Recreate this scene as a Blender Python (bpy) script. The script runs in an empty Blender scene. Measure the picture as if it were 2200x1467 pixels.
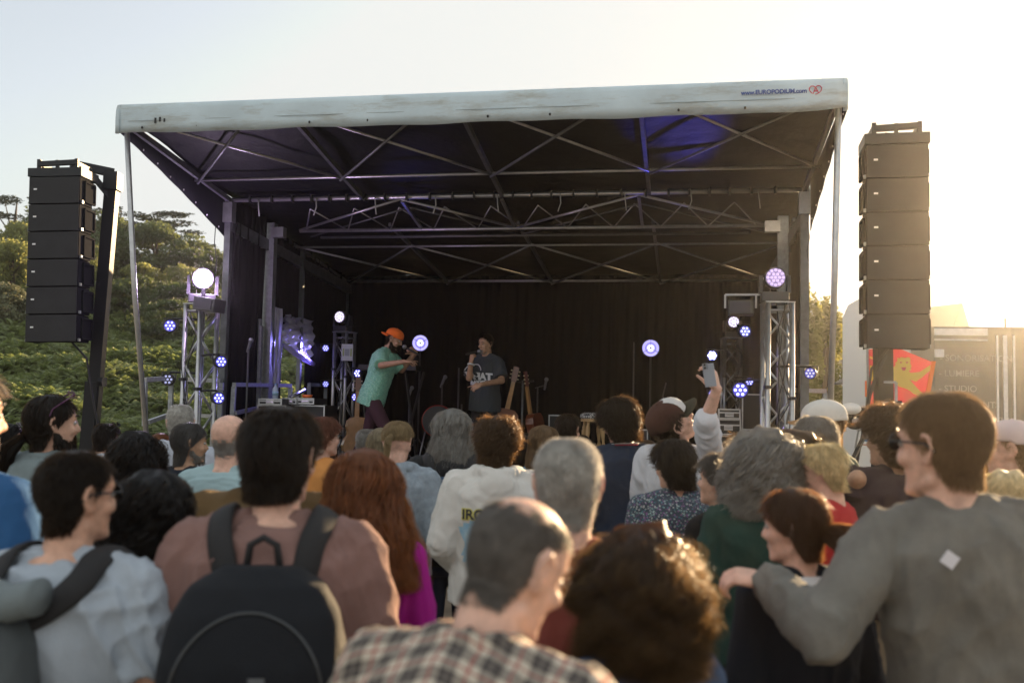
import bpy, bmesh, math, random
import numpy as np
from mathutils import Vector, Matrix, Euler
R = math.radians
rng = np.random.default_rng(7)
random.seed(7)
scn = bpy.context.scene
COL = scn.collection

# ---------------------------------------------------------------- camera
FPX, CX, CY = 2139.0, 1100.0, 733.5
PITCH, ROLL, CAMH = R(3.8), R(1.15), 1.8
cam_d = bpy.data.cameras.new('camera')
cam = bpy.data.objects.new('camera', cam_d); COL.objects.link(cam)
CAM_ROT = Euler((R(90) + PITCH, 0, 0)).to_matrix() @ Matrix.Rotation(ROLL, 3, 'Z')
cam.matrix_world = Matrix.Translation((0, 0, CAMH)) @ CAM_ROT.to_4x4()
cam_d.sensor_width = 36; cam_d.lens = FPX / 2200 * 36
cam_d.clip_start = .05; cam_d.clip_end = 3000
cam_d.dof.use_dof = True; cam_d.dof.focus_distance = 10.6; cam_d.dof.aperture_fstop = 2.6
scn.camera = cam

def at(px, py, d):
    """point whose picture is (px, py) in the 2200 px photograph, d metres ahead"""
    r = CAM_ROT @ Vector(((px - CX) / FPX, -(py - CY) / FPX, -1))
    return Vector((0, 0, CAMH)) + r * (d / r.y)

# ---------------------------------------------------------------- light
SUN_EL, SUN_AZ = R(11), R(34)          # azimuth clockwise from the view direction (+Y towards +X)
w = bpy.data.worlds.new('World'); scn.world = w; w.use_nodes = True
nt = w.node_tree; nt.nodes.clear()
sky = nt.nodes.new('ShaderNodeTexSky'); sky.sky_type = 'NISHITA'; sky.sun_disc = False
sky.sun_elevation = SUN_EL; sky.sun_rotation = SUN_AZ
sky.air_density = 1.0; sky.dust_density = 2.0; sky.ozone_density = 1.0; sky.altitude = 0
hs = nt.nodes.new('ShaderNodeHueSaturation'); hs.inputs['Saturation'].default_value = .42
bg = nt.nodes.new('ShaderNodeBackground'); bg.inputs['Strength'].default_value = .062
wo = nt.nodes.new('ShaderNodeOutputWorld')
# added fill light: veil over the half of the sky away from the sun
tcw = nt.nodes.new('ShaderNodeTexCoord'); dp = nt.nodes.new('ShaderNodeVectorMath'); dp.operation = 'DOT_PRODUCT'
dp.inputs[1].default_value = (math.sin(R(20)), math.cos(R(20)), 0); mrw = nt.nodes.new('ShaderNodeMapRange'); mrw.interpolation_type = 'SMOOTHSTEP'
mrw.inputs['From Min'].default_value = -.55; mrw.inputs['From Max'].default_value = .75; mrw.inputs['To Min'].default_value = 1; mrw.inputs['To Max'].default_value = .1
sky_fill = nt.nodes.new('ShaderNodeMix'); sky_fill.data_type = 'RGBA'; sky_fill.blend_type = 'ADD'; sky_fill.inputs[7].default_value = (3.6, 4.0, 4.3, 1)
nt.links.new(tcw.outputs['Generated'], dp.inputs[0]); nt.links.new(dp.outputs['Value'], mrw.inputs['Value']); nt.links.new(mrw.outputs[0], sky_fill.inputs[0])
nt.links.new(sky.outputs[0], hs.inputs['Color']); nt.links.new(hs.outputs[0], sky_fill.inputs[6]); capn = nt.nodes.new('ShaderNodeMix'); capn.data_type = 'RGBA'; capn.blend_type = 'DARKEN'; capn.inputs[0].default_value = 1; capn.inputs[7].default_value = (3.75, 3.85, 3.8, 1)
nt.links.new(sky_fill.outputs[2], capn.inputs[6]); nt.links.new(capn.outputs[2], bg.inputs['Color'])
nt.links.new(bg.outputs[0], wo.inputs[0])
sd = bpy.data.lights.new('sun', 'SUN'); sd.energy = 5.0; sd.angle = R(.6); sd.color = (1.0, .70, .39)
sun = bpy.data.objects.new('sun', sd); COL.objects.link(sun)
SUN_DIR = Vector((math.sin(SUN_AZ) * math.cos(SUN_EL), math.cos(SUN_AZ) * math.cos(SUN_EL), math.sin(SUN_EL)))
sun.rotation_euler = SUN_DIR.to_track_quat('Z', 'Y').to_euler()
scn.view_settings.view_transform = 'Standard'; scn.view_settings.look = 'None'
scn.view_settings.exposure = 1.9; scn.view_settings.gamma = 1
scn.cycles.max_bounces = 6; scn.cycles.diffuse_bounces = 3; scn.cycles.glossy_bounces = 3
scn.cycles.transparent_max_bounces = 8; scn.cycles.use_denoising = True
scn.cycles.volume_step_rate = 4.0
scn.cycles.sample_clamp_indirect = 6

# ---------------------------------------------------------------- helpers
def tag(o, label=None, cat=None, group=None, kind=None):
    if label: o['label'] = label
    if cat: o['category'] = cat
    if group: o['group'] = group
    if kind: o['kind'] = kind
    return o

def empty(name, loc, rz=0, label=None, cat=None, group=None, rot=None):
    o = bpy.data.objects.new(name, None); COL.objects.link(o)
    o.location = loc; o.rotation_euler = rot or (0, 0, rz); o.empty_display_size = .1
    return tag(o, label, cat, group)

_mats = {}
def mat(name, color=(.5, .5, .5), rough=.6, metal=0., bump=0., bscale=40., var=0., vscale=8., emit=None, estr=0.,
        spec=.5, sub=0., trans=0., tcol=None, alpha=1., island=0., stretch=(1, 1, 1), coat=0., sheen=0., color2=None):
    if name in _mats: return _mats[name]
    m = bpy.data.materials.new(name); m.use_nodes = True; n = m.node_tree; N = n.nodes; L = n.links
    p = N['Principled BSDF']; out = N['Material Output']
    p.inputs['Base Color'].default_value = (*color, 1); p.inputs['Roughness'].default_value = rough
    p.inputs['Metallic'].default_value = metal; p.inputs['Specular IOR Level'].default_value = spec
    p.inputs['Coat Weight'].default_value = coat; p.inputs['Sheen Weight'].default_value = sheen
    if sub:
        p.inputs['Subsurface Weight'].default_value = sub; p.inputs['Subsurface Radius'].default_value = (1, .35, .2)
        p.inputs['Subsurface Scale'].default_value = .02
    if emit:
        p.inputs['Emission Color'].default_value = (*emit, 1); p.inputs['Emission Strength'].default_value = estr
    if alpha < 1: p.inputs['Alpha'].default_value = alpha
    tc = N.new('ShaderNodeTexCoord'); mp = N.new('ShaderNodeMapping'); mp.inputs['Scale'].default_value = stretch
    L.new(tc.outputs['Object'], mp.inputs[0])
    col_out = None
    if var or color2:
        t = N.new('ShaderNodeTexNoise'); t.inputs['Scale'].default_value = vscale; t.inputs['Detail'].default_value = 5
        t.inputs['Roughness'].default_value = .6
        L.new(mp.outputs[0], t.inputs['Vector'])
        r = N.new('ShaderNodeValToRGB'); r.color_ramp.elements[0].position = .33; r.color_ramp.elements[1].position = .67
        c2 = color2 or tuple(min(1, c * (1 + var)) for c in color)
        c1 = color if color2 else tuple(c * (1 - var) for c in color)
        r.color_ramp.elements[0].color = (*c1, 1); r.color_ramp.elements[1].color = (*c2, 1)
        L.new(t.outputs['Fac'], r.inputs[0]); col_out = r.outputs[0]
    if island:
        g = N.new('ShaderNodeNewGeometry'); mr = N.new('ShaderNodeMapRange')
        mr.inputs['To Min'].default_value = 1 - island; mr.inputs['To Max'].default_value = 1 + island
        L.new(g.outputs['Random Per Island'], mr.inputs['Value'])
        vm = N.new('ShaderNodeVectorMath'); vm.operation = 'SCALE'
        if col_out: L.new(col_out, vm.inputs[0])
        else: vm.inputs[0].default_value = color
        L.new(mr.outputs[0], vm.inputs['Scale']); col_out = vm.outputs[0]
    if col_out: L.new(col_out, p.inputs['Base Color'])
    if bump:
        t2 = N.new('ShaderNodeTexNoise'); t2.inputs['Scale'].default_value = bscale; t2.inputs['Detail'].default_value = 4
        L.new(mp.outputs[0], t2.inputs['Vector'])
        b = N.new('ShaderNodeBump'); b.inputs['Strength'].default_value = bump; b.inputs['Distance'].default_value = .02
        L.new(t2.outputs['Fac'], b.inputs['Height']); L.new(b.outputs[0], p.inputs['Normal'])
    if trans:
        tr = N.new('ShaderNodeBsdfTranslucent'); tr.inputs[0].default_value = (*(tcol or color), 1)
        mx = N.new('ShaderNodeMixShader'); mx.inputs[0].default_value = trans
        L.new(p.outputs[0], mx.inputs[1]); L.new(tr.outputs[0], mx.inputs[2]); L.new(mx.outputs[0], out.inputs[0])
    _mats[name] = m
    return m

def mesh_obj(name, v, f, m, parent=None, smooth=True, loc=None):
    me = bpy.data.meshes.new(name)
    v = np.asarray(v, dtype=np.float64)
    me.from_pydata(v.tolist() if len(v) < 200 else v, [], f if isinstance(f, list) else f.tolist())
    if m: me.materials.append(m)
    if smooth: me.polygons.foreach_set('use_smooth', [True] * len(me.polygons))
    me.update()
    o = bpy.data.objects.new(name, me); COL.objects.link(o)
    if parent: o.parent = parent
    if loc is not None: o.location = loc
    return o

class MB:
    """collects simple shapes into one mesh"""
    def __init__(s): s.v = []; s.f = []; s.n = 0
    def add(s, v, f):
        v = np.asarray(v, float); s.v.append(v); s.f += [tuple(i + s.n for i in q) for q in f]; s.n += len(v); return s
    def box(s, c, d, rot=None, bev=0.):
        x, y, z = [a / 2 for a in d]
        if bev:
            b = bev; pts = []; bm = bmesh.new(); bmesh.ops.create_cube(bm, size=1)
            for q in bm.verts: q.co = Vector((q.co.x * d[0], q.co.y * d[1], q.co.z * d[2]))
            bmesh.ops.bevel(bm, geom=list(bm.edges), offset=b, segments=2, affect='EDGES', profile=.7)
            v = np.array([q.co[:] for q in bm.verts]); f = [tuple(q.index for q in g.verts) for g in bm.faces]; bm.free()
        else:
            v = np.array([(-x, -y, -z), (x, -y, -z), (x, y, -z), (-x, y, -z), (-x, -y, z), (x, -y, z), (x, y, z), (-x, y, z)])
            f = [(0, 3, 2, 1), (4, 5, 6, 7), (0, 1, 5, 4), (1, 2, 6, 5), (2, 3, 7, 6), (3, 0, 4, 7)]
        if rot is not None: v = v @ np.array(rot.to_matrix() if isinstance(rot, Euler) else rot).T
        return s.add(v + np.array(c), f)
    def tube(s, pts, r, seg=10, cap=True):
        pts = np.asarray([tuple(p) for p in pts], float); n = len(pts)
        rr = np.full(n, r) if np.isscalar(r) else np.asarray(r, float)
        T = np.gradient(pts, axis=0); T /= np.linalg.norm(T, axis=1)[:, None] + 1e-9
        up = np.array([0, 0, 1.]) if abs(T[0][2]) < .9 else np.array([1., 0, 0])
        u = np.cross(T[0], up); u /= np.linalg.norm(u); V = []
        for i in range(n):
            u = u - T[i] * (u @ T[i]); u /= np.linalg.norm(u); w_ = np.cross(T[i], u)
            a = np.arange(seg) / seg * 2 * np.pi
            V.append(pts[i] + rr[i] * (np.cos(a)[:, None] * u + np.sin(a)[:, None] * w_))
        F = [(i * seg + j, i * seg + (j + 1) % seg, (i + 1) * seg + (j + 1) % seg, (i + 1) * seg + j) for i in range(n - 1) for j in range(seg)]
        if cap: F += [tuple(range(seg))[::-1], tuple((n - 1) * seg + j for j in range(seg))]
        return s.add(np.concatenate(V), F)
    def bar(s, a, b, w, h=None, up=(0, 0, 1)):
        a = Vector(a); b = Vector(b); d = b - a; L = d.length; z = d.normalized(); u = Vector(up)
        if abs(z.dot(u)) > .98: u = Vector((1, 0, 0))
        x = z.cross(u).normalized(); y = x.cross(z).normalized()
        M = np.array([x, z, y]).T
        return s.box(tuple((a + b) / 2), (w, L, h or w), rot=M)
    def ell(s, c, r, rot=None, seg=16, rings=10):
        V = [(0, 0, 1)]
        for i in range(1, rings):
            t = math.pi * i / rings
            V += [(math.sin(t) * math.cos(2 * math.pi * j / seg), math.sin(t) * math.sin(2 * math.pi * j / seg), math.cos(t)) for j in range(seg)]
        V.append((0, 0, -1)); F = [(0, 1 + j, 1 + (j + 1) % seg) for j in range(seg)]
        for i in range(rings - 2):
            for j in range(seg):
                a = 1 + i * seg; F.append((a + j, a + seg + j, a + seg + (j + 1) % seg, a + (j + 1) % seg))
        a = 1 + (rings - 2) * seg; F += [(a + j, a + seg, a + (j + 1) % seg) for j in range(seg)]
        v = np.array(V) * np.array(r)
        if rot is not None: v = v @ np.array(rot.to_matrix() if isinstance(rot, Euler) else rot).T
        return s.add(v + np.array(c), F)
    def cap(s, a, ra, b, rb, seg=14):
        """closed tapered capsule"""
        a = np.array(a, float); b = np.array(b, float); d = b - a; L = np.linalg.norm(d)
        if L < 1e-6: return s.ell(a, (ra,) * 3)
        d /= L; P = []; Rr = []
        for t in (90, 70, 45, 20): P.append(a - d * ra * math.sin(R(t))); Rr.append(max(ra * math.cos(R(t)), 1e-4))
        for t in np.linspace(0, 1, 4): P.append(a + d * L * t); Rr.append(ra + (rb - ra) * t)
        for t in (20, 45, 70, 90): P.append(b + d * rb * math.sin(R(t))); Rr.append(max(rb * math.cos(R(t)), 1e-4))
        return s.tubeE(P, Rr, seg)
    def tubeE(s, P, Rr, seg=14):
        P = np.asarray(P, float); d = P[-1] - P[0]; d /= np.linalg.norm(d)
        up = np.array([0, 0, 1.]) if abs(d[2]) < .9 else np.array([1., 0, 0])
        u = np.cross(d, up); u /= np.linalg.norm(u); w_ = np.cross(d, u); a = np.arange(seg) / seg * 2 * np.pi
        V = np.concatenate([p + r * (np.cos(a)[:, None] * u + np.sin(a)[:, None] * w_) for p, r in zip(P, Rr)]); n = len(P)
        F = [(i * seg + j, i * seg + (j + 1) % seg, (i + 1) * seg + (j + 1) % seg, (i + 1) * seg + j) for i in range(n - 1) for j in range(seg)]
        F += [tuple(range(seg))[::-1], tuple((n - 1) * seg + j for j in range(seg))]
        return s.add(V, F)
    def loft(s, rings, close=True):
        seg = len(rings[0]); n = len(rings)
        F = [(i * seg + j, i * seg + (j + 1) % seg, (i + 1) * seg + (j + 1) % seg, (i + 1) * seg + j) for i in range(n - 1) for j in range(seg)]
        if close: F += [tuple(range(seg))[::-1], tuple((n - 1) * seg + j for j in range(seg))]
        return s.add(np.concatenate([np.asarray(r, float) for r in rings]), F)
    def prism(s, poly, t, M=None):
        """flat outline (x,z) given thickness t along y"""
        n = len(poly); v = np.array([(x, -t / 2, z) for x, z in poly] + [(x, t / 2, z) for x, z in poly])
        f = [tuple(range(n)), tuple(range(2 * n - 1, n - 1, -1))] + [(i, (i + 1) % n + 0, (i + 1) % n + n, i + n)[::-1] for i in range(n)]
        if M is not None: v = v @ np.array(M)[:3, :3].T + np.array(M)[:3, 3]
        return s.add(v, f)
    def xf(s, M):
        M = np.array(M); s.v = [v @ M[:3, :3].T + M[:3, 3] for v in s.v]; return s
    def build(s, name, m, parent=None, smooth=False, loc=None, bevel=0., auto=False):
        o = mesh_obj(name, np.concatenate(s.v), s.f, m, parent, smooth, loc)
        if auto or smooth:
            pass
        return o

_tmp_scene_objs = []
def remesh(mb, voxel, smooth=3):
    """fuse overlapping closed shapes into one continuous skin"""
    me = bpy.data.meshes.new('tmp'); me.from_pydata(np.concatenate(mb.v).tolist(), [], mb.f); me.update()
    o = bpy.data.objects.new('tmp', me); COL.objects.link(o)
    r = o.modifiers.new('r', 'REMESH'); r.mode = 'VOXEL'; r.voxel_size = voxel; r.use_smooth_shade = True
    if smooth:
        sm = o.modifiers.new('s', 'SMOOTH'); sm.factor = .5; sm.iterations = smooth
    dg = bpy.context.evaluated_depsgraph_get(); ev = o.evaluated_get(dg); m2 = ev.to_mesh()
    nv = len(m2.vertices); v = np.empty(nv * 3); m2.vertices.foreach_get('co', v); v = v.reshape(-1, 3)
    npoly = len(m2.polygons); lt = np.empty(npoly, int); m2.polygons.foreach_get('loop_total', lt)
    li = np.empty(len(m2.loops), int); m2.loops.foreach_get('vertex_index', li)
    nr = np.empty(nv * 3); m2.vertices.foreach_get('normal', nr); nr = nr.reshape(-1, 3)
    assert (lt == 4).all(); f = li.reshape(-1, 4)
    ev.to_mesh_clear(); bpy.data.objects.remove(o); bpy.data.meshes.remove(me)
    return v, f, nr

def fast_obj(name, v, f, m, parent=None, smooth=True):
    """f: (n,k) int array"""
    me = bpy.data.meshes.new(name); n, k = f.shape
    me.vertices.add(len(v)); me.vertices.foreach_set('co', np.asarray(v, np.float32).ravel())
    me.loops.add(n * k); me.loops.foreach_set('vertex_index', f.astype(np.int32).ravel())
    me.polygons.add(n); me.polygons.foreach_set('loop_start', np.arange(0, n * k, k, dtype=np.int32))
    me.polygons.foreach_set('use_smooth', np.full(n, smooth))
    me.update(calc_edges=True)
    if m: me.materials.append(m)
    o = bpy.data.objects.new(name, me); COL.objects.link(o)
    if parent: o.parent = parent
    return o

def text(name, s, size, m, M, parent=None, bold=0., spacing=1., shear=0., depth=.002, align='LEFT'):
    c = bpy.data.curves.new('t', 'FONT'); c.body = s; c.size = size; c.offset = bold; c.extrude = depth
    c.space_character = spacing; c.shear = shear; c.align_x = align; c.resolution_u = 3
    o = bpy.data.objects.new('t', c); COL.objects.link(o)
    dg = bpy.context.evaluated_depsgraph_get(); me = bpy.data.meshes.new_from_object(o.evaluated_get(dg))
    bpy.data.objects.remove(o); me.name = name; me.materials.clear(); me.materials.append(m)
    me.transform(M if isinstance(M, Matrix) else Matrix(M))
    q = bpy.data.objects.new(name, me); COL.objects.link(q)
    if parent: q.parent = parent
    return q

def copy_tree(o, parent=None):
    c = o.copy(); COL.objects.link(c)
    if parent is not None: c.parent = parent
    for ch in o.children: copy_tree(ch, c)
    return c
# ================================================================ people
def T4(loc=(0, 0, 0), rot=(0, 0, 0)):
    return Matrix.Translation(loc) @ Euler(rot).to_matrix().to_4x4()
def P4(M, p): return np.array(M @ Vector(p))

HEAD_PROF = [(-.121, .078, .052, .016), (-.112, .089, .030, .034), (-.095, .092, -.01, .047), (-.075, .0905, -.042, .056), (-.05, .0905, -.066, .063),
             (-.025, .091, -.086, .069), (0, .0885, -.096, .0735), (.025, .0955, -.1, .0765), (.05, .093, -.099, .0775), (.075, .079, -.09, .072),
             (.095, .058, -.072, .058), (.11, .034, -.046, .038), (.118, .012, -.02, .016)]
def head_rings(seg=28, off=0.):
    out = []
    for z, yf, yb, hw in HEAD_PROF:
        yc = (yf + yb) / 2 * .75 if z < -.04 else 0.0
        a = np.arange(seg) / seg * 2 * np.pi; c, s_ = np.cos(a), np.sin(a)
        n = 2.0 / 2.25
        x = (hw + off) * np.sign(c) * np.abs(c) ** n
        y = np.where(s_ > 0, yc + (yf + off - yc) * np.abs(s_) ** n, yc - (yc - yb + off) * np.abs(s_) ** n)
        out.append(np.stack([x, y, np.full(seg, z + off * z / .12)], 1))
    return out

def add_head(mb, M, face=1, ear=True):
    h = MB(); h.loft(head_rings())
    h.cap((0, .093, .012), .008, (0, .108, -.028), .0125, 10)                      # nose
    for s in (-1, 1):
        h.ell((s * .011, .1, -.033), (.009, .010, .008), seg=10, rings=6)
        h.cap((s * .012, .092, .026), .009, (s * .043, .082, .028), .008, 8)        # brow
        h.ell((s * .043, .068, -.03), (.022, .024, .02), seg=10, rings=6)           # cheek
        h.cap((s * .05, .0, -.075), .018, (s * .022, .072, -.102), .017, 8)         # jaw
        if ear:
            pts = [(s * .074, .014, -.034), (s * .076, .01, -.005), (s * .08, .012, .02), (s * .087, -.004, .031), (s * .091, -.019, .022),
                   (s * .089, -.023, .002), (s * .083, -.014, -.02), (s * .077, -.002, -.036)]
            rr = [.004, .0045, .005, .0055, .0055, .005, .0055, .0065]
            for i in range(len(pts) - 1): h.cap(pts[i], rr[i], pts[i + 1], rr[i + 1], 8)
            h.ell((s * .077, -.002, -.002), (.005, .016, .028), Euler((0, 0, s * -.35)), 10, 8)
    h.ell((0, .088, -.062), (.021, .0125, .0058), seg=10, rings=6)
    h.ell((0, .0865, -.073), (.018, .0125, .0062), seg=10, rings=6)
    h.ell((0, .078, -.1), (.02, .019, .017), seg=10, rings=6)
    h.xf(M); mb.add(np.concatenate(h.v), h.f)

def add_hand(mb, M, side, curl=(.5, .5, .6, .7), spread=.12, thumb=.5, k=1.):
    """hand in wrist frame: fingers along -Z, palm faces +Y (forward) ; thumb towards side*-X ... side=+1 right hand"""
    h = MB(); side = -side
    h.loft([np.array([(math.cos(a) * w_, math.sin(a) * t_, z) for a in np.arange(12) / 12 * 2 * math.pi])
            for z, w_, t_ in ((.005, .026, .019), (-.02, .031, .018), (-.05, .040, .0165), (-.078, .042, .014), (-.09, .037, .011))])
    for i, (x, L) in enumerate(((-.030, .072), (-.0105, .080), (.009, .075), (.0275, .060))):
        x *= side; c = curl[i]; p = np.array([x, 0, -.083]); ang = 0; sp = (x / .03) * spread
        for j, fr in enumerate((.45, .31, .24)):
            ang += c * (1.0 if j == 0 else 1.15)
            q = p + L * fr * np.array([math.sin(sp) * math.cos(ang), math.sin(ang), -math.cos(ang) * math.cos(sp)])
            h.cap(p, .0088 - j * .0008, q, .0083 - j * .0009, 8); p = q
    b = np.array([-side * .024, .006, -.022]); d1 = np.array([-side * .8, .35 * thumb + .2, -.55]); d1 /= np.linalg.norm(d1)
    d2 = np.array([-side * (.55 - .6 * thumb), .5 * thumb + .15, -.8]); d2 /= np.linalg.norm(d2)
    m_ = b + d1 * .04; e = m_ + d2 * .032; e2 = e + (d2 + np.array([0, .3 * thumb, 0])) * .024
    h.cap(b, .015, m_, .0115, 8); h.cap(m_, .0108, e, .0098, 8); h.cap(e, .0098, e2, .0078, 8)
    h.v = [v * k for v in h.v]; h.xf(M); mb.add(np.concatenate(h.v), h.f)

def limb_frame(p, q, fwd):
    """frame at q with -Z pointing from p to q and +Y near fwd"""
    z = (Vector(p) - Vector(q)).normalized(); y = Vector(fwd); y = (y - z * y.dot(z)); y = y.normalized() if y.length > 1e-4 else Vector((0, 1, 0))
    x = y.cross(z); M = Matrix((x, y, z)).transposed().to_4x4(); M.translation = Vector(q); return M

def ering(M, z, rx, ry, y0=0., seg=24, n=2.4, x0=0.):
    a = np.arange(seg) / seg * 2 * np.pi; c, s_ = np.cos(a), np.sin(a); e = 2 / n
    p = np.stack([x0 + rx * np.sign(c) * np.abs(c) ** e, y0 + ry * np.sign(s_) * np.abs(s_) ** e, np.full(seg, z)], 1)
    M = np.array(M); return p @ M[:3, :3].T + M[:3, 3]

def wrinkle(v, nr, amp, seed=0, kz=.45, freq=40.):
    r = np.random.default_rng(seed + 11); d = np.zeros(len(v)); q = v * np.array([1, 1, kz])
    wv = np.zeros_like(q)
    for i in range(4):
        k = r.normal(size=3) * freq * .35; wv += np.sin(q @ k + r.uniform(0, 6))[:, None] * r.normal(size=3) * .03
    q = q + wv
    for i in range(6):
        k = r.normal(size=3); k /= np.linalg.norm(k); f = freq * (1 + i * .3)
        s_ = np.sin(q @ k * f + r.uniform(0, 6)); m_ = .5 + .5 * np.sin(q @ r.normal(size=3) * freq * .3 + r.uniform(0, 6))
        d += (1 - np.abs(s_) ** .7 * 1.4) * m_ / (1 + i * .6)
    return v + nr * (d * amp / 2.2)[:, None]

# ---- hair
def prof_len(points):
    p = np.array(points); return np.concatenate([[0], np.cumsum(np.linalg.norm(np.diff(p, axis=0), axis=1))])

def hair(name, M, parent, m, style, n=2600, width=.004, seed=0, k=1.):
    """hair cut of the head: a jagged under-layer plus thousands of locks, one mesh"""
    r = np.random.default_rng(seed + 100); st = dict(thick=.014, endz=-.085, zlow=None, L=.05, wave=0., wfreq=60., puff=1., curl=0., face=52, front=.075, side=.03,
        nape=-.088, ear=-.0, lift=.35, flare=0., clump=.5, narrow=1., shell=.62, back=0., tail=None, jag=.012, temple=70, tuck=0., maxz=9., lump=None, fly=.07, rough=.16)
    st.update(style)
    if st['lump'] is None: st['lump'] = .10 * st['thick'] if st['thick'] > .01 else 0.
    def zh(a):                                   # hairline height by angle from the face (degrees)
        return np.interp(a, [0, st['face'] * .7, st['face'], st['temple'], 84, 96, 108, 125, 180],
                         [st['front'], st['front'], st['front'] * .6 + st['side'] * .4, st['side'], st['ear'], st['ear'] + .0, st['nape'] * .55 + st['ear'] * .2, st['nape'], st['nape'] - .008])
    zs = np.array([h[0] for h in HEAD_PROF]); yf = np.array([h[1] for h in HEAD_PROF]); yb = np.array([h[2] for h in HEAD_PROF]); hw = np.array([h[3] for h in HEAD_PROF])
    neck = (-.12, .05, -.055, .058)
    def headR(th, z):
        """radius of the head in direction th at height z"""
        F = np.interp(z, zs, yf); B = -np.interp(z, zs, np.where(zs < -.03, np.minimum(yb, -.068), yb)); H = np.interp(z, zs, np.where(zs < -.03, np.maximum(hw, .06), hw))
        c, s_ = np.cos(th), np.sin(th); Y = np.where(s_ > 0, F, B)
        return 1.008 * (np.abs(c / H) ** 2.25 + np.abs(s_ / Y) ** 2.25 + 1e-9) ** (-1 / 2.25)
    long_ = st['zlow'] is not None; zlow = st['zlow'] if long_ else st['nape'] - .03
    def env(th, z, inner):
        T = st['thick'] * (1 + .0 * z) * inner
        zz = np.clip(z, -.105, .117); R0 = headR(th, zz)
        if long_:
            R0 = np.where(z < -.02, headR(th, np.full_like(z, -.02)) * np.interp(z, [zlow, -.02], [st['narrow'], 1]), R0)
            R0 = R0 + np.interp(z, [zlow, .0], [st['flare'], 0]) 
        R0 = R0 + st['lump'] * (np.sin(th * 3 + z * 31 + seed) + .7 * np.sin(th * 5.3 - z * 47 + 2 * seed) + .6 * np.sin(th * 9 + z * 80))
        top = np.clip((z - .06) / .058, 0, 1)
        return R0 + T * (1 - .25 * top), T * top
    # --- under-layer
    seg, nr = 56, 34; zt = np.concatenate([np.array([.1165, .11, .1, .088, .075, .06, .045, .03, .015, 0, -.015, -.03, -.045, -.06, -.075, -.09]), np.linspace(-.105, min(zlow, -.106), 14)])
    V = []; keep = []
    for z in zt:
        th = np.arange(seg) / seg * 2 * np.pi; Rr, dz = env(th, np.full(seg, z), st['shell'])
        jag = r.uniform(-1, 1, seg) * st['jag']
        V.append(np.stack([Rr * np.cos(th), Rr * np.sin(th), z + dz], 1))
        a = np.degrees(np.abs((th - np.pi / 2 + np.pi) % (2 * np.pi) - np.pi)); keep.append(z > np.maximum(zh(a), zlow) + jag if not long_ else ((z > zh(a) + jag) | ((a > st['face'] + 18) & (z > zlow + .02 + jag))))
    V = np.concatenate(V); keep = np.array(keep); F = []
    for i in range(len(zt) - 1):
        for j in range(seg):
            j2 = (j + 1) % seg
            if keep[i][j] and keep[i + 1][j] and keep[i][j2] and keep[i + 1][j2] and zt[i] < st['maxz'] + .008 * math.sin(j * 1.3): F.append((i * seg + j, (i + 1) * seg + j, (i + 1) * seg + j2, i * seg + j2))
    top = len(V); V = np.concatenate([V, [[0, 0, .118 + st['thick'] * .8]]]); F += [(top, j, (j + 1) % seg, (j + 1) % seg) for j in range(seg)]
    F = np.array(F)
    if st['puff'] != 1 or st['curl']:
        nn = V / np.linalg.norm(V, axis=1)[:, None]; b = sum(np.sin(V @ r.normal(size=3) * 70 + r.uniform(0, 6)) for _ in range(5)); V = V + nn * (b * st['thick'] * .09)[:, None]
    # --- locks
    K = (10 if long_ else 6) if not st['curl'] else (24 if long_ else 12)
    u = r.uniform(-.98, 1, n * 3); th = r.uniform(0, 2 * np.pi, n * 3); z0 = np.where(u > 0, u * .117, u * .105)
    a = np.degrees(np.abs((th - np.pi / 2 + np.pi) % (2 * np.pi) - np.pi)); ok = (z0 > zh(a)) & (z0 < st['maxz'] + r.uniform(-.012, .012, n * 3)); th, z0, a = th[ok][:n], z0[ok][:n], a[ok][:n]; n = len(th)
    inner = r.uniform(.55, 1.12, n) if not long_ else 1.08 - r.uniform(0, 1, n) ** 2 * .5
    if st['curl'] and st['thick'] > .045: inner = .6 + .62 * r.uniform(0, 1, n) ** 1.5
    L = st['L'] * r.uniform(.6, 1.15, n)
    cid = np.round(th * 5).astype(int) * 31 + np.round(z0 * 45).astype(int); inner = inner * (1 + st['rough'] * np.sin(cid * 12.9898 + seed)); fly = r.uniform(0, 1, n) < st['fly']; inner = np.where(fly, inner + r.uniform(.1, .75, n) * (1 if not long_ else .6), inner)
    if long_: L = (z0 - zlow) * r.uniform(.82, 1.04, n) + .03
    t = np.linspace(0, 1, K); Pts = np.zeros((n, K, 3)); z = z0.copy(); the = th.copy(); step = L / (K - 1)
    cl = np.round(the * 9 / np.pi * 2) ; ph = cl * 2.4 + np.round(z0 * 40) * 1.7
    sw = r.normal(size=n) * .25 + st['back'] * .0
    for i in range(K):
        Rr, dz = env(the, z, inner * (min(1, .35 + t[i] * 2.2) if i < K - 1 or long_ else 1 + st['lift']))
        lift = 1 + 0 * z
        if not long_: Rr = Rr + st['thick'] * st['lift'] * t[i] ** 2 * r.uniform(.2, 1.2, n)
        Pts[:, i] = np.stack([Rr * np.cos(the), Rr * np.sin(the), z + dz], 1)
        # advance down the surface; near the crown mostly sideways
        slope = np.clip((z - .055) / .06, 0, 1); 
        z = z - step * (1 - .72 * slope)
        if st['back']:                                  # combed backwards
            dirb = np.where(np.cos(the) > 0, -1, 1) * np.where(np.sin(the) > -.2, 1, .2); the = the + dirb * step / .09 * st['back']
        the = the + sw * step / .09 * .5
        if long_:                                          # keep clear of the face
            af = (the - np.pi / 2 + np.pi) % (2 * np.pi) - np.pi; lim = R(st['face'] + 8) * (z < st['front']); push = np.where(np.abs(af) < lim, (lim - np.abs(af)) * np.sign(af) * .6, 0); the = the + push
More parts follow.
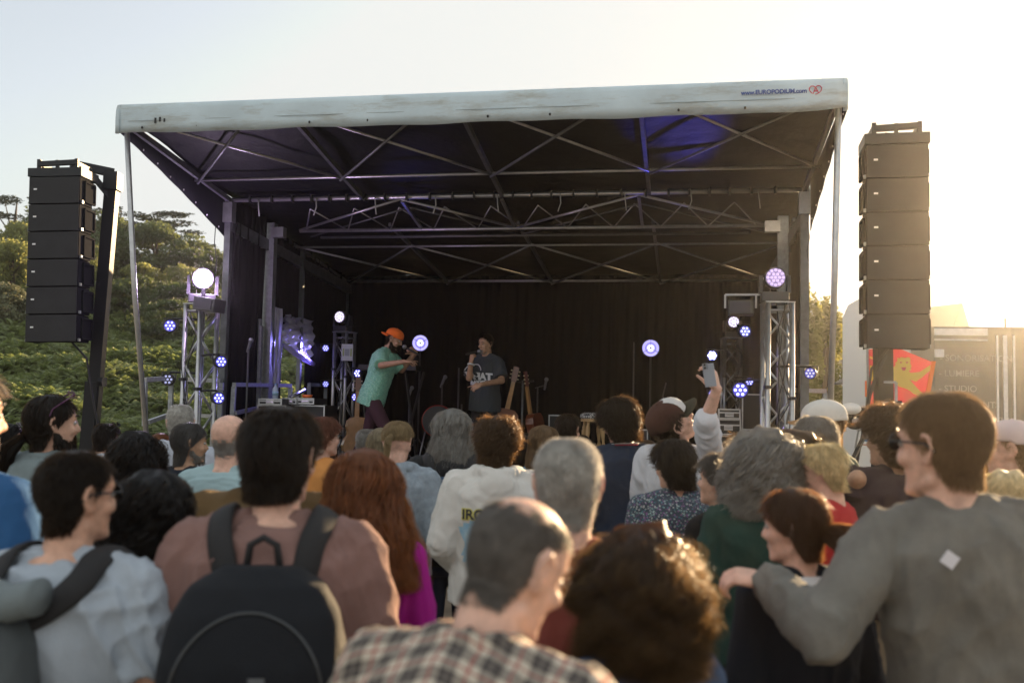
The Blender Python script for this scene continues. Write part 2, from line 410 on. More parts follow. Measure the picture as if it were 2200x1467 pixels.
        z = np.maximum(z, zlow - .03 if long_ else zh(np.degrees(np.abs((the - np.pi / 2 + np.pi) % (2 * np.pi) - np.pi))) - .012 - .01 * inner)
    if st['wave'] or st['curl']:
        out = Pts / (np.linalg.norm(Pts, axis=2, keepdims=True) + 1e-9); out[:, :, 2] *= .3 if long_ else 1
        side = np.cross(out, np.array([0, 0, 1.])); side /= np.linalg.norm(side, axis=2, keepdims=True) + 1e-6
        s_ = (t[None, :] * L[:, None]) * st['wfreq'] + ph[:, None]; amp = (st['wave'] + st['curl']) * np.minimum(1, t * 3)[None, :] * r.uniform(.6, 1.3, n)[:, None]
        Pts = Pts + side * (np.sin(s_) * amp)[:, :, None] + out * (np.cos(s_) * amp * (1 if st['curl'] else .4))[:, :, None]
    if st['tail']:
        tie, tl, tdir, trad = st['tail']; tie = np.array(tie); nt_ = n // 2; u_ = r.uniform(0, 1, nt_)
        # gather every lock to the tie, then the hanging tail
        g = r.integers(0, n, nt_); base = Pts[g]
        for i in range(K):
            f_ = t[i]; lin = base[:, 0] * (1 - f_) + tie * f_; nrm = np.linalg.norm(lin / np.array([.08, .1, .118]), axis=1); need = np.maximum(1.06 + .05 * (1 - f_), nrm) / nrm
            Pts[g, i] = lin * need[:, None]
        T2 = np.zeros((nt_, K, 3)); d0 = np.array(tdir, float); d0 /= np.linalg.norm(d0); ofs = r.normal(size=(nt_, 3)); ofs /= np.linalg.norm(ofs, axis=1)[:, None]; ofs *= r.uniform(0, 1, nt_)[:, None] ** .5
        ll = tl * r.uniform(.75, 1.05, nt_)
        for i in range(K):
            f_ = t[i]; c_ = tie + d0 * (trad + .03) * math.sin(min(1, f_ * 3) * 1.57) + np.array([0, 0, -1.]) * (ll * f_ ** 1.1)[:, None]
            T2[:, i] = c_ + ofs * trad * (math.sin(math.pi * min(1, f_ * 1.0 + .12)) ** .6 + .1)
        Pts = np.concatenate([Pts, T2]); n = len(Pts)
    tan = np.gradient(Pts, axis=1); tan /= np.linalg.norm(tan, axis=2, keepdims=True) + 1e-9
    out = Pts.copy(); out /= np.linalg.norm(out, axis=2, keepdims=True) + 1e-9; out = out + r.normal(size=(n, 1, 3)) * .45
    wd = np.cross(tan, out); wd /= np.linalg.norm(wd, axis=2, keepdims=True) + 1e-9
    if len(fly) < n: fly = np.concatenate([fly, np.zeros(n - len(fly), bool)])
    wid = width * np.where(fly, .45, 1)[:, None] * r.uniform(.6, 1.3, n)[:, None] * (1 - .75 * t ** 2)[None, :]
    A = Pts - wd * wid[:, :, None] / 2; B = Pts + wd * wid[:, :, None] / 2
    LV = np.stack([A, B], 2).reshape(-1, 3); base = (np.arange(n) * K * 2)[:, None] + (np.arange(K - 1) * 2)[None, :] + len(V)
    LF = np.stack([base, base + 1, base + 3, base + 2], 2).reshape(-1, 4)
    V = np.concatenate([V, LV]); V = V * k; Mn = np.array(M); V = V @ Mn[:3, :3].T + Mn[:3, 3]
    me_f = [tuple(q) if q[2] != q[3] else tuple(q[:3]) for q in F[len(F) - seg:]]
    Fq = np.concatenate([F[:len(F) - seg], LF])
    # crown fan as quads in pairs
    fan = np.array([(top, j, (j + 1) % seg, (j + 2) % seg) for j in range(0, seg, 2)])
    if st['maxz'] > 1: Fq = np.concatenate([Fq, fan])
    return fast_obj(name, V, Fq, m, parent)

def beard(M, parent, m, seed=0, lo=-.14, hi=-.055, span=95, thick=.009, n=1500, width=.0022, k=1., L=.02):
    r = np.random.default_rng(seed + 5); zs = np.array([h[0] for h in HEAD_PROF]); yf = np.array([h[1] for h in HEAD_PROF]); hw = np.array([h[3] for h in HEAD_PROF])
    th = np.pi / 2 + np.radians(r.uniform(-span, span, n)); a = np.degrees(np.abs(th - np.pi / 2))
    top = np.interp(a, [0, 12, 30, 60, span], [hi + .012, hi + .012, hi - .01, hi - .005, -.005]); z = lo + .02 + (top - lo - .02) * r.uniform(0, 1, n)
    zc = np.clip(z, -.115, 0); F = np.interp(zc, zs, yf); H = np.interp(zc, zs, hw); c, s_ = np.cos(th), np.sin(th)
    R0 = 1 / np.sqrt((c / H) ** 2 + (s_ / F) ** 2); K = 3; Pts = np.zeros((n, K, 3))
    for i in range(K): Pts[:, i] = np.stack([(R0 + thick * (.2 + .6 * i / 2)) * c, (R0 + thick * (.2 + .6 * i / 2)) * s_, z - L * i / 2 * r.uniform(.6, 1.2, n)], 1)
    out = Pts / np.linalg.norm(Pts, axis=2, keepdims=True) + r.normal(size=(n, 1, 3)) * .3; tan = np.gradient(Pts, axis=1); wd = np.cross(tan, out); wd /= np.linalg.norm(wd, axis=2, keepdims=True)
    wid = (width * np.array([1, .8, .2]))[None, :, None]; V = np.stack([Pts - wd * wid, Pts + wd * wid], 2).reshape(-1, 3) * k
    b = (np.arange(n) * K * 2)[:, None] + (np.arange(K - 1) * 2)[None, :]; Fq = np.stack([b, b + 1, b + 3, b + 2], 2).reshape(-1, 4)
    Mn = np.array(M); V = V @ Mn[:3, :3].T + Mn[:3, 3]; return fast_obj('beard', V, Fq, m, parent)

def hair_mat(name, c, glow=None, rough=.42, trans=.26):
    return mat('hair_' + name, c, rough=rough, var=.35, vscale=30, island=.38, trans=trans, tcol=tuple(min(.95, q * 1.6) for q in (glow or tuple(min(1, x * 3 + .08) for x in c))), spec=.22)

def person(label, px, py, d, yaw=0., H=None, female=False, build=1., skin=(.52, .30, .21), hairc=None, style=None, hn=2600, hwid=.004,
           head=(0, 0, 0), lean=(0, 0), top=None, legs=(.02, .025, .05), arms=None, voxel=.011, base_z=0., glasses=None, beardc=None, face=0,
           group='people watching the concert', extra=None, stance=None, hip=None, hat=None, k_over=None, cat='person', curl=None):
    """yaw in degrees, 0 = back to the camera; head = (yaw, pitch up, roll) degrees; arms = (left elbow, left wrist, right elbow, right wrist) in body metres"""
    P = at(px, py, d); z_top = P.z - base_z
    root = empty('person', (P.x, P.y, base_z), R(yaw), label, cat, group)
    seed = int(abs(px * 7 + py)) % 9973
    tt = .118 + (.02 if hat else (style or {}).get('thick', .014) * .85 if style else 0)
    _T = T4((0, 0, .95)) @ T4((0, 0, 0), (R(-lean[0]), R(lean[1]), 0)) @ T4((0, 0, -.95)) @ T4((0, -.005, 1.5)) @ Euler((R(head[1]), R(head[2]), R(head[0])), 'XYZ').to_matrix().to_4x4() @ T4((0, .014, .119))
    k = z_top / max((_T @ Vector((0, y, tt))).z - (.0 if y == 0 else .03) for y in (0, .06, -.06))
    if k_over: base_z += z_top * (1 - k_over / k); k = k_over; root.location.z = base_z
    K4 = Matrix.Scale(k, 4)
    sw = (.168 if not female else .15) * build; tw = build * (1 if not female else .93)
    Tt = K4 @ T4((0, 0, .95)) @ T4((0, 0, 0), (R(-lean[0]), R(lean[1]), 0)) @ T4((0, 0, -.95))
    Th = Tt @ T4((0, -.005, 1.5)) @ Euler((R(head[1]), R(head[2]), R(head[0])), 'XYZ').to_matrix().to_4x4() @ T4((0, .014, .119))
    # shift the figure so the top of the head lands on its place
    tip = Th @ Vector((0, 0, tt)); Rz = Matrix.Rotation(R(yaw), 3, 'Z'); o = Rz @ Vector((tip.x, tip.y, 0)); root.location.x -= o.x; root.location.y -= o.y
    st = stance or ((-.095, .90), (-.10, .02, .49), (-.105, -.03, .085), (.095, .90), (.10, .02, .49), (.105, -.03, .085))
    if arms is None:
        j = (seed % 7 - 3) * .012
        arms = ((-sw - .055, -.03, 1.13), (-sw + .02, .13 + j, .96), (sw + .055, -.03, 1.13), (sw - .02, .13 - j, .96)) if seed % 3 else ((-sw - .05, -.02, 1.13), (-.07, .2, 1.08), (sw + .05, -.02, 1.13), (.07, .21, 1.06))
    MRi = (Matrix.Translation(root.location) @ Rz.to_4x4() @ Tt).inverted()
    arms = tuple((MRi @ at(*q[1:])) if q[0] == 'px' else q for q in arms)
    extra = {a: (dict(b, **{c[:-1]: Rz.inverted() @ Vector(v) for c, v in b.items() if c in ('dirW', 'palmW')}) if isinstance(b, dict) else b) for a, b in (extra or {}).items()}
    top = dict(dict(kind='tee', m=None, ease=.018, hem=.86), **(top or {}))
    def S(p): return P4(Tt, p)
    body = MB()
    body.loft([ering(Tt, z, rx * tw, ry * tw, y0) for z, rx, ry, y0 in ((.86, .15, .1, 0), (.95, .168, .115, -.005), (1.05, .15, .104, 0), (1.15, .155, .104, 0), (1.28, .172, .112, -.005), (1.38, .165, .102, -.01), (1.44, .115, .08, -.01), (1.475, .06, .055, -.01))])
    body.cap(S((0, -.012, 1.42)), .062 * k * (.88 if female else 1.02), P4(Th, (0, -.012, -.075)), .056 * k * (.88 if female else 1.03), 16)
    def elbow(i): return S(arms[i])
    for s, e, w_ in ((-1, arms[0], arms[1]), (1, arms[2], arms[3])):
        S0 = S((s * sw, -.01, 1.405)); E = S(e); W = S(w_)
        body.cap(S((s * .05, -.012, 1.435)), .05 * k, S0, .05 * k); body.cap(S0, .052 * k * (.85 if female else 1), E, .039 * k); body.cap(E, .04 * k * (.88 if female else 1), W, .027 * k)
        fwd = (Rz.inverted() @ Vector((0, 0, 0))) if False else Vector((-s * .6, .6, .2))
        hd = (extra or {}).get('handR' if s > 0 else 'handL', {})
        Mh = limb_frame(E, hd.get('tip', None) and S(hd['tip']) or W, hd.get('palm', fwd)); Mh.translation = Vector(W)
        if 'dir' in hd:
            Mh = limb_frame(Vector(W) - Vector(hd['dir']), W, hd.get('palm', fwd))
        add_hand(body, Mh, s, hd.get('curl', (.45, .5, .55, .6)), hd.get('spread', .1), hd.get('thumb', .5), k * (.88 if female else 1))
    for q in (0, 3):
        h_, kn, an = st[q], st[q + 1], st[q + 2]; hp = P4(K4, (h_[0], 0, h_[1])); kn = P4(K4, kn); an = P4(K4, an)
        body.cap(hp, .085 * k, kn, .055 * k); body.cap(kn, .054 * k, an, .036 * k)
    add_head(body, Th @ K4, face)
    v, f, nr = remesh(body, voxel, 2 if voxel < .008 else 2)
    sm = mat('skin_%d_%d_%d' % tuple(int(c * 100) for c in skin), skin, rough=.48, var=.2, vscale=26, sub=.12, bump=.2, bscale=210, spec=.35)
    fast_obj('body', v, f, sm, root)
    # ---- top
    M_ = top['m'] or mat('cloth_grey', (.3, .3, .3)); ea = top['ease']; c_ = MB(); hem = top['hem']; kd = top['kind']; nh = top.get('neck', 1.463)
    rings = [(hem, .172, .122, 0), (.95, .172, .12, -.005), (1.05, .16, .11, 0), (1.15, .163, .11, 0), (1.28, .176, .118, -.008), (1.38, .168, .108, -.012), (1.435, .12, .086, -.012), (nh, .068, .064, -.012)]
    bag = top.get('bag', 0)
    c_.loft([ering(Tt, z, rx * tw + ea + (bag if z < 1.3 else bag * .4) * (z < 1.43), ry * tw + ea + (bag if z < 1.3 else bag * .3) * (z < 1.43), y0) for z, rx, ry, y0 in rings])
    for s, e, w_ in ((-1, arms[0], arms[1]), (1, arms[2], arms[3])):
        S0 = S((s * sw, -.01, 1.405)); E = S(e); W = S(w_); fs = .85 if female else 1
        c_.cap(S((s * .05, -.014, 1.437)), (.05 + ea * .75) * k, S0, (.05 + ea * .8) * k)
        if kd in ('tee', 'polo'):
            q = S0 + (E - S0) * top.get('sl', .68); c_.tubeE([S0, S0 + (q - S0) * .05, S0 + (q - S0) * .5, q - (q - S0) * .02, q], [.03 * k, (.052 * fs + ea) * k, (.054 * fs + ea * 1.1) * k, (.052 * fs + ea * 1.25) * k, (.05 * fs + ea * 1.2) * k], 16)
        else:
            q = E + (W - E) * top.get('sl', .97)
            c_.cap(S0, (.052 * fs + ea) * k, E, (.043 * fs + ea * 1.15) * k, 16); c_.cap(E, (.044 * fs + ea * 1.15) * k, q, (.031 + ea * .8) * k, 16)
    if kd == 'hood':
        Hm = top.get('hood', 1.)
        pts = [(-.085, .06, 1.45), (-.105, .0, 1.475), (-.095, -.06, 1.485), (-.055, -.105, 1.478), (0, -.12, 1.47), (.055, -.105, 1.478), (.095, -.06, 1.485), (.105, .0, 1.475), (.085, .06, 1.45)]
        for i in range(len(pts) - 1): c_.cap(S(pts[i]), .032 * k * Hm, S(pts[i + 1]), .032 * k * Hm)
        c_.ell(S((0, -.125, 1.40)), (.105 * k * Hm, .05 * k, .088 * k * Hm), seg=20, rings=12); c_.ell(S((0, -.14, 1.345)), (.06 * k * Hm, .034 * k, .06 * k * Hm), seg=16, rings=10)
    if kd in ('shirt', 'polo', 'crew', 'tee'):
        hh, rr, zz = {'shirt': (.014, .071, 1.485), 'polo': (.013, .069, 1.483), 'crew': (.012, .071, 1.464), 'tee': (.007, .072, 1.458)}[kd]
        pts = [(rr * math.cos(a) * 1.0, -.012 + rr * math.sin(a) * .92, zz - .035 * max(0, math.sin(a)) - .008 * (math.sin(a) > .8)) for a in np.linspace(0, 2 * math.pi, 19)]
        for i in range(18): c_.cap(S(pts[i]), hh * k, S(pts[i + 1]), hh * k, 8)
    v, f, nr = remesh(c_, top.get('voxel', max(.0085, voxel)), 3)
    v = wrinkle(v, nr, top.get('wr', .012) * k, seed, top.get('kz', .42), top.get('wf', 40.))
    shirt = fast_obj(top.get('name', {'tee': 'tee_shirt', 'polo': 'polo_shirt', 'hood': 'hoodie', 'shirt': 'shirt', 'crew': 'sweater', 'jacket': 'jacket'}[kd]), v, f, M_, root)
    # ---- trousers and shoes
    t_ = MB(); Tm = K4
    zt = .93
    t_.loft([ering(K4, z, rx * tw, ry * tw, y0) for z, rx, ry, y0 in ((.80, .155, .11, 0), (.88, .175, .128, -.005), (.95, .170, .12, -.005), (1.0, .158, .112, 0))])
    for q in (0, 3):
        h_, kn, an = st[q], st[q + 1], st[q + 2]; hp = P4(K4, (h_[0], 0, h_[1] - .03)); kn = P4(K4, kn); an = P4(K4, an)
        t_.cap(hp, .1 * k, kn, .070 * k, 16); t_.cap(kn, .069 * k, an, .055 * k, 16)
        sh = MB(); a0 = np.array(an); sh.cap(a0 + np.array([0, -.03, -.045]) * k, .04 * k, a0 + np.array([0, .14, -.055]) * k, .034 * k, 12); sh.ell(a0 + np.array([0, .05, -.06]) * k, (.048 * k, .13 * k, .024 * k))
        sv, sf, sn = remesh(sh, .012, 2); fast_obj('shoe', sv, sf, mat('shoe_dark', (.04, .04, .045), .6), root)
    v, f, nr = remesh(t_, .013, 3); v = wrinkle(v, nr, .007 * k, seed + 3, .8, 34)
    lm = legs if not isinstance(legs, tuple) else mat('trousers_%d_%d_%d' % tuple(int(c * 1000) for c in legs), legs, .85, bump=.15, bscale=300, var=.2, vscale=6)
    fast_obj('trousers', v, f, lm, root)
    # ---- hair and face
    if style is not None:
        hair('hair', Th, root, hairc, style, hn, hwid, seed, k)
    if beardc: beard(Th, root, beardc, seed, k=k, **((extra or {}).get('beard', {})))
    if face:
        white = mat('eye_white', (.36, .34, .32), .3); 
        for s in (-1, 1):
            e = MB(); e.ell((s * .0305, .0815, .004), (.0125, .0125, .0095 if face < 2 else .006)); e.v = [q * k for q in e.v]; e.xf(Th); eo = e.build('eye', white, root, True)
            i_ = MB(); i_.ell((s * .0305, .0915, .004), (.0055, .0035, .0055)); i_.v = [q * k for q in i_.v]; i_.xf(Th); i_.build('iris', mat('iris_dark', (.02, .012, .008), .2), eo, True)
            if hairc or beardc:
                b = MB(); b.tube([(s * .012, .1015, .030), (s * .03, .0985, .036), (s * .05, .085, .031)], [.0032, .0042, .0022], 6); b.v = [q * k for q in b.v]; b.xf(Th); b.build('eyebrow', hairc or beardc, root, True)
        l = MB(); l.ell((0, .0935, -.0675), (.019, .0075, .0022 if face < 3 else .007)); l.v = [q * k for q in l.v]; l.xf(Th)
        l.build('mouth', mat('mouth_dark', (.11, .02, .018), .4) if face < 3 else mat('teeth_white', (.75, .72, .66), .3), root, True)
    if glasses:
        gm = mat('glasses_' + glasses[0], glasses[1], .25, spec=.6); g = MB()
        for s in (-1, 1):
            g.bar((s * .052, .1, .012), (s * .076, .088, .012), .004, .008); g.tube([(s * .077, .09, .013), (s * .083, .04, .012), (s * .086, -.005, .01), (s * .086, -.03, -.008)], .0027, 6)
            for i in range(14):
                a, b = i / 14 * 2 * math.pi, (i + 1) / 14 * 2 * math.pi
                g.bar((s * .031 + .024 * math.cos(a), .103, .008 + .019 * math.sin(a)), (s * .031 + .024 * math.cos(b), .103, .008 + .019 * math.sin(b)), .003)
        g.bar((-.009, .107, .012), (.009, .107, .012), .003)
        up = glasses[3] if len(glasses) > 3 else None
        Mg = Th if not up else Th @ T4((0, -.005, .062), (R(32), 0, 0))
        g.v = [q * k * (1.0 if not up else 1.04) for q in g.v]; g.xf(Mg); go = g.build('glasses', gm, root)
        for s in (-1, 1):
            l = MB(); l.ell((s * .031, .103, .008), (.024, .0015, .019)); l.v = [q * k for q in l.v]; l.xf(Mg); l.build('lens', mat('lens_' + glasses[0], glasses[2], .08, alpha=.9 if sum(glasses[2]) < .3 else .35), go, True)
    if hat: hat(root, Th, k)
    return dict(root=root, Th=Th, Tt=Tt, k=k, shirt=shirt, Rz=Rz, S=lambda p: Vector(S(p)))

def cap_hat(color_mat, brim_mat, backwards=False, panel=None):
    def f(root, Th, k):
        h = MB(); seg = 32; rings = []; rot = math.pi if backwards else 0
        for z, s_ in ((.038, 1.0), (.05, 1.01), (.07, .98), (.09, .9), (.108, .76), (.122, .55), (.131, .3), (.134, .06)):
            a = np.arange(seg) / seg * 2 * np.pi; rings.append(np.stack([.0905 * s_ * np.cos(a), -.004 + .112 * s_ * np.sin(a), np.full(seg, z - .012 * (np.sin(a + rot) < 0) * (z < .06))], 1))
        h.loft(rings); h.ell((0, -.004, .135), (.007, .007, .004)); h.v = [q * k for q in h.v]; h.xf(Th); c = h.build('cap', color_mat, root, True)
        b = MB(); sg = -1 if backwards else 1; tp = []; n = 12
        for lay in (0, .004):
            for i in range(n + 1):
                a = R(-62 + 124 * i / n); tp.append((.088 * math.sin(a), sg * (.1 * math.cos(a)) , .04 + lay - .01 * abs(math.sin(a))))
            for i in range(n + 1):
                a = R(-62 + 124 * i / n); tp.append((.08 * math.sin(a), sg * (.1 * math.cos(a) + .075 * math.cos(a * 1.3) ** .6), .03 + lay - .024 * abs(math.sin(a))))
        m_ = n + 1; F = []
        for i in range(n):
            F += [(i, i + 1, m_ + i + 1, m_ + i), (2 * m_ + i, 3 * m_ + i, 3 * m_ + i + 1, 2 * m_ + i + 1), (m_ + i, m_ + i + 1, 3 * m_ + i + 1, 3 * m_ + i), (i, 2 * m_ + i, 2 * m_ + i + 1, i + 1)]
        F += [(0, m_, 3 * m_, 2 * m_), (n, 2 * m_ + n, 3 * m_ + n, m_ + n)]
        b.add(np.array(tp), F); b.v = [q * k for q in b.v]; b.xf(Th); b.build('brim', brim_mat, c, True)
        if panel:
            p = MB(); rg = []
            for z, s_ in ((.042, 1.02), (.07, 1.0), (.09, .92), (.108, .785), (.122, .58), (.131, .33)):
                a = R(90) + np.radians(np.linspace(-48, 48, 13)); rg.append(np.stack([.0905 * s_ * np.cos(a), -.004 + .112 * s_ * np.sin(a), np.full(13, z + .001)], 1))
            V = np.concatenate(rg); Fp = [(i * 13 + j, i * 13 + j + 1, (i + 1) * 13 + j + 1, (i + 1) * 13 + j) for i in range(5) for j in range(12)]
            p.add(V, Fp); p.v = [q * k for q in p.v]; p.xf(Th); p.build('front_panel', panel, c, True)
    return f
# ================================================================ stage
SYAW = R(-10.2); SU = Vector((math.cos(SYAW), math.sin(SYAW), 0)); SV = Vector((-math.sin(SYAW), math.cos(SYAW), 0)); SO = Vector((-3.16, 10.917, 0)); W_ = 6.15
def G(u, v, z): return SO + SU * u + SV * v + Vector((0, 0, z))
SM = Matrix((SU, SV, Vector((0, 0, 1)))).transposed().to_4x4(); SM.translation = SO
FLOOR = 1.0
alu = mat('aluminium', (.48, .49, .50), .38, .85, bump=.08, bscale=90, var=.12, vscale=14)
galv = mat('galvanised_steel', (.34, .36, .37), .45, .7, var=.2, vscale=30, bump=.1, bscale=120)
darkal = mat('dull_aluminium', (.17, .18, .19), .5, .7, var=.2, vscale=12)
blackm = mat('black_paint', (.015, .015, .017), .5, bump=.1, bscale=200)
blackcab = mat('speaker_black', (.017, .018, .02), .75, bump=.4, bscale=420, var=.2, vscale=5)
tarp = mat('roof_tarpaulin', (.50, .60, .65), .55, bump=.25, bscale=5, var=.10, vscale=1.6)
tarpin = mat('black_tarpaulin', (.0055, .006, .008), .6, spec=.22, bump=.7, bscale=3.5, stretch=(1.6, 1.6, .5), var=.2, vscale=2)
drape = mat('black_drape', (.0045, .0045, .006), .9, spec=.12, bump=.3, bscale=8)
deckm = mat('stage_deck', (.02, .02, .022), .6, bump=.3, bscale=40, var=.4, vscale=6)

def dirt_on_tarp():
    m = tarp; n = m.node_tree; N = n.nodes; L = n.links; p = N['Principled BSDF']
    src = p.inputs['Base Color'].links[0].from_socket
    tc = N.new('ShaderNodeTexCoord'); mp = N.new('ShaderNodeMapping'); mp.inputs['Scale'].default_value = (.9, .9, 4.5); L.new(tc.outputs['Object'], mp.inputs[0])
    t = N.new('ShaderNodeTexNoise'); t.inputs['Scale'].default_value = 1.6; t.inputs['Detail'].default_value = 9; t.inputs['Roughness'].default_value = .72; L.new(mp.outputs[0], t.inputs['Vector'])
    r = N.new('ShaderNodeValToRGB'); r.color_ramp.elements[0].position = .50; r.color_ramp.elements[1].position = .70; r.color_ramp.elements[0].color = (0, 0, 0, 1); r.color_ramp.elements[1].color = (.75, .75, .75, 1)
    L.new(t.outputs['Fac'], r.inputs[0]); mx = N.new('ShaderNodeMix'); mx.data_type = 'RGBA'
    L.new(r.outputs[0], mx.inputs[0]); L.new(src, mx.inputs[6]); mx.inputs[7].default_value = (.27, .25, .19, 1); L.new(mx.outputs[2], p.inputs['Base Color'])
dirt_on_tarp()

stage = empty('mobile_stage', SO, SYAW, 'grey roofed mobile stage with black drapes, open toward the watching crowd', 'stage')
VF, ZF, ZH, VR, ZR = -1.97, 4.33, 4.03, 3.85, 3.62
EL, ER = .10, .06     # the roof edge overhangs sideways
def zroof(v):
    return ZH + (ZF - ZH) * (v / VF) if v < 0 else ZH + (ZR - ZH) * v / VR
# deck and skirt
b = MB(); b.box((W_ / 2, 1.9, FLOOR - .09), (W_ + .5, 4.5, .18)); b.build('deck', deckm, stage)
b = MB(); 
n = 120; top = []; bot = []
for i in range(n):
    t = i / (n - 1); u = -.25 + (W_ + .5) * t; y = -.36 + .02 * math.sin(i * 1.9) + .012 * math.sin(i * .7); top.append((u, y, FLOOR - .01)); bot.append((u, y - .01 + .015 * math.sin(i * 2.3), .02))
b.add(np.array(top + bot + [(x, y + .03, z) for x, y, z in top + bot]), [(i, i + 1, n + i + 1, n + i) for i in range(n - 1)] + [(2 * n + i, 3 * n + i, 3 * n + i + 1, 2 * n + i + 1) for i in range(n - 1)])
b.build('skirt', drape, stage)
# roof skin: outer white, inner black, side flaps
def roof_sheet(name, m, off, ex, sag, parent):
    nu, nv = 49, 33; V = []; vs = np.linspace(VF, VR + .05, nv)
    for v in vs:
        fr = max(0, min(1, (v - VF) / (0 - VF))); el = EL * (1 - fr) + .08 * fr + ex; er = ER * (1 - fr) + .08 * fr + ex
        for i in range(nu):
            t = i / (nu - 1); u = -el + (W_ + el + er) * t
            s_ = sag * (math.sin(math.pi * ((t * 4) % 1)) * .5 + .5 * math.sin(math.pi * (((v - VF) / 1.35) % 1))) + sag * .35 * math.sin(t * 31 + v * 3) * math.sin(v * 4.1 + t * 9)
            V.append((u, v, zroof(v) + off + s_))
    F = [(j * nu + i, j * nu + i + 1, (j + 1) * nu + i + 1, (j + 1) * nu + i) for j in range(nv - 1) for i in range(nu - 1)]
    if off < .08: F = [q[::-1] for q in F]
    return mesh_obj(name, V, F, m, parent)
roof = roof_sheet('roof', tarp, .13, 0, .0, stage)
roof_sheet('roof_lining', tarpin, .065, -.02, .035, stage)
# front fascia with rounded top edge
ul, ur = -EL - .04, W_ + ER + .04; nu = 90; rings = []
prof = [(-.036, -.105), (-.040, -.02), (-.041, .05), (-.038, .12), (-.028, .160), (-.008, .174), (.07, .176), (.07, .166), (-.0, .162), (-.018, .145), (-.026, .0), (-.026, -.100)]
for i in range(nu + 1):
    t = i / nu; u = ul + (ur - ul) * t; jig = .006 * math.sin(t * 50) + .006 * math.sin(t * 23 + 1); lift = .035 * max(0, (t - .93) / .07) ** 1.2
    rings.append([(u, VF + y + jig * (z < .1), ZF + z + (lift if z < -.05 else 0) + jig * (z < -.05)) for y, z in prof])
b = MB(); b.loft(rings); fas = b.build('fascia', tarp, roof, True)
for uu in (ul, ur):   # rounded end caps
    c = MB(); c.loft([[(uu + (s_ if uu > 0 else -s_), VF + .03 + (y - .03) * q, ZF + .03 + (z - .03) * q) for y, z in prof] for s_, q in ((-.02, 1.01), (.012, 1.0), (.022, .9), (.026, .6), (.028, .1))] if uu > 0 else [[(uu - s_, VF + .03 + (y - .03) * q, ZF + .03 + (z - .03) * q) for y, z in prof][::-1] for s_, q in ((-.02, 1.01), (.012, 1.0), (.022, .9), (.026, .6), (.028, .1))]); c.build('fascia_end', tarp, roof, True)
seamm = mat('seam_line', (.30, .35, .37), .6)
b = MB(); b.box((W_ / 2, VF - .0405, ZF + .008), (W_ + EL + ER - .1, .004, .004)); b.build('seam', seamm, fas)
for i in range(12): b = MB(); b.ell((ul + .25 + i * (ur - ul - .5) / 11, VF - .038, ZF - .055), (.010, .006, .013), seg=8, rings=6); b.build('eyelet', mat('eyelet_black', (.01, .01, .01), .5), fas)
for q in (0, .045, .09): b = MB(); b.box((ul + .38 + q, VF - .041, ZF + .005 + .01 * (q == .045)), (.018, .004, .05 - q * .2)); b.build('scuff', mat('scuff_black', (.02, .02, .02), .7), fas)
blue_p = mat('print_blue', (.05, .09, .30), .6); red_p = mat('print_red', (.55, .03, .08), .6)
MT = Matrix.Translation((ur - .56, VF - .0495, ZF + .05)) @ Euler((R(90), 0, 0)).to_matrix().to_4x4()
text('lettering', 'www.EUROPODIUM.com', .050, blue_p, MT, fas, bold=.0016, spacing=.95, align='CENTER', depth=.001)
b = MB()
def heart(cx, cz, s):
    P = []
    for i in range(15): a = R(-55 + 235 * i / 14 - 0); P.append((cx + s * (.55 + .55 * math.cos(a)), VF - .052, cz + s * (.35 + .5 * math.sin(a))))
    P = P[::-1]; 
    return P
cxh, czh, s = ur - .235, ZF + .068, .047
Lh = [(cxh + s * x, VF - .0515, czh + s * z) for x, z in [(.55, -.62), (.25, .1), (0, .45), (-.3, .68), (-.7, .7), (-1.02, .35), (-.95, -.1), (-.6, -.5), (-.35, -.62), (-.15, .05), (.05, .5), (.35, .75), (.75, .72), (1.05, .35), (.95, -.15), (.55, -.55), (.15, -.72), (-.02, -.7)]]
b.tube(Lh, .004, 6); b.bar((cxh - s * .22, VF - .052, czh - s * .2), (cxh + s * .42, VF - .052, czh - s * .2), .008); b.build('heart_emblem', red_p, fas)
# frame: rafters, purlins, braces
def tube_part(name, pts, r, m, parent=stage, seg=10): b = MB(); b.tube(pts, r, seg); return b.build(name, m, parent, True)
nb = 4; us = [W_ * i / nb for i in range(nb + 1)]
for u in us:
    ef = -EL if u == 0 else (ER if u == W_ else 0); uf = u + ef * .8
    b = MB(); b.bar((uf, VF + .04, ZF - .0), (u, 0, ZH), .036, .055); b.build('rafter', darkal, stage)
    b = MB(); b.bar((u, 1.0, zroof(1)), (u, VR, ZR), .034, .045); b.build('rafter', darkal, stage)
vm = -.62; ex = .12
for v, r_, dz, e in ((VF + .06, .018, .0, .05), (vm, .016, -.01, ex), (0, .025, 0, 0.05), (1.85, .013, -.03, -.02), (VR, .018, 0, 0)):
    tube_part('purlin', [(-e, v, zroof(v) + dz), (W_ + e, v, zroof(v) + dz)], r_, alu)
for (v0, v1, e0, e1, r_) in ((VF + .1, vm, .08, .06, .014), (1.85, VR, 0, 0, .014)):
    for i in range(nb):
        s0 = -e0 + (W_ + 2 * e0) * i / nb; s1 = -e0 + (W_ + 2 * e0) * (i + 1) / nb; t0 = -e1 + (W_ + 2 * e1) * i / nb; t1 = -e1 + (W_ + 2 * e1) * (i + 1) / nb
        if v0 < 0:
            s0 += .35; s1 -= .5 if i < 3 else .35
        tube_part('brace', [(s0, v0, zroof(v0) - .01), (t1, v1, zroof(v1) - .02)], r_, alu, seg=8); tube_part('brace', [(s1, v0, zroof(v0) - .035), (t0, v1, zroof(v1) - .045)], r_, darkal, seg=8)
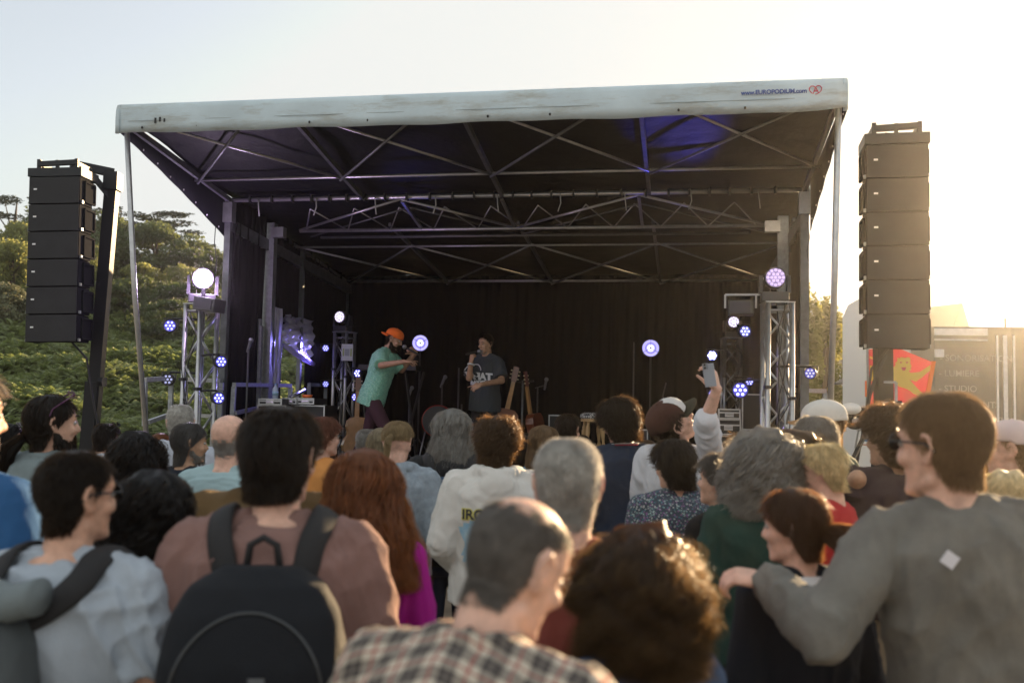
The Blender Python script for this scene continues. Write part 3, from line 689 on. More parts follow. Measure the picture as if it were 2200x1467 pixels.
# lattice girder under the roof hinge
ZL = ZH - .17
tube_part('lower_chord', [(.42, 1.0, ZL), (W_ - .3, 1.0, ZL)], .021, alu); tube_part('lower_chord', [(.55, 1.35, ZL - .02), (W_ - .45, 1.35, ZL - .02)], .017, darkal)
nz = 20
for i in range(nz):
    a = .5 + (W_ - .9) * i / nz; c = .5 + (W_ - .9) * (i + 1) / nz
    tube_part('web_rod', [(a, 1.0 if i % 2 == 0 else .45, ZL if i % 2 == 0 else ZH - .02), (c, .45 if i % 2 == 0 else 1.0, ZH - .02 if i % 2 == 0 else ZL)], .008, alu, seg=6)
for i, (a, c) in enumerate(((.42, 1.95), (1.95, 3.05), (3.05, 4.5), (4.5, W_ - .3))):
    tube_part('tie_rod', [(a, 1.0, ZL + .01) if i % 2 == 0 else (a, .05, ZH - .01), (c, .05, ZH - .01) if i % 2 == 0 else (c, 1.0, ZL + .01)], .016, alu, seg=8)
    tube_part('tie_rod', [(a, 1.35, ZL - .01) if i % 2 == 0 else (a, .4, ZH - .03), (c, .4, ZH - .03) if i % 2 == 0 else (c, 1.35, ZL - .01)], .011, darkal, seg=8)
for u in (1.95, 3.05, 4.5): b = MB(); b.bar((u, .9, ZL), (u, .1, ZH - .02), .03, .03); b.build('strut', alu, stage)
for i, u in enumerate(np.linspace(.35, W_ - .45, 9)):   # dangling straps on the hinge purlin
    tube_part('strap', [(u, -.03, ZH), (u + .01, -.035, ZH - .1), (u + .02 * (-1) ** i, -.03, ZH - .19)], .007, mat('strap_pale', (.4, .42, .4), .7), seg=6)
for i in range(26): b = MB(); b.box((.25 + i * (W_ - .5) / 25 + .04 * math.sin(i * 7), 0, ZH), (.022, .075, .075)); b.build('cable_tie', blackm, stage)
# columns and side beams
for u, s_ in ((0, 1), (W_, -1)):
    b = MB(); b.box((u, 0, (ZH + FLOOR) / 2 - .03), (.07 if s_ > 0 else .08, .07, ZH - FLOOR)); b.build('corner_post', darkal, stage)
    b = MB(); b.box((u, 0, ZH - .14), (.11, .1, .22)); b.build('hinge_plate', alu, stage)
    uc = u + (.06 if s_ > 0 else -.12); b = MB(); b.box((uc, 1.0, (ZH + FLOOR) / 2 - .05), (.115, .10, ZH - FLOOR - .05)); b.build('column', galv, stage)
    b = MB(); b.box((uc + s_ * .12, .93, ZL - .03), (.16, .1, .12)); b.build('corner_bracket', alu, stage)
    b = MB(); b.bar((u, 0, ZH - .28), (uc, 3.8, ZR - .12), .08, .13); b.build('side_beam', darkal, stage)
    b = MB(); b.box((u + s_ * .06, 2.0, (ZH + FLOOR) / 2 - .1), (.05, .06, ZH - FLOOR - .25)); b.build('side_post', darkal, stage)
    tube_part('rear_post', [(u + s_ * .05, 3.78, FLOOR), (u + s_ * .05, 3.78, ZR)], .02, darkal)
# galvanised cable ladder beside the left column
b = MB(); b.box((-.18 + .2, .78, 1.85), (.14, .05, 1.7)); b.box((.02, .78, 2.72), (.10, .06, .12)); b.build('cable_ladder', galv, stage)
# front support poles
for u, s_, EF in ((0, -1, EL), (W_, 1, ER)):
    tube_part('support_pole', [(u + s_ * EF * .95, VF + .05, ZF - .05), (u + s_ * EF * .93, VF + .30, 2.8), (u + s_ * EF * .9, VF + .95, .02)], .025, alu, seg=14)
    b = MB(); b.box((u + s_ * EF * .9, VF + .95, .02), (.2, .2, .04)); b.build('pole_foot', galv, stage)
# side flaps hanging from the canopy edge
for u, s_, EF in ((0, -1, EL), (W_, 1, ER)):
    n = 26; A = []; Bt = []
    for i in range(n):
        t = i / (n - 1); v = VF + .02 + (0 - VF + .03) * t; e = EF * (1 - t) + .06; A.append((u + s_ * e, v, zroof(v) + .1)); h_ = .16 + .34 * t ** 1.15
        Bt.append((u + s_ * (e + .003 * math.sin(i * 1.3)), v, zroof(v) + .1 - h_ + .01 * math.sin(t * math.pi)))
    V = np.array(A + Bt); V = np.concatenate([V, V + np.array([s_ * .006, 0, 0])]); N2 = 2 * n
    F = [(i, i + 1, n + i + 1, n + i) for i in range(n - 1)]; F += [(N2 + a, N2 + d, N2 + c, N2 + b_) for a, b_, c, d in F]; F += [(n + i, n + i + 1, N2 + n + i + 1, N2 + n + i) for i in range(n - 1)]
    fl = mesh_obj('side_flap', V, F, tarpin, stage)
    for i in range(2, n, 3): b = MB(); b.ell(Bt[i][:2] + (Bt[i][2] + .035,), (.009, .009, .010), seg=8, rings=6); b.build('eyelet', mat('eyelet_steel', (.8, .8, .8), .3, .6), fl)
# drapes: back wall, side walls with a tied-up window
def sheet(name, path, z0, z1, m, nfold=30, amp=.03, nz=14, zfun=None, parent=stage, drop=None, seed=0):
    r = np.random.default_rng(seed); p = np.array(path, float); L = prof_len(p); nu = max(12, nfold * 6); s_ = np.linspace(0, L[-1], nu)
    x = np.interp(s_, L, p[:, 0]); y = np.interp(s_, L, p[:, 1]); tx = np.gradient(x); ty = np.gradient(y); l = np.hypot(tx, ty); nx, ny = -ty / l, tx / l
    ph = np.cumsum(r.uniform(.6, 1.4, nu)) * nfold * 2 * math.pi / nu; V = []
    for j in range(nz):
        t = j / (nz - 1); zt = z1 if zfun is None else zfun(s_); z = z0 + (zt - z0) * t
        d = amp * np.sin(ph + .6 * math.sin(t * 4)) * (1 - .25 * t) + amp * .5 * np.sin(ph * .37 + t * 2); V.append(np.stack([x + nx * d, y + ny * d, np.broadcast_to(z, x.shape)], 1))
    V = np.concatenate(V); F = [(j * nu + i, j * nu + i + 1, (j + 1) * nu + i + 1, (j + 1) * nu + i) for j in range(nz - 1) for i in range(nu - 1)]
    o = mesh_obj(name, V, F, m, parent); so = o.modifiers.new('s', 'SOLIDIFY'); so.thickness = .006; return o
sheet('back_drape', [(-.05, 3.9), (W_ + .05, 3.9)], FLOOR, ZR + .10, drape, 46, .02)
sheet('side_drape', [(.02, .02), (.02, .9)], .25, ZH + .02, drape, 9, .035, seed=2)
sheet('side_drape', [(.0, .9), (0, 1.5)], FLOOR, ZH - .0, drape, 5, .03, seed=3)
sheet('side_drape', [(0, 2.42), (0, 3.9)], FLOOR, ZR + .16, drape, 8, .025, seed=4)
sheet('side_drape', [(0, 1.48), (0, 2.44)], 2.72, ZR + .26, drape, 6, .03, seed=5)
sheet('side_drape', [(W_, .02), (W_, 3.9)], .4, ZR + .2, drape, 22, .03, seed=6)
# crumpled translucent sheet gathered in the side window, glowing where the lamp strikes it
plast = mat('crumpled_sheet', (.55, .52, .68), .25, trans=.35, tcol=(.6, .55, .8), bump=.9, bscale=14, spec=.9)
r_ = np.random.default_rng(3)
def crumple(name, grid, parent):
    n, m_ = grid.shape[:2]; V = grid.reshape(-1, 3); F = [(i * m_ + j, i * m_ + j + 1, (i + 1) * m_ + j + 1, (i + 1) * m_ + j) for i in range(n - 1) for j in range(m_ - 1)]
    return mesh_obj(name, V, F, plast, parent)
gr = np.zeros((26, 30, 3))
for i in range(26):
    for j in range(30):
        t, s_ = i / 25, j / 29; zz = 2.9 - .42 * t + .1 * (s_ - .5) * -t * 1.6
        gr[i, j] = (.05 + .05 * math.sin(j * 1.7 + i * .25) * (1 - t * .4) + .02 * math.sin(j * .6 + i), 1.5 + .92 * s_ + .03 * math.sin(i * .8 + j), zz + .012 * math.sin(j * 2.1))
crumple('window_sheet', gr, stage)
b = MB(); b.tube([(.07, 1.46, 2.52), (.09, 1.8, 2.44), (.08, 2.15, 2.38), (.07, 2.46, 2.33)], [.03, .045, .045, .03], 12); b.build('rolled_hem', plast, stage, True)
gr = np.zeros((40, 16, 3))
for i in range(40):
    for j in range(16):
        t, s_ = i / 39, j / 15; wdt = .22 * (1 - abs(t - .25) * .9) + .02; gr[i, j] = (.08 + .05 * math.sin(s_ * 14 + t * 5) * (1 - .3 * t), 1.15 + (s_ - .5) * wdt + .04 * math.sin(t * 5), 2.95 - 1.9 * t)
crumple('gathered_sheet', gr, stage)
# ================================================================ land, plants, far things
def sstep(a, b, x): t = np.clip((x - a) / (b - a), 0, 1); return t * t * (3 - 2 * t)
def hgt(x, y):
    x = np.asarray(x, float); y = np.asarray(y, float)
    L = 1 - sstep(-1.5, 6.5, x + (y - 15) * .06)
    up = np.maximum(0, y - 14.5) * .215; up = np.where(up > 9.2, 9.2 + (up - 9.2) * .25, up); up = np.where(y > 90, up + (90 - y) * .02, up)
    h = L * up * sstep(13, 20, y) + L * .3 * np.sin(x * .5 + 1) * np.sin(y * .33) * sstep(16, 24, y)
    Rr = sstep(7, 14, x) * sstep(18, 40, y) * .5
    return h + Rr
n1 = 150; xs = np.sign(np.linspace(-1, 1, n1)) * np.abs(np.linspace(-1, 1, n1)) ** 2.6 * 1500; ys = np.concatenate([np.linspace(-30, 0, 12)[:-1], np.linspace(0, 70, 110), 70 + (np.linspace(0, 1, 40)[1:]) ** 2.5 * 1500])
X, Y = np.meshgrid(xs, ys); Z = hgt(X, Y); V = np.stack([X, Y, Z], 2).reshape(-1, 3); a = (np.arange(len(ys) - 1)[:, None] * n1 + np.arange(n1 - 1)[None, :]).ravel()
gm = mat('earth', (.16, .125, .085), .95, bump=.5, bscale=6, color2=(.30, .25, .18), vscale=1.3)
g = fast_obj('ground', V, np.stack([a, a + 1, a + n1 + 1, a + n1], 1), gm); tag(g, kind='structure')
# hillside turf under the bracken
xs2 = np.linspace(-34, 4, 90); ys2 = np.linspace(15, 75, 110); X, Y = np.meshgrid(xs2, ys2); V = np.stack([X, Y, hgt(X, Y) + .012], 2).reshape(-1, 3); a = (np.arange(109)[:, None] * 90 + np.arange(89)[None, :]).ravel()
g = fast_obj('hillside', V, np.stack([a, a + 1, a + 91, a + 90], 1), mat('turf_green', (.03, .055, .018), .95, color2=(.06, .09, .03), vscale=.8, bump=.6, bscale=12)); tag(g, kind='structure')

def frond_proto(np_=10):
    V = []; F = []; L = 1.0
    for i in range(np_):
        t = (i + .6) / np_; px_ = t; pz = .42 * math.sin(t * 2.0) - .12 * t * t; ln = .30 * math.sin(math.pi * min(1, (t + .18) * .86)) ** .8; w_ = .034
        for s in (-1, 1):
            b = len(V); V += [(px_ - w_, 0, pz), (px_ + w_, 0, pz), (px_ + w_ * 1.0 + .06, s * ln, pz - .05 - .04 * t), (px_ + .02, s * ln * .98, pz - .055 - .04 * t)]; F.append((b, b + 1, b + 2, b + 3))
    return np.array(V), np.array(F)
fv, ff = frond_proto()
def ferns(name, pts, size, m, seed=0, per=6):
    r = np.random.default_rng(seed); n = len(pts) * per; base = np.repeat(pts, per, 0) + r.normal(size=(n, 3)) * [.05, .05, .0]; az = r.uniform(0, 2 * np.pi, n); tl = r.uniform(-.25, .75, n); sc = np.repeat(size, per) * r.uniform(.6, 1.15, n)
    c, s_ = np.cos(tl), np.sin(tl); x = fv[None, :, 0] * c[:, None] - fv[None, :, 2] * s_[:, None]; z = fv[None, :, 0] * s_[:, None] + fv[None, :, 2] * c[:, None]; y = np.broadcast_to(fv[None, :, 1], x.shape)
    ca, sa = np.cos(az)[:, None], np.sin(az)[:, None]; P = np.stack([x * ca - y * sa, x * sa + y * ca, z], 2) * sc[:, None, None] + base[:, None, :]
    F = (ff[None] + (np.arange(n) * len(fv))[:, None, None]).reshape(-1, 4); return tag(fast_obj(name, P.reshape(-1, 3), F, m, smooth=False), 'green bracken covering the hillside behind the stage', 'bracken', kind='stuff')
fern_m = mat('fern', (.15, .18, .075), .55, island=.45, trans=.3, tcol=(.26, .32, .10), var=.35, vscale=.55, spec=.25)
N = 14000; dd = 13.3 + 25 * rng.uniform(0, 1, N) ** .62; pxs = rng.uniform(-330, 760, N); X = (pxs - 1100) / 2139 * dd; P = np.stack([X, dd, hgt(X, dd) + .1], 1)
ok = ~((X > -3.7) & (dd < 15.6)); P, dd = P[ok], dd[ok]; lump = .5 + .5 * np.sin(P[:, 0] * 1.7 + 2 * np.sin(P[:, 1] * .9)) * np.sin(P[:, 1] * 1.3)
P[:, 2] += lump * .28; ferns('bracken', P, (.17 + .006 * dd) * (.75 + .5 * lump), fern_m, 4, 5)

def crown_mesh(r, lumps, n, size, flat=1.0, up=.0):
    """leaf-sized faces scattered through lumps: list of (centre, radii)"""
    w_ = np.array([l[1][0] * l[1][1] + l[1][0] * l[1][2] for l in lumps]); w_ /= w_.sum(); k = r.choice(len(lumps), n, p=w_)
    C = np.array([l[0] for l in lumps])[k]; Rd = np.array([l[1] for l in lumps])[k]; d = r.normal(size=(n, 3)); d /= np.linalg.norm(d, axis=1)[:, None]; rad = r.uniform(.35, 1.0, n) ** .5 * (1 + r.normal(size=n) * .08)
    P = C + d * Rd * rad[:, None]; s_ = size * r.uniform(.5, 1.3, n); a = r.normal(size=(n, 3)); a /= np.linalg.norm(a, axis=1)[:, None]; a[:, 2] *= flat; b = np.cross(a, r.normal(size=(n, 3))); b /= np.linalg.norm(b, axis=1)[:, None]; b[:, 2] *= flat
    V = np.stack([P - a * s_[:, None] * .5, P + b * s_[:, None] * .33, P + a * s_[:, None] * .6, P - b * s_[:, None] * .33], 1).reshape(-1, 3); return V, np.arange(n * 4).reshape(-1, 4)

def tree(label, px, pyb, pyt, wpx, d, leaf, kind='round', n=5000, size=.16, seed=0, cat='tree', group=None, name='tree', trunk=True, z0=None):
    r = np.random.default_rng(seed + int(px)); B = at(px, pyb, d); T = at(px, pyt, d); wd = wpx / 2139 * d; z0 = float(hgt(B.x, B.y)) if z0 is None else z0; H = T.z - z0
    root = empty(name, (B.x, B.y, z0), 0, label, cat, group); lum = []; cb = .05; ch = H - cb
    if kind == 'round':
        for i in range(34):
            a = r.uniform(0, 2 * math.pi); q = r.uniform(0, 1); rr = math.sin(math.pi * min(1, .15 + q * .85)) ** .6; f_ = r.uniform(.35, .95)
            lum.append(((math.cos(a) * wd / 2 * rr * f_ * .8, math.sin(a) * wd / 2 * rr * f_ * .8, cb + ch * (.05 + q * .85)), (wd * r.uniform(.09, .19), wd * r.uniform(.09, .19), ch * r.uniform(.07, .15))))
    elif kind == 'layer':
        for i in range(30):
            a = r.uniform(0, 2 * math.pi); q = r.uniform(0, 1); f_ = r.uniform(.1, 1.0)
            lum.append(((math.cos(a) * wd / 2 * f_, math.sin(a) * wd / 2 * f_, cb + ch * (.2 + .78 * q) * (1 - .15 * f_)), (wd * r.uniform(.08, .2), wd * r.uniform(.08, .2), ch * r.uniform(.02, .05))))
    V, F = crown_mesh(r, lum, n, size, 1.0 if kind == 'round' else .35); fast_obj('crown', V, F, leaf, root, smooth=False)
    t = MB(); t.tube([(0, 0, -.2), (.05, .02, H * .35), (-.04, .0, H * .62), (.02, 0, H * .85)], [.035 * H, .028 * H, .018 * H, .006 * H], 8)
    for i in range(7):
        l = lum[r.integers(len(lum))][0]; zb = H * r.uniform(.25, .6); t.tube([(0, 0, zb), (l[0] * .5, l[1] * .5, (zb + l[2]) / 2 + .1), l], [.014 * H, .009 * H, .003 * H], 6)
    t.build('trunk', mat('bark', (.07, .05, .035), .9, bump=.5, bscale=30), root, True)
    return root
lf_g = mat('leaf_gorse', (.15, .165, .06), .6, island=.45, trans=.42, tcol=(.40, .41, .14), spec=.2)
lf_o = mat('leaf_olive', (.075, .10, .045), .65, island=.45, trans=.32, tcol=(.22, .26, .10), spec=.2)
lf_d = mat('leaf_cypress', (.03, .042, .022), .7, island=.4, trans=.12, tcol=(.06, .08, .02), spec=.2)
lf_k = mat('leaf_dark', (.06, .08, .035), .6, island=.4, trans=.3, tcol=(.16, .2, .07), spec=.2)
lf_r = mat('leaf_backlit', (.06, .08, .022), .6, island=.4, trans=.45, tcol=(.34, .32, .06), spec=.2)
hg = 'trees and shrubs along the top of the hillside'
HT = [ # label, px, py base, py top, width, d, leaf, kind, n, size
 ('dark ragged cypress at the picture edge, highest on the hillside', 30, 540, 405, 150, 52, lf_d, 'layer', 5000, .2),
 ('olive green bushy tree rising between the cypress and the hanging speakers', 95, 560, 428, 130, 50, lf_o, 'round', 6000, .17),
 ('pale yellow-green gorse bush lit by the sun below the highest cypress', 40, 640, 470, 170, 42, lf_g, 'round', 7000, .13),
 ('bright sunlit gorse bush low at the picture edge', 25, 640, 515, 130, 36, lf_g, 'round', 6000, .11),
 ('dark green bush under the pale gorse, partly behind the speakers', 90, 660, 560, 150, 38, lf_k, 'round', 5000, .13),
 ('tall dark cypress top showing between speaker mast and stage pole', 255, 560, 425, 110, 50, lf_d, 'layer', 3600, .2),
 ('olive tree behind the slanted speaker mast', 235, 580, 455, 120, 46, lf_o, 'round', 6000, .15),
 ('flat-topped cypress with black horizontal branches beside the stage pole', 335, 540, 446, 150, 52, lf_d, 'layer', 5000, .2),
 ('broad olive green tree under the flat-topped cypress', 335, 590, 468, 170, 47, lf_o, 'round', 9000, .15),
 ('olive tree sloping down toward the stage roof flap', 405, 590, 500, 130, 47, lf_o, 'round', 6000, .15),
 ('small thin cypress twigs above the last olive bush before the drapes', 445, 570, 522, 80, 50, lf_d, 'layer', 1500, .18),
 ('last olive bush before the black stage drapes', 465, 600, 538, 90, 46, lf_o, 'round', 4000, .14),
 ('yellow gorse sprig sunlit between the speakers and their mast', 215, 600, 520, 60, 40, lf_g, 'round', 2500, .1),
 ('long low golden gorse bush right above the dark thicket', 310, 620, 560, 110, 42, lf_g, 'round', 5000, .11),
 ('golden gorse bush above the bright stage lamp', 390, 630, 568, 110, 42, lf_g, 'round', 5000, .11),
 ('olive bush filling the ridge just beside the hanging speakers', 180, 600, 485, 110, 44, lf_o, 'round', 5000, .14),
 ('green bush low on the slope under the sunlit gorse by the picture edge', 60, 720, 620, 150, 33, lf_k, 'round', 6000, .12),
 ('green bush on the slope seen between speakers and stage pole', 240, 690, 595, 140, 35, lf_k, 'round', 6000, .12),
 ('dark thicket on the slope below the golden gorse', 300, 650, 585, 170, 36, lf_k, 'round', 7000, .13),
 ('dark thicket on the slope behind the bright stage lamp', 410, 670, 600, 150, 35, lf_k, 'round', 6500, .13),
 ('grey-green thicket low on the slope behind the lamp tower', 360, 740, 640, 190, 30, lf_k, 'round', 7000, .12),
 ('pale dry bush of upright twigs at the picture edge', 15, 690, 600, 110, 31, mat('leaf_dry', (.12, .13, .07), .7, island=.4, trans=.2, tcol=(.2, .2, .1)), 'round', 4000, .1)]
for i, (lb, px, yb, yt, wp, d, lf, kd, n, sz) in enumerate(HT): tree(lb, px, yb, yt, wp * 1.4, d, lf, kd, int(n * 1.5), sz, seed=i, group=hg, name='cypress_tree' if kd == 'layer' else 'shrub', cat='tree' if kd == 'layer' or 'tree' in lb else 'bush')
rg = 'trees behind the site beyond the stage'
for i, (lb, px, yb, yt, wp, d, n) in enumerate([('tall backlit conifer just beyond the stage corner drape', 1728, 760, 568, 110, 27, 9000), ('rounded backlit tree beyond the stage corner, behind the support pole', 1775, 790, 640, 120, 28, 8000),
        ('low backlit tree above the white house beside the hanging speakers', 1815, 790, 668, 120, 30, 7000), ('low backlit shrub behind the grey toilets', 1720, 840, 720, 110, 29, 5000)]):
    tree(lb, px, yb, yt, wp, d, lf_r, 'round', n, .13, seed=40 + i, group=rg, name='conifer_tree' if i == 0 else 'tree')
# far low hedge line all round the horizon
# ---- white house with shutters
whitew = mat('white_render', (.72, .70, .66), .8, var=.05, vscale=3); slate = mat('slate_roof', (.10, .09, .085), .7, bump=.4, bscale=18, stretch=(1, 1, 3))
c = at(1850, 860, 38); h = empty('house', (c.x, c.y, float(hgt(c.x, c.y))), R(-12), 'white rendered house with pale shutters behind the portable toilets', 'house')
b = MB(); b.box((0, 0, 1.6), (7, 6, 3.2)); b.build('wall', whitew, h)
b = MB(); b.prism([(-3.2, 3.2), (3.2, 3.2), (0, 3.9)], 7.3, Matrix.Rotation(R(90), 4, 'Z')); b.build('roof', slate, h)
for u in (-2.2, .2, 2.4):
    f = MB(); f.box((u, -3.02, 1.75), (1.1, .06, 1.5)); f = f.build('window', mat('window_glass_far', (.25, .27, .28), .2), h); s = MB(); s.box((u - .8, -3.05, 1.75), (.48, .05, 1.5)); s.box((u + .8, -3.05, 1.75), (.48, .05, 1.5)); s.build('shutters', mat('shutter_pale', (.55, .56, .56), .7), f)
c = at(2030, 800, 42); h = empty('house', (c.x, c.y, float(hgt(c.x, c.y))), R(20), 'steep brown gabled house roof showing above the dark lorry', 'house')
zt = at(2030, 655, 42).z - h.location.z
b = MB(); b.box((0, 0, zt / 2 - .8), (1.2, 1.6, zt - 1.6)); b.build('wall', mat('brown_wall', (.30, .24, .19), .8), h); b = MB(); b.prism([(-.7, zt - 1.62), (.7, zt - 1.62), (.1, zt)], 1.8); b.build('roof', slate, h)
# ---- portable toilets
pl = mat('toilet_grey', (.20, .22, .23), .5, var=.1); pw = mat('toilet_roof_white', (.6, .62, .62), .5)
for i, (px, lb) in enumerate(((1745, 'grey portable toilet with slatted wall beside the white house'), (1792, 'grey portable toilet with arched door behind the stage pole'))):
    c = at(px, 860, 30 - i * .6); t = empty('portable_toilet', (c.x, c.y, float(hgt(c.x, c.y)) + .35), R(-18), lb, 'toilet', 'portable toilets behind the stage')
    b = MB(); b.box((0, 0, 1.05), (1.1, 1.1, 2.1), bev=.03); b.build('body', pl, t); b = MB(); b.loft([ering(Matrix.Identity(4), 2.1, .58, .58, n=6), ering(Matrix.Identity(4), 2.2, .55, .55, n=5), ering(Matrix.Identity(4), 2.32, .3, .3)]); b.build('roof', pw, t, True)
    b = MB(); b.prism([(-.36, .1), (.36, .1), (.36, 1.6), (.28, 1.85), (0, 1.97), (-.28, 1.85), (-.36, 1.6)], .04, Matrix.Translation((0, -.56, 0))); dr = b.build('door', mat('toilet_door', (.13, .15, .16), .5), t)
    b = MB(); b.ell((.05, -.6, 1.72), (.09, .01, .09)); b.build('door_sign', mat('sign_white', (.75, .75, .75), .5), dr)
    for k in range(5): b = MB(); b.box((0, -.565, .3 + 0 * k + k * .0 + 1.85 + k * .0), (.001, .001, .001))
c = at(1765, 866, 26); t = empty('garden_wall', (c.x, c.y, float(hgt(c.x, c.y))), R(-5), 'low pale stone wall in front of the white house', 'wall'); b = MB(); b.box((0, 0, .45), (5, .35, .9)); b.build('stonework', mat('pale_stone', (.42, .38, .3), .9, var=.3, vscale=5, bump=.6, bscale=14), t)
# grass tufts at the foot of the hedge beyond the stage
P = []; 
N = 900; dd = rng.uniform(13.5, 26, N); pxs = rng.uniform(1705, 1880, N); X = (pxs - 1100) / 2139 * dd; ok = dd > 12.5
P = np.stack([X, dd, hgt(X, dd)], 1)[ok]; r = rng; n = len(P) * 14; B = np.repeat(P, 14, 0) + r.normal(size=(n, 3)) * [.12, .12, 0]; az = r.uniform(0, 6.28, n); h_ = r.uniform(.12, .42, n); dx = np.stack([np.cos(az), np.sin(az), 0 * az], 1)
V = np.stack([B - dx * .009, B + dx * .009, B + np.stack([np.cos(az + 1) * .1, np.sin(az + 1) * .1, h_], 1)], 1).reshape(-1, 3); V4 = np.stack([V[0::3], V[1::3], V[2::3], V[2::3] + [0, 0, .001]], 1).reshape(-1, 3)
tag(fast_obj('grass', V4, np.arange(len(V4)).reshape(-1, 4), mat('grass_dry', (.12, .13, .04), .7, island=.4, trans=.4, tcol=(.4, .36, .1)), smooth=False), 'rough dry grass beside the sandy track beyond the stage', 'grass', kind='stuff')
# ---- wooden well shelter
c = at(1843, 880, 20); t = empty('well_shelter', (c.x, c.y, float(hgt(c.x, c.y))), R(15), 'small wooden shelter with grey hipped roof beside the red banner', 'shelter'); zt = at(1843, 803, 20).z - t.location.z
b = MB(); b.loft([ering(Matrix.Identity(4), zt - .22, .36, .36, n=8, seg=16), ering(Matrix.Identity(4), zt - .18, .36, .36, n=8, seg=16), ering(Matrix.Identity(4), zt, .03, .2, n=8, seg=16)]); b.build('roof', slate, t)
for x in (-.22, .22): b = MB(); b.box((x, 0, (zt - .22) / 2), (.09, .09, zt - .22)); b.build('post', mat('brown_wood', (.22, .12, .06), .7), t)
b = MB(); b.box((0, 0, .35), (.7, .6, .7)); b.build('base', mat('pale_stone', (.42, .38, .3)), t)
c = at(1864, 880, 15); t = empty('orange_sign', (c.x, c.y, 0), 0, 'narrow upright orange panel beside the red banner', 'sign'); z1 = at(1864, 818, 15).z; z2 = at(1864, 852, 15).z
b = MB(); b.box((0, 0, (z1 + z2) / 2), (.07, .03, z1 - z2)); b.build('panel', mat('orange_plastic', (.85, .16, .01), .5), t); b = MB(); b.box((0, .03, z1 / 2), (.03, .03, z1)); b.build('post', galv, t)
# ---- white van-box and dark lorry with lettering
c = at(1935, 880, 19); t = empty('box_truck', (c.x, c.y, 0), R(-23), 'white lorry with high rounded box standing behind the hanging speakers', 'truck'); zt = at(1935, 637, 19).z
b = MB(); pr = [(-1.05, .9), (.62, .9), (.62, zt - 1.1), (.5, zt - .55), (.28, zt - .18), (.1, zt), (-.7, zt), (-.95, zt - .15), (-1.05, zt - .4)]; b.prism(pr, 4, Matrix.Translation((0, 2.0, 0))); b.build('box', mat('lorry_white', (.66, .67, .68), .4), t)
b = MB(); b.box((.585, -.015, 2.2), (.05, .03, 2.5)); b.build('edge_trim', alu, t)
for x in (-.75, .35):
    b = MB(); b.tube([(x - .12, .9, .45), (x + .12, .9, .45)], .45, 20); b.build('wheel', mat('tyre_black', (.02, .02, .02), .8), t, True)
c = at(2010, 880, 17.5); t = empty('lorry_trailer', (c.x, c.y, 0), R(-6), 'dark lorry trailer with pale service words painted on its side', 'lorry'); zt = at(2010, 700, 17.5).z
dk = mat('trailer_dark', (.055, .058, .06), .45, var=.15, vscale=2, bump=.08, bscale=10); gl = mat('letter_grey', (.26, .27, .28), .5)
b = MB(); b.box((2.2, 1.3, (zt + .8) / 2), (4.4, 2.5, zt - .8), bev=.02); body = b.build('body', dk, t)
for (x, w_, m_) in ((1.06, .03, 'w'), (1.19, .07, 'g'), (1.34, .03, 'w')): b = MB(); b.box((x, .035, (zt + .9) / 2), (w_, .03, zt - 1.2)); b.build('door_rail', alu if m_ == 'g' else mat('sign_white', (.75,) * 3), t)
b = MB(); b.box((.45, .035, zt - .1), (.9, .03, .12)); b.box((.45, .035, zt - .24), (.9, .025, .03)); b.build('top_rail', alu, t); b = MB(); b.box((.08, .03, zt - .48), (.16, .03, .14)); b.build('hatch', alu, t)
b = MB(); b.box((1.07, .03, at(2155, 932, 17.2).z), (.20, .04, .1)); b.build('lock_handle', alu, t)
b = MB(); b.box((1.2, 0.04, zt + .07), (.03, .03, .16)); b.build('marker', dk, t)
for i in range(3): b = MB(); b.tube([(2.2 + i * .9, -.02, .42), (2.2 + i * .9, .22, .42)], .42, 20); b.build('wheel', mat('tyre_black', (.02, .02, .02), .8), t, True)
for (w_, py, px) in (('- SONORISATION', 768, 2024), ('- LUMIERE', 801, 2022), ('- STUDIO', 834, 2022), ('- EVENEMENTS', 868, 2022), ('- INSTRUMENTS', 868, 0), ('- LOGICIELS', 902, 2068)):
    if px == 0: continue
    q = at(px, py + 6, 17.4); z = q.z; xl = (Matrix.Rotation(R(6), 3, 'Z') @ (q - t.location)).x; MT = Matrix.Translation((xl, .038, z)) @ Euler((R(90), 0, 0)).to_matrix().to_4x4()
    text('lettering', w_, .155, gl, MT, t, bold=.001, depth=.003)
# ---- red banner with a yellow winged beast
c = at(1935, 880, 11.2); t = empty('banner', (c.x, c.y, 0), 0, 'red sail-shaped banner with yellow winged cat behind the speaker mast', 'banner')
red = mat('banner_red', (.60, .10, .11), .7, trans=.35, tcol=(.8, .14, .14)); yel = mat('banner_yellow', (.78, .58, .12), .7, trans=.2)
def bp(px, py, d=11.2, dy=0): q = at(px, py, d); return (q.x - c.x, q.z)
poly = [bp(*p) for p in ((1866, 750), (1935, 750), (2008, 780), (2003, 795), (1992, 860), (1960, 900), (1900, 985), (1876, 955), (1868, 880))]
b = MB(); b.prism(poly, .012); b.build('cloth', red, t); b = MB(); b.prism([bp(*p) for p in ((2000, 776), (2009, 776), (1994, 862), (1985, 862))], .016, Matrix.Translation((0, -.016, 0))); b.build('edge_strip', mat('orange_plastic', (.85, .16, .01), .5), t)
beast = [(1927, 768), (1931, 770), (1935, 767), (1944, 769), (1950, 767), (1955, 769), (1955, 782), (1958, 787), (1955, 790), (1957, 794), (1951, 797), (1956, 801), (1975, 799), (1998, 784), (1996, 797), (1986, 805), (1980, 811), (1972, 816), (1968, 820), (1958, 817), (1953, 815), (1962, 825), (1972, 836), (1985, 848), (1972, 850), (1962, 846), (1955, 840), (1948, 836), (1940, 833), (1932, 831), (1920, 822), (1908, 812), (1906, 790), (1920, 788), (1924, 783), (1922, 780), (1927, 776)]
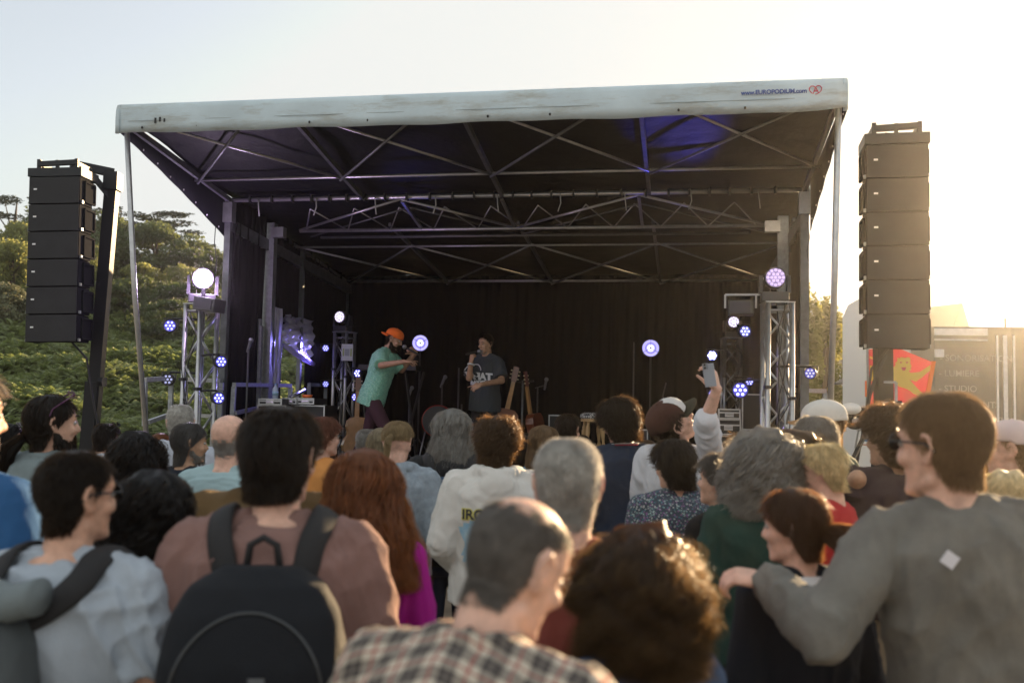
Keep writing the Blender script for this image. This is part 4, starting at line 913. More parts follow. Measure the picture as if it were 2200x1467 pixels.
b = MB(); b.prism([bp(*p) for p in beast], .004, Matrix.Translation((0, -.010, 0))); e = b.build('beast_emblem', yel, t)
for p in (((1932, 777), (1938, 778), (1934, 781)), ((1944, 778), (1950, 777), (1948, 781)), ((1935, 789), (1946, 789), (1943, 796), (1938, 796))): b = MB(); b.prism([bp(*q) for q in p], .003, Matrix.Translation((0, -.0145, 0))); b.build('beast_feature', red, e)
for p in (((1868, 785), (1880, 786), (1880, 815), (1868, 820)), ((1868, 765), (1878, 770), (1878, 773), (1868, 770)), ((1908, 770), (1914, 776), (1913, 784), (1908, 785))): b = MB(); b.prism([bp(*q) for q in p], .004, Matrix.Translation((0, -.010, 0))); b.build('wing_emblem', yel, t)
b = MB(); b.tube([(bp(1872, 750)[0], .02, 0), (bp(1866, 750)[0], .02, at(1866, 745, 11.2).z)], .02, 8); b.build('pole', galv, t, True)
# ---- white board with a blue stripe leaning by the mast
c = at(1858, 930, 10); t = empty('leaning_board', (c.x, c.y, 0), 0, 'white pointed board with blue stripe standing by the speaker mast', 'board')
def bq(px, py): q = at(px, py, 10); return (q.x - c.x, q.z)
b = MB(); b.prism([bq(*p) for p in ((1848, 905), (1856, 912), (1870, 895), (1872, 1040), (1845, 1040), (1838, 960))], .05); b.build('board', mat('board_white', (.7, .7, .68), .4), t)
b = MB(); b.prism([bq(*p) for p in ((1847, 941), (1869, 943), (1869, 949), (1847, 947))], .054); b.build('stripe', mat('stripe_blue', (.04, .16, .35), .4), t)
b = MB(); b.prism([bq(*p) for p in ((1848, 953), (1864, 954), (1864, 957), (1848, 956))], .054); b.build('small_print', mat('stripe_rust', (.45, .22, .15), .4), t)
# ================================================================ speakers, towers, lamps, instruments
badge = mat('badge_white', (.75, .75, .75), .4)
def speaker_array(label, px0, px1, py0, py1, d, yaw, n=6, sg=1):
    a = at(px0, py0, d); b_ = at(px1, py0, d); zb = at(px0, py1, d).z; wd = (b_ - a).length; H = a.z - zb; h = H / n
    t = empty('speaker_array', ((a.x + b_.x) / 2, (a.y + b_.y) / 2, zb), R(yaw), label, 'loudspeakers', 'hanging loudspeaker columns beside the stage'); dp = .42
    for i in range(n):
        z = h * (i + .5); off = .004 * i
        c = MB(); a_ = .07; c.loft([[(-wd / 2, -dp / 2, z + s_ * h * .485), (wd / 2, -dp / 2, z + s_ * h * .485), (wd / 2 - .0, dp * .1, z + s_ * h * .485), (wd / 2 - a_, dp / 2, z + s_ * h * (.40)), (-wd / 2 + a_, dp / 2, z + s_ * h * .40), (-wd / 2, dp * .1, z + s_ * h * .485)] for s_ in (-1, 1)])
        cb = c.build('cabinet', mat('cabinet_matte', (.012, .013, .015), .95, spec=.04), t)
        g_ = MB(); g_.box((0, -dp / 2 - .006, z), (wd - .012, .012, h * .95), bev=.004); g_.build('grille', blackcab, cb)
        g_ = MB(); g_.box((-wd / 2 + .075, -dp / 2 - .014, z + h * .04), (.034, .004, .016)); g_.build('badge', badge, cb)
        for s_ in (-1, 1):
            g_ = MB(); x = s_ * (wd / 2 + .012); zz = h * .36
            for p, q in (((x, -.12, z - zz), (x, .10, z - zz)), ((x, .10, z - zz), (x, .10, z + zz)), ((x, .10, z + zz), (x, -.12, z + zz)), ((x, -.12, z + zz), (x, -.12, z - zz))): g_.bar(p, q, .022, .022)
            g_.box((s_ * (wd / 2 + .004), 0, z), (.01, .26, h * .72)); g_.build('handle_frame', mat('polymer_grey', (.012, .013, .015), .95, spec=.03), cb)
            g_ = MB(); g_.box((s_ * (wd / 2 + .006), -.17, z - h * .42), (.022, .03, .03)); g_.build('rigging_pin', galv, cb)
    f = MB(); f.box((0, -.02, H + .05), (wd + .03, dp * .95, .09)); f.build('fly_frame', mat('frame_black', (.02, .022, .025), .5, spec=.3), t)
    f = MB(); f.bar((-wd * .38, -.16, H + .15), (wd * .4, -.16, H + .165), .05, .05); f.bar((-wd * .38, .16, H + .14), (wd * .4, .16, H + .15), .04, .04)
    for x in (-wd * .36, wd * .38): f.bar((x, -.16, H + .15), (x, .16, H + .15), .04, .04); f.bar((x, -.16, H + .07), (x, -.16, H + .2), .035, .035); f.bar((x, .15, H + .07), (x, .15, H + .16), .03, .03)
    f.bar((0, -.16, H + .08), (0, -.16, H + .19), .03, .03); f.build('fly_bar', mat('frame_black', (.03, .033, .036)), t)
    c = MB(); c.tube([(0, .2, H * .0 + .05), (sg * wd * .3, .25, -.15), (sg * wd * .4, .3, -.6), (sg * wd * .6, .35, -1.2), (sg * wd * .7, .3, -zb + .05)], .012, 6); c.build('cable', blackm, t, True)
    return t
speaker_array('black column of six loudspeaker cabinets hanging in front of the hillside', 93, 203, 388, 737, 10.7, -3).rotation_euler.y = R(-1.5)
speaker_array('black column of six loudspeaker cabinets hanging in front of the red banner', 1857, 1980, 322, 751, 8.5, -12, sg=-1)
def mast(label, top, bot, d, w, arm):
    A = at(*top, d + .35); B = at(*bot, d + .55); B2 = Vector((B.x + (B.x - A.x) / (A.z - B.z) * B.z, B.y, 0)); t = empty('speaker_lift', B2, 0, label, 'lifting tower', 'black lifting towers carrying the loudspeakers')
    m = mat('lift_black', (.012, .013, .015), .5, spec=.3); a = A - B2
    b = MB(); b.bar((0, 0, .1), tuple(a), w, w * 1.1); b.build('mast', m, t)
    q = a * .46; b = MB(); b.bar((-.02, 0, .1), tuple(q + Vector((-.02, 0, 0))), w * 1.25, w * 1.2); b.build('outer_mast', m, t)
    b = MB(); b.box(tuple(q + Vector((w * .7, -.05, 0))), (.07, .12, .1)); b.tube([q + Vector((w * .6, -.1, .0)), q + Vector((w * 1.0, -.1, 0))], .04, 10); b.build('winch', m, t)
    e = Vector(arm) - B2; b = MB(); b.bar(tuple(a + Vector((0, 0, .0))), tuple(e), .07, .09); b.bar(tuple(a + Vector((0, 0, -.3))), tuple(a * .98 + (e - a) * .45), .05, .06); b.box(tuple(a + Vector((0, 0, -.1))), (w * 1.3, w * 1.5, .2)); b.build('arm', m, t)
    for an in (35, 145, 215, 325):
        b = MB(); x, y = math.cos(R(an)), math.sin(R(an)); b.bar((0, 0, .32), (x * 1.0, y * 1.0, .12), .07, .07); b.bar((x * .5, y * .5, .2), (0, 0, 1.25), .04, .04); b.tube([(x, y, .14), (x, y, .02)], .03, 8); b.build('outrigger', m, t)
    return t
LA = at(150, 372, 10.8); mast('black lifting mast leaning beside the speakers in front of the hillside', (244, 372), (200, 950), 10.7, .12, (LA.x, LA.y, LA.z + .1))
RA = at(1915, 290, 8.7); mt = mast('black lifting mast standing before the red banner', (1890, 345), (1893, 950), 8.5, .125, (RA.x, RA.y, RA.z))
b = MB(); B0 = mt.location; p0 = at(1890, 882, 9) - B0; b.bar(tuple(p0), tuple(at(1818, 884, 8.6) - B0), .06, .07); b.bar(tuple(at(1880, 888, 8.9) - B0), tuple(at(1826, 1000, 8.3) - B0), .03, .03); b.tube([at(1905, 760, 8.9) - B0, at(1885, 800, 8.7) - B0, at(1868, 850, 8.7) - B0, at(1862, 885, 8.7) - B0], .018, 6); b.build('side_arm', mat('lift_black', (.02, .022, .025)), mt)
for px, py in ((1808, 902), (1836, 905)): q = at(px, py, 8.6) - B0; b = MB(); b.tube([q + Vector((0, -.03, 0)), q + Vector((0, .03, 0))], .07, 20); w_ = b.build('wheel', mat('tyre_black', (.02, .02, .02)), mt, True); b = MB(); b.tube([q + Vector((0, -.04, 0)), q + Vector((0, -.032, 0))], .035, 14); b.build('hub', galv, w_, True)
b = MB(); q = at(1828, 878, 8.5) - B0; b.ell(tuple(q), (.09, .05, .05)); b.build('winch_cover', mat('board_white', (.7, .7, .68)), mt, True)
b = MB(); q = at(1925, 862, 8.4) - B0; b.bar(tuple(q), tuple(q + Vector((0, 0, .16))), .02); b.bar(tuple(q + Vector((0, 0, .16))), tuple(q + Vector((-.1, 0, .16))), .02); b.bar(tuple(q + Vector((.0, 0, -.02))), tuple(q + Vector((-.12, 0, -.02))), .03); b.build('crank', galv, mt)

def truss(label, px, pyt, d, s, yaw, zb, group='aluminium lighting towers', pitch=.26):
    T = at(px, pyt, d); t = empty('lighting_tower', (T.x, T.y, zb), R(yaw), label, 'truss tower', group); H = T.z - zb; h2 = s / 2; co = [(-h2, -h2), (h2, -h2), (h2, h2), (-h2, h2)]; rc = s * .112
    for x, y in co: b = MB(); b.tube([(x, y, .02), (x, y, H)], rc, 12); b.build('chord', alu, t, True)
    n = int(H / pitch)
    for k_ in range(4):
        (x0, y0), (x1, y1) = co[k_], co[(k_ + 1) % 4]; b = MB(); P = [(x0, y0, .1) if i % 2 == (k_ % 2) else (x1, y1, .1) for i in range(n + 1)]; P = [(p[0], p[1], .1 + (H - .2) * i / n) for i, p in enumerate(P)]
        for i in range(n): b.tube([P[i], P[i + 1]], rc * .45, 8)
        b.tube([(x0, y0, H - .07), (x1, y1, H - .07)], rc * .45, 8); b.tube([(x0, y0, .05), (x1, y1, .05)], rc * .45, 8); b.build('lacing', alu, t, True)
    b = MB(); b.box((0, 0, H + .006), (s + .05, s + .05, .012)); b.build('top_plate', alu, t); b = MB(); b.box((0, 0, .01), (s + .3, s + .3, .02)); b.build('base_plate', alu, t)
    r = np.random.default_rng(int(px))
    for i in range(3):
        b = MB(); P = []
        for j in range(9): P.append((r.uniform(-.5, .5) * s * 1.1, -h2 - .02 + r.uniform(-.02, .04), H * (1 - j / 9)))
        P = np.array(P); b.tube([(np.interp(q, range(9), P[:, 0]), np.interp(q, range(9), P[:, 1]), np.interp(q, range(9), P[:, 2])) for q in np.linspace(0, 8, 30)], .006, 5); b.build('cable', blackm, t, True)
    for z in (H * .35, H * .72):
        b = MB(); b.box((-h2, -h2, z), (rc * 2.6, rc * 2.6, .03)); b.build('clamp', blackm, t); b = MB(); b.box((h2, -h2, z - .1), (rc * 2.6, rc * 2.6, .03)); b.build('clamp', blackm, t)
    return t
t1 = truss('aluminium lighting tower under the glaring white lamp, before the hillside', 434, 655, 10.5, .225, -32, 0)
t2 = truss('aluminium lighting tower standing before the stage corner by the support pole', 1670, 653, 9.4, .225, -2, 0)
t3 = truss('slim aluminium tower on stage with white notice taped to it', 741, 715, 13.3, .19, -25, FLOOR)
t4 = truss('slim aluminium tower on stage behind the raised telephone', 1571, 728, 12.8, .2, -2, FLOOR)
tw = t3.matrix_basis; q = at(746, 757, 13.1) - t3.location; q.rotate(Euler((0, 0, R(25)))); b = MB(); Rn = Euler((0, 0, R(25)))
b.box(tuple(q), (.15, .006, .22), rot=Rn); nb_ = b.build('notice', mat('paper_white', (.6, .63, .63), .7), t3)
for i, (x, z, w_, h_) in enumerate(((-.05, 0, .02, .1), (.05, 0, .02, .1), (0, 0, .06, .09))):
    b = MB(); o_ = Vector((x, -.005, z)); o_.rotate(Rn); b.box(tuple(q + o_), (w_, .003, h_), rot=Rn); b.build('printed_block', mat('notice_green', (.35, .42, .15), .7) if i < 2 else mat('notice_grey', (.33, .36, .38), .7), nb_)

def glow(name, c, s): return mat(name, tuple(x * .2 for x in c), .3, emit=c, estr=s * (.2 if s < 20 else .5))
def face_cam(p, extra=0): d_ = Vector((-p.x, -p.y, 0)); return math.atan2(d_.x, -d_.y) * -1 if False else math.atan2(-d_.x, d_.y) + math.pi + extra
parg = 'small round LED lamps clamped to the towers'
def par(label, px, py, d, dia, col, s, yaw=0, pitch=0, lampdir=None, cells=7, holder=None):
    p = at(px, py, d); r = dia / 2 / 2139 * d; t = empty('led_lamp', p, 0, label, 'lamp', parg, rot=(R(pitch), 0, math.atan2(p.x, p.y) * -1 + R(yaw)))
    b = MB(); a = np.arange(24) / 24 * 2 * np.pi
    b.loft([np.stack([rr * np.cos(a), np.full(24, y), rr * np.sin(a)], 1) for rr, y in ((r * .93, -.02), (r, -.03), (r * 1.06, -.03), (r * 1.06, .03), (r * .95, .10), (r * .6, .14), (r * .2, .15))]); b.build('housing', blackm, t, True)
    b = MB(); b.tube([(0, -.0215, 0), (0, -.019, 0)], r * .92, 24); b.build('lens_plate', mat('lens_plate_blue', (.05, .05, .12), .25, emit=(.03, .03, .4), estr=.33) if s > 1 else mat('lens_plate_dark', (.03, .03, .03), .25), t)
    cm = glow('led_%s' % '_'.join(str(int(x * 100)) for x in col) + '_%d' % int(s * 10), col, s); n = cells - 1
    for i in range(cells):
        x, z = (0, 0) if i == n else (r * .6 * math.cos(i / n * 6.283), r * .6 * math.sin(i / n * 6.283)); b = MB(); b.ell((x, -.022, z), (r * .2, .006, r * .2), seg=10, rings=6); b.build('led', cm, t, True)
    b = MB(); 
    for s_ in (-1, 1): b.bar((s_ * r * 1.15, .03, 0), (s_ * r * 1.15, .06, r * 1.3), .008, .02)
    b.bar((-r * 1.15, .06, r * 1.3), (r * 1.15, .06, r * 1.3), .02, .008); b.build('bracket', blackm, t)
    if holder is not None:
        h = Matrix.Rotation(-t.rotation_euler.z, 3, 'Z') @ Vector((holder[0] - p.x, holder[1] - p.y, 0)); b = MB(); b.tube([(0, .06, r * 1.25), (h.x * .5, .06 + h.y * .5, r * 1.3), (h.x, h.y, r * 1.1)], .012, 8); b.build('clamp_arm', blackm, t, True)
    return t
BL = (.30, .30, 1.0); WB = (.55, .58, 1.0)
for a in [('round LED lamp glowing blue, upper outer arm of the hillside tower', 366, 700, 10.5, 26, BL, 5, -12, 0, t1), ('round LED lamp with dim white cells, lower outer arm of the hillside tower', 361, 815, 10.5, 25, WB, 1, -12, 0, t1),
          ('round LED lamp glowing blue beside the black drape, upper of two', 474, 777, 10.3, 25, BL, 6, 15, 0, t1), ('round LED lamp glowing blue beside the black drape, lower of two', 469, 855, 10.3, 25, BL, 6, 15, 0, t1),
          ('small LED lamp glowing blue on the slim tower, above the hillside gap', 699, 748, 13.4, 15, BL, 6, 10, 0, t3), ('small LED lamp with white cells low beside the slim tower', 699, 825, 13.4, 14, WB, 2.2, 10, 0, t3),
          ('bright blue LED lamp behind the orange-capped singer, upper one', 769, 802, 13.2, 18, BL, 9, -10, 0, t3), ('blue LED lamp behind the orange-capped singer, lower one', 764, 853, 13.2, 17, BL, 6, -10, 0, t3),
          ('round LED lamp with pale cells between the two towers, upper', 1600, 712, 12.5, 25, WB, 5, 15, 0, t4), ('dazzling blue LED lamp right above the raised telephone', 1530, 764, 12.6, 22, (.45, .45, 1), 26, 0, 0, t4),
          ('largest blue LED lamp beside the raised wrist', 1590, 838, 9.9, 34, BL, 7, 5, 0, t2), ('small blue LED lamp tucked behind the largest blue lamp', 1610, 820, 12.4, 17, BL, 7, 5, 0, t4), ('smallest blue LED lamp beside the raised wrist', 1528, 845, 12.8, 13, BL, 7, 5, 0, t4),
          ('round LED lamp with pale grey cells outside the stage before the toilets', 1741, 802, 9.4, 24, (.85, .85, .9), 1.2, -8, 0, t2)]:
    par(*a[:9], holder=a[9].location)
def moving_head(label, px, py, d, dia, zb, col, s, yaw=0, pitch=0, ncell=19, sc=1.):
    p = at(px, py, d); r = dia / 2 / 2139 * d; t = empty('moving_head_lamp', (p.x, p.y, zb), -math.atan2(p.x, p.y) + R(yaw), label, 'lamp', 'moving head lamps on top of the towers'); h = p.z - zb; dk = mat('lamp_plastic', (.035, .035, .04), .35, spec=.6)
    b = MB(); b.box((0, 0, .05 * sc), (r * 2.7, r * 2.2, .09 * sc), bev=.012); b.build('base', dk, t)
    for s_ in (-1, 1): b = MB(); b.loft([[(s_ * (r * 1.2 + dx), y * w_, z) for dx in (0,) for y in (-1, 1)] + [(s_ * (r * 1.2 + .035), y * w_, z) for y in (1, -1)] for z, w_ in ((.09 * sc, r * .8), (h * .7, r * .55), (h + r * .3, r * .4))]); b.build('yoke_arm', dk, t)
    Mh = Matrix.Translation((0, 0, h)) @ Euler((R(pitch), 0, 0)).to_matrix().to_4x4(); a = np.arange(28) / 28 * 2 * np.pi
    b = MB(); b.loft([np.stack([rr * np.cos(a), np.full(28, y), rr * np.sin(a)], 1) for rr, y in ((r * .97, -.09), (r * 1.08, -.10), (r * 1.12, -.03), (r * 1.05, .05), (r * .7, .13), (r * .3, .15))]); b.xf(Mh); hd = b.build('head', dk, t, True)
    b = MB(); b.tube([(0, -.095, 0), (0, -.088, 0)], r * .97, 28); b.xf(Mh); b.build('lens_plate', mat('plate_mauve', (.12, .09, .14), .3, emit=(.3, .22, .4), estr=.25), hd)
    cm = glow('mh_%d_%d' % (int(col[0] * 100), int(s * 10)), col, s); pts = [(0, 0)] + [(r * .38 * math.cos(i / 6 * 6.283), r * .38 * math.sin(i / 6 * 6.283)) for i in range(6)] + [(r * .76 * math.cos(i / 12 * 6.283), r * .76 * math.sin(i / 12 * 6.283)) for i in range(12)]
    for x, z in pts[:ncell]: b = MB(); b.ell((x, -.097, z), (r * .165, .008, r * .165), seg=10, rings=6); b.xf(Mh); b.build('led', cm, hd, True)
    return t
moving_head('glaring white moving head lamp on top of the hillside tower', 436, 600, 10.5, 42, t1.location.z + at(434, 655, 10.5).z + .012, (1, .93, 1), 60, 0)
moving_head('moving head lamp with nineteen mauve cells on top of the corner tower', 1664, 599, 9.4, 42, at(1670, 653, 9.4).z + .012, (.72, .55, .95), 1.6, 6)
moving_head('small moving head lamp with pale face on the slim tower carrying the notice', 737, 682, 13.3, 24, at(741, 715, 13.3).z + .012, (.8, .75, 1), 2.6, -30, sc=.8)
moving_head('small moving head lamp half hidden, atop the slim tower behind the telephone', 1574, 693, 12.8, 24, at(1571, 728, 12.8).z + .012, (.8, .7, 1), 2.6, 8, sc=.8)
# dark lamp box below the glaring lamp and glassy flood box before the corner tower
p = at(450, 655, 10.3); t = empty('control_box', p, R(-20), 'dark square lamp box clamped under the glaring white lamp', 'lamp'); b = MB(); b.box((0, 0, 0), (.26, .2, .14), rot=Euler((0, R(8), 0)), bev=.01); b.build('housing', mat('lamp_plastic', (.035, .035, .04)), t)
b = MB(); b.box((-.08, 0, .1), (.03, .03, .12)); b.build('clamp', blackm, t); b = MB(); b.box((.0, -.105, .0), (.2, .01, .09), rot=Euler((0, R(8), 0))); b.build('front_glass', mat('lamp_glass', (.05, .04, .06), .1), t)
p = at(1592, 662, 10.2); t = empty('flood_lamp', p, R(-12), 'dark glassy flood lamp box hung before the corner tower', 'lamp'); b = MB(); b.box((0, 0, 0), (.26, .2, .15), bev=.012); b.build('housing', mat('lamp_plastic', (.035, .035, .04)), t); b = MB(); b.box((-.01, -.104, 0), (.2, .01, .11)); b.build('front_glass', mat('lamp_glass', (.05, .04, .06)), t); b = MB(); b.bar((-.16, 0, 0), (-.16, 0, .14), .02); b.bar((.15, 0, .0), (.15, 0, .14), .02); b.bar((-.16, 0, .14), (.35, .0, .14), .02); b.build('bracket', alu, t)
def ring_lamp(label, px, py, d, dia, rot):
    p = at(px, py, d); r = dia / 2 / 2139 * d; t = empty('ring_lamp', (p.x, p.y, FLOOR), -math.atan2(p.x, p.y), label, 'lamp', 'round violet lamps on thin stands at the back of the stage'); h = p.z - FLOOR
    b = MB(); a = np.arange(32) / 32 * 2 * np.pi; b.loft([np.stack([rr * np.cos(a), np.full(32, y), h + rr * np.sin(a)], 1) for rr, y in ((r * 1.0, -.02), (r * 1.1, -.02), (r * 1.1, .05), (r * .7, .12), (r * .3, .14))]); b.build('housing', blackm, t, True)
    m = glow('ring_violet', (.42, .38, 1.0), 2.0); m2 = glow('ring_white', (.72, .70, 1.0), 3.0); m3 = glow('ring_deep', (.20, .17, .75), 1.2)
    for rr, mm, y in ((.98, m, -.024), (.66, m3, -.026), (.52, m, -.028), (.40, m2, -.030)): b = MB(); b.tube([(0, y, h), (0, y + .003, h)], r * rr, 32); b.build('light_disc', mm, t)
    b = MB()
    for i in range(3): an = R(rot + 120 * i); b.bar((0, -.036, h), (r * 1.02 * math.cos(an), -.036, h + r * 1.02 * math.sin(an)), .006, .006)
    b.ell((0, -.038, h), (.012, .006, .012), seg=8, rings=6); b.build('spoke_guard', blackm, t)
    b = MB(); b.tube([(0, .05, .02), (0, .05, h - r)], .012, 8); b.build('stand', mat('stand_grey', (.06, .06, .062), .4), t, True)
    for i in range(3): an = R(90 + 120 * i); b = MB(); b.tube([(0, .05, .35), (.3 * math.cos(an), .05 + .3 * math.sin(an), .01)], .009, 6); b.build('leg', mat('stand_grey', (.06, .06, .062)), t, True)
ring_lamp('round violet lamp on a stand between the two singers', 903, 737, 13.9, 34, -90)
ring_lamp('round violet lamp on a stand alone in the dark beside the man with the telephone', 1398, 748, 13.2, 36, 90)
# lamp light (real lamps where they hang)
def spot(px, py, d, tgt, col, e, size, blend=.4, rad=.05):
    l = bpy.data.lights.new('lamp_beam', 'SPOT'); l.energy = e; l.color = col; l.spot_size = R(size); l.spot_blend = blend; l.shadow_soft_size = rad; o = bpy.data.objects.new('lamp_beam', l); COL.objects.link(o); p = at(px, py, d); o.location = p; o.rotation_euler = (p - tgt).to_track_quat('Z', 'Y').to_euler()
spot(1530, 764, 12.45, G(5.0, -1.0, ZH), (.12, .12, 1), 70, 13, .9)
spot(1590, 838, 9.7, G(4.7, .2, ZH), (.15, .15, 1), 8, 20, .7)
spot(769, 802, 13.0, G(2.2, -.2, ZH), (.15, .15, 1), 6, 16, .9)
for u_, e_ in ((W_ * .5, 26), (W_ * .75, 40)): spot(1530, 764, 12.45, G(u_, -1.0, 4.15), (.1, .1, 1), e_, 4.5, .5)
spot(699, 748, 13.3, G(0.0, 1.3, 2.2), (.3, .25, 1), 40, 60, .6)
spot(1600, 712, 12.3, G(6.0, 1.6, 2.2), (.35, .3, 1), 50, 50, .6)
pl_ = bpy.data.lights.new('lamp_glow', 'POINT'); pl_.energy = 12; pl_.color = (.8, .55, 1); pl_.shadow_soft_size = .1; o = bpy.data.objects.new('lamp_glow', pl_); COL.objects.link(o); o.location = at(440, 602, 10.25)

def mic_stand(label, px, pyt, d, boom=None, zb=FLOOR, pyb=None, mic=True):
    p = at(px, pyt, d); t = empty('microphone_stand', (p.x, p.y, zb), R((px * 13) % 60), label, 'microphone stand', 'microphone stands'); h = p.z - zb; sg = mat('stand_grey', (.06, .06, .062), .4)
    b = MB(); b.tube([(0, 0, .1), (0, 0, h)], .010, 8); b.tube([(0, 0, h * .5), (0, 0, h * .52)], .018, 8); b.build('pole', sg, t, True)
    for i in range(3): an = R(30 + 120 * i); b = MB(); b.tube([(0, 0, .18), (.28 * math.cos(an), .28 * math.sin(an), .01)], .009, 6); b.build('leg', sg, t, True)
    e = Vector((0, 0, h))
    if boom: e2 = e + Vector(boom); b = MB(); b.tube([e - Vector(boom) * .3, e2], .008, 6); b.build('boom', sg, t, True); e = e2
    if mic: b = MB(); b.cap(e + Vector((0, .02, -.05)), .014, e + Vector((0, -.04, .06)), .018); b.ell(e + Vector((0, -.05, .07)), (.026, .026, .028)); b.build('microphone', mat('mic_grey', (.22, .23, .25), .4, .6), t, True)
mic_stand('tall microphone stand beside the cable ladder and drape', 534, 745, 10.8)
mic_stand('tall black stand in the dark near the violet ring lamp', 1362, 735, 12.6, mic=False)
mic_stand('thin slanting boom stand behind the capped man taking a selfie', 1424, 850, 12, (.05, 0, .16), mic=False)
mic_stand('microphone stand between the two singers with small grey clip', 950, 822, 12.6)
mic_stand('thin stand just beside the dark-shirted singer elbow', 986, 790, 12.4, mic=False)
mic_stand('boom stand behind the guitars', 1155, 832, 12.6, (.1, 0, .03))
mic_stand('stand with small clip behind the mint-shirted singer', 880, 845, 12.8)
mic_stand('low stand with two white clips near the dark-shirted singer', 992, 868, 11.9, mic=False)
# guard rails
def rail(label, pts, d0, d1, m, r_=.022):
    P = [at(x, y, d0 + (d1 - d0) * f_) for x, y, f_ in pts]; t = empty('guard_rail', P[0], 0, label, 'guard rail', 'guard rails at the stage sides'); b = MB()
    b.bar(P[0] - P[0], P[1] - P[0], .045); b.build('top_rail', m, t)
    for q in (2, 0), (3, 1): b = MB(); b.bar(P[q[0]] - P[0], P[q[1]] - P[0] - Vector((0, 0, .022)), .045); b.build('post', m, t)
    b = MB(); b.bar(P[2] - P[0] + Vector((.03, 0, .04)), P[3] - P[0] + Vector((-.03, 0, .04)), .04); b.build('lower_rail', m, t)
rail('grey guard rail before the bracken beside the hillside tower', [(311, 816, 0), (368, 812, 1), (311, 915, 0), (366, 900, 1)], 10.2, 10.6, galv)
rail('grey guard rail just behind the hillside tower', [(398, 815, 0), (476, 818, 1), (398, 900, 0), (472, 902, 1)], 11.0, 10.8, galv)
rail('blue-lit guard rail around the cable ladder', [(503, 826, 0), (624, 828, 1), (499, 895, 0), (622, 870, 1)], 10.9, 12.6, galv)
rail('dark guard rail at the rear of the hillside gap', [(664, 826, 0), (700, 828, 1), (664, 885, 0), (698, 885, 1)], 13.0, 13.6, darkal)
rail('grey guard rail outside the stage before the yellow plants', [(1700, 838, 0), (1772, 840, 1), (1702, 925, 0), (1772, 925, 1)], 10.2, 10.9, galv)
for i, (a, c_) in enumerate((((652, 850), (623, 862)), ((656, 838), (621, 853)))):
    pass
t = empty('steel_tube', at(640, 860, 12.4), 0, 'pale slanting tube across the hillside gap', 'tube'); b = MB(); b.tube([at(625, 853, 12.3) - t.location, at(655, 838, 12.6) - t.location], .022, 10); b.build('tube', alu, t, True)
# ---- cases, desks, small gear
def case(label, px, pyt, d, wpx, hpx, dep=.45, yaw=-9, zb=None, body=None, parts=1, name='flight_case', cat='case', z_under=None):
    p = at(px, pyt, d); wd = wpx / 2139 * d; h = hpx / 2139 * d; zb = p.z - h if zb is None else zb; h = p.z - zb; t = empty(name, (p.x, p.y, zb), R(yaw), label, cat, 'cases and racks on the stage'); bm_ = body or mat('case_black', (.018, .018, .02), .5, bump=.2, bscale=200)
    b = MB(); b.box((0, dep / 2, h / 2), (wd, dep, h)); b.build('body', bm_, t)
    b = MB(); e = .014
    for x in (-wd / 2, wd / 2):
        b.bar((x, -.003, 0), (x, -.003, h), e, e)
    for z in (e / 2, h - e / 2, h * .62): b.bar((-wd / 2, -.004, z), (wd / 2, -.004, z), e, e)
    b.build('edge_trim', alu, t); b = MB(); b.box((0, -.008, h * .45), (.09, .012, .05)); b.tube([(-.04, -.018, h * .45), (.04, -.018, h * .45)], .006, 6); b.build('catch', alu, t); return t
case('silver-edged flight case lying flat beside the cable ladder', 581, 856, 10.9, 50, 14)
case('tall dark flight case under the flat silver-edged case', 584, 870, 10.95, 62, 100, zb=FLOOR)
case('dark rack mixer on the amplifier, with orange bowl standing on it', 657, 855, 11.1, 36, 13, body=mat('rack_blue_black', (.02, .022, .03), .4))
case('dark rack mixer on the amplifier, between bowl and silver-edged case', 622, 855, 11.1, 30, 13, body=mat('rack_blue_black', (.02, .022, .03)))
case('wide dark amplifier case carrying the two rack mixers', 655, 870, 11.15, 88, 100, zb=FLOOR)
case('silver-edged rack on top of the stack beside the slim tower', 1567, 878, 10.4, 44, 22, dep=.4)
case('big silver-edged flight case in the middle of the stack by the slim tower', 1565, 900, 10.45, 50, 34, dep=.5)
case('silver-edged case with metal catch at the foot of the stack', 1560, 935, 10.5, 60, 60, zb=FLOOR - .0, dep=.5)
case('tall black loudspeaker cabinet between the lamps and corner tower', 1622, 846, 10.6, 52, 100, zb=FLOOR, name='stage_speaker', cat='loudspeaker')
case('small silver-edged case behind the man in the navy polo', 1376, 922, 11.4, 30, 40, zb=FLOOR)
case('low dark case with pale rails behind the dark-haired head', 1195, 891, 12.4, 30, 50, zb=FLOOR)
p = at(591, 856, 11.0); t = empty('water_bottle', (p.x, p.y, p.z), 0, 'clear plastic water bottle on the flat silver-edged case', 'bottle'); b = MB(); b.loft([ering(Matrix.Identity(4), z, r_, r_, n=2) for z, r_ in ((0, .03), (.005, .033), (.09, .033), (.115, .026), (.135, .012), (.15, .012))]); b.build('body', mat('bottle_plastic', (.5, .6, .7), .1, alpha=.6), t, True); b = MB(); b.tube([(0, 0, .15), (0, 0, .165)], .014, 12); b.build('lid', mat('bottle_lid', (.2, .3, .6), .4), t)
b = MB(); b.loft([ering(Matrix.Identity(4), z, .0345, .0345, n=2) for z in (.035, .08)]); b.build('label', mat('bottle_label', (.25, .4, .5), .5), t, True)
p = at(660, 855, 11.2); t = empty('bowl', (p.x, p.y, p.z + .002), 0, 'small orange bowl on the dark rack mixer', 'bowl'); b = MB(); b.loft([ering(Matrix.Identity(4), z, r_, r_, n=2) for z, r_ in ((0, .045), (.01, .052), (.035, .06), (.035, .056), (.012, .046))]); b.build('bowl_body', mat('bowl_orange', (.75, .16, .03), .4), t, True)
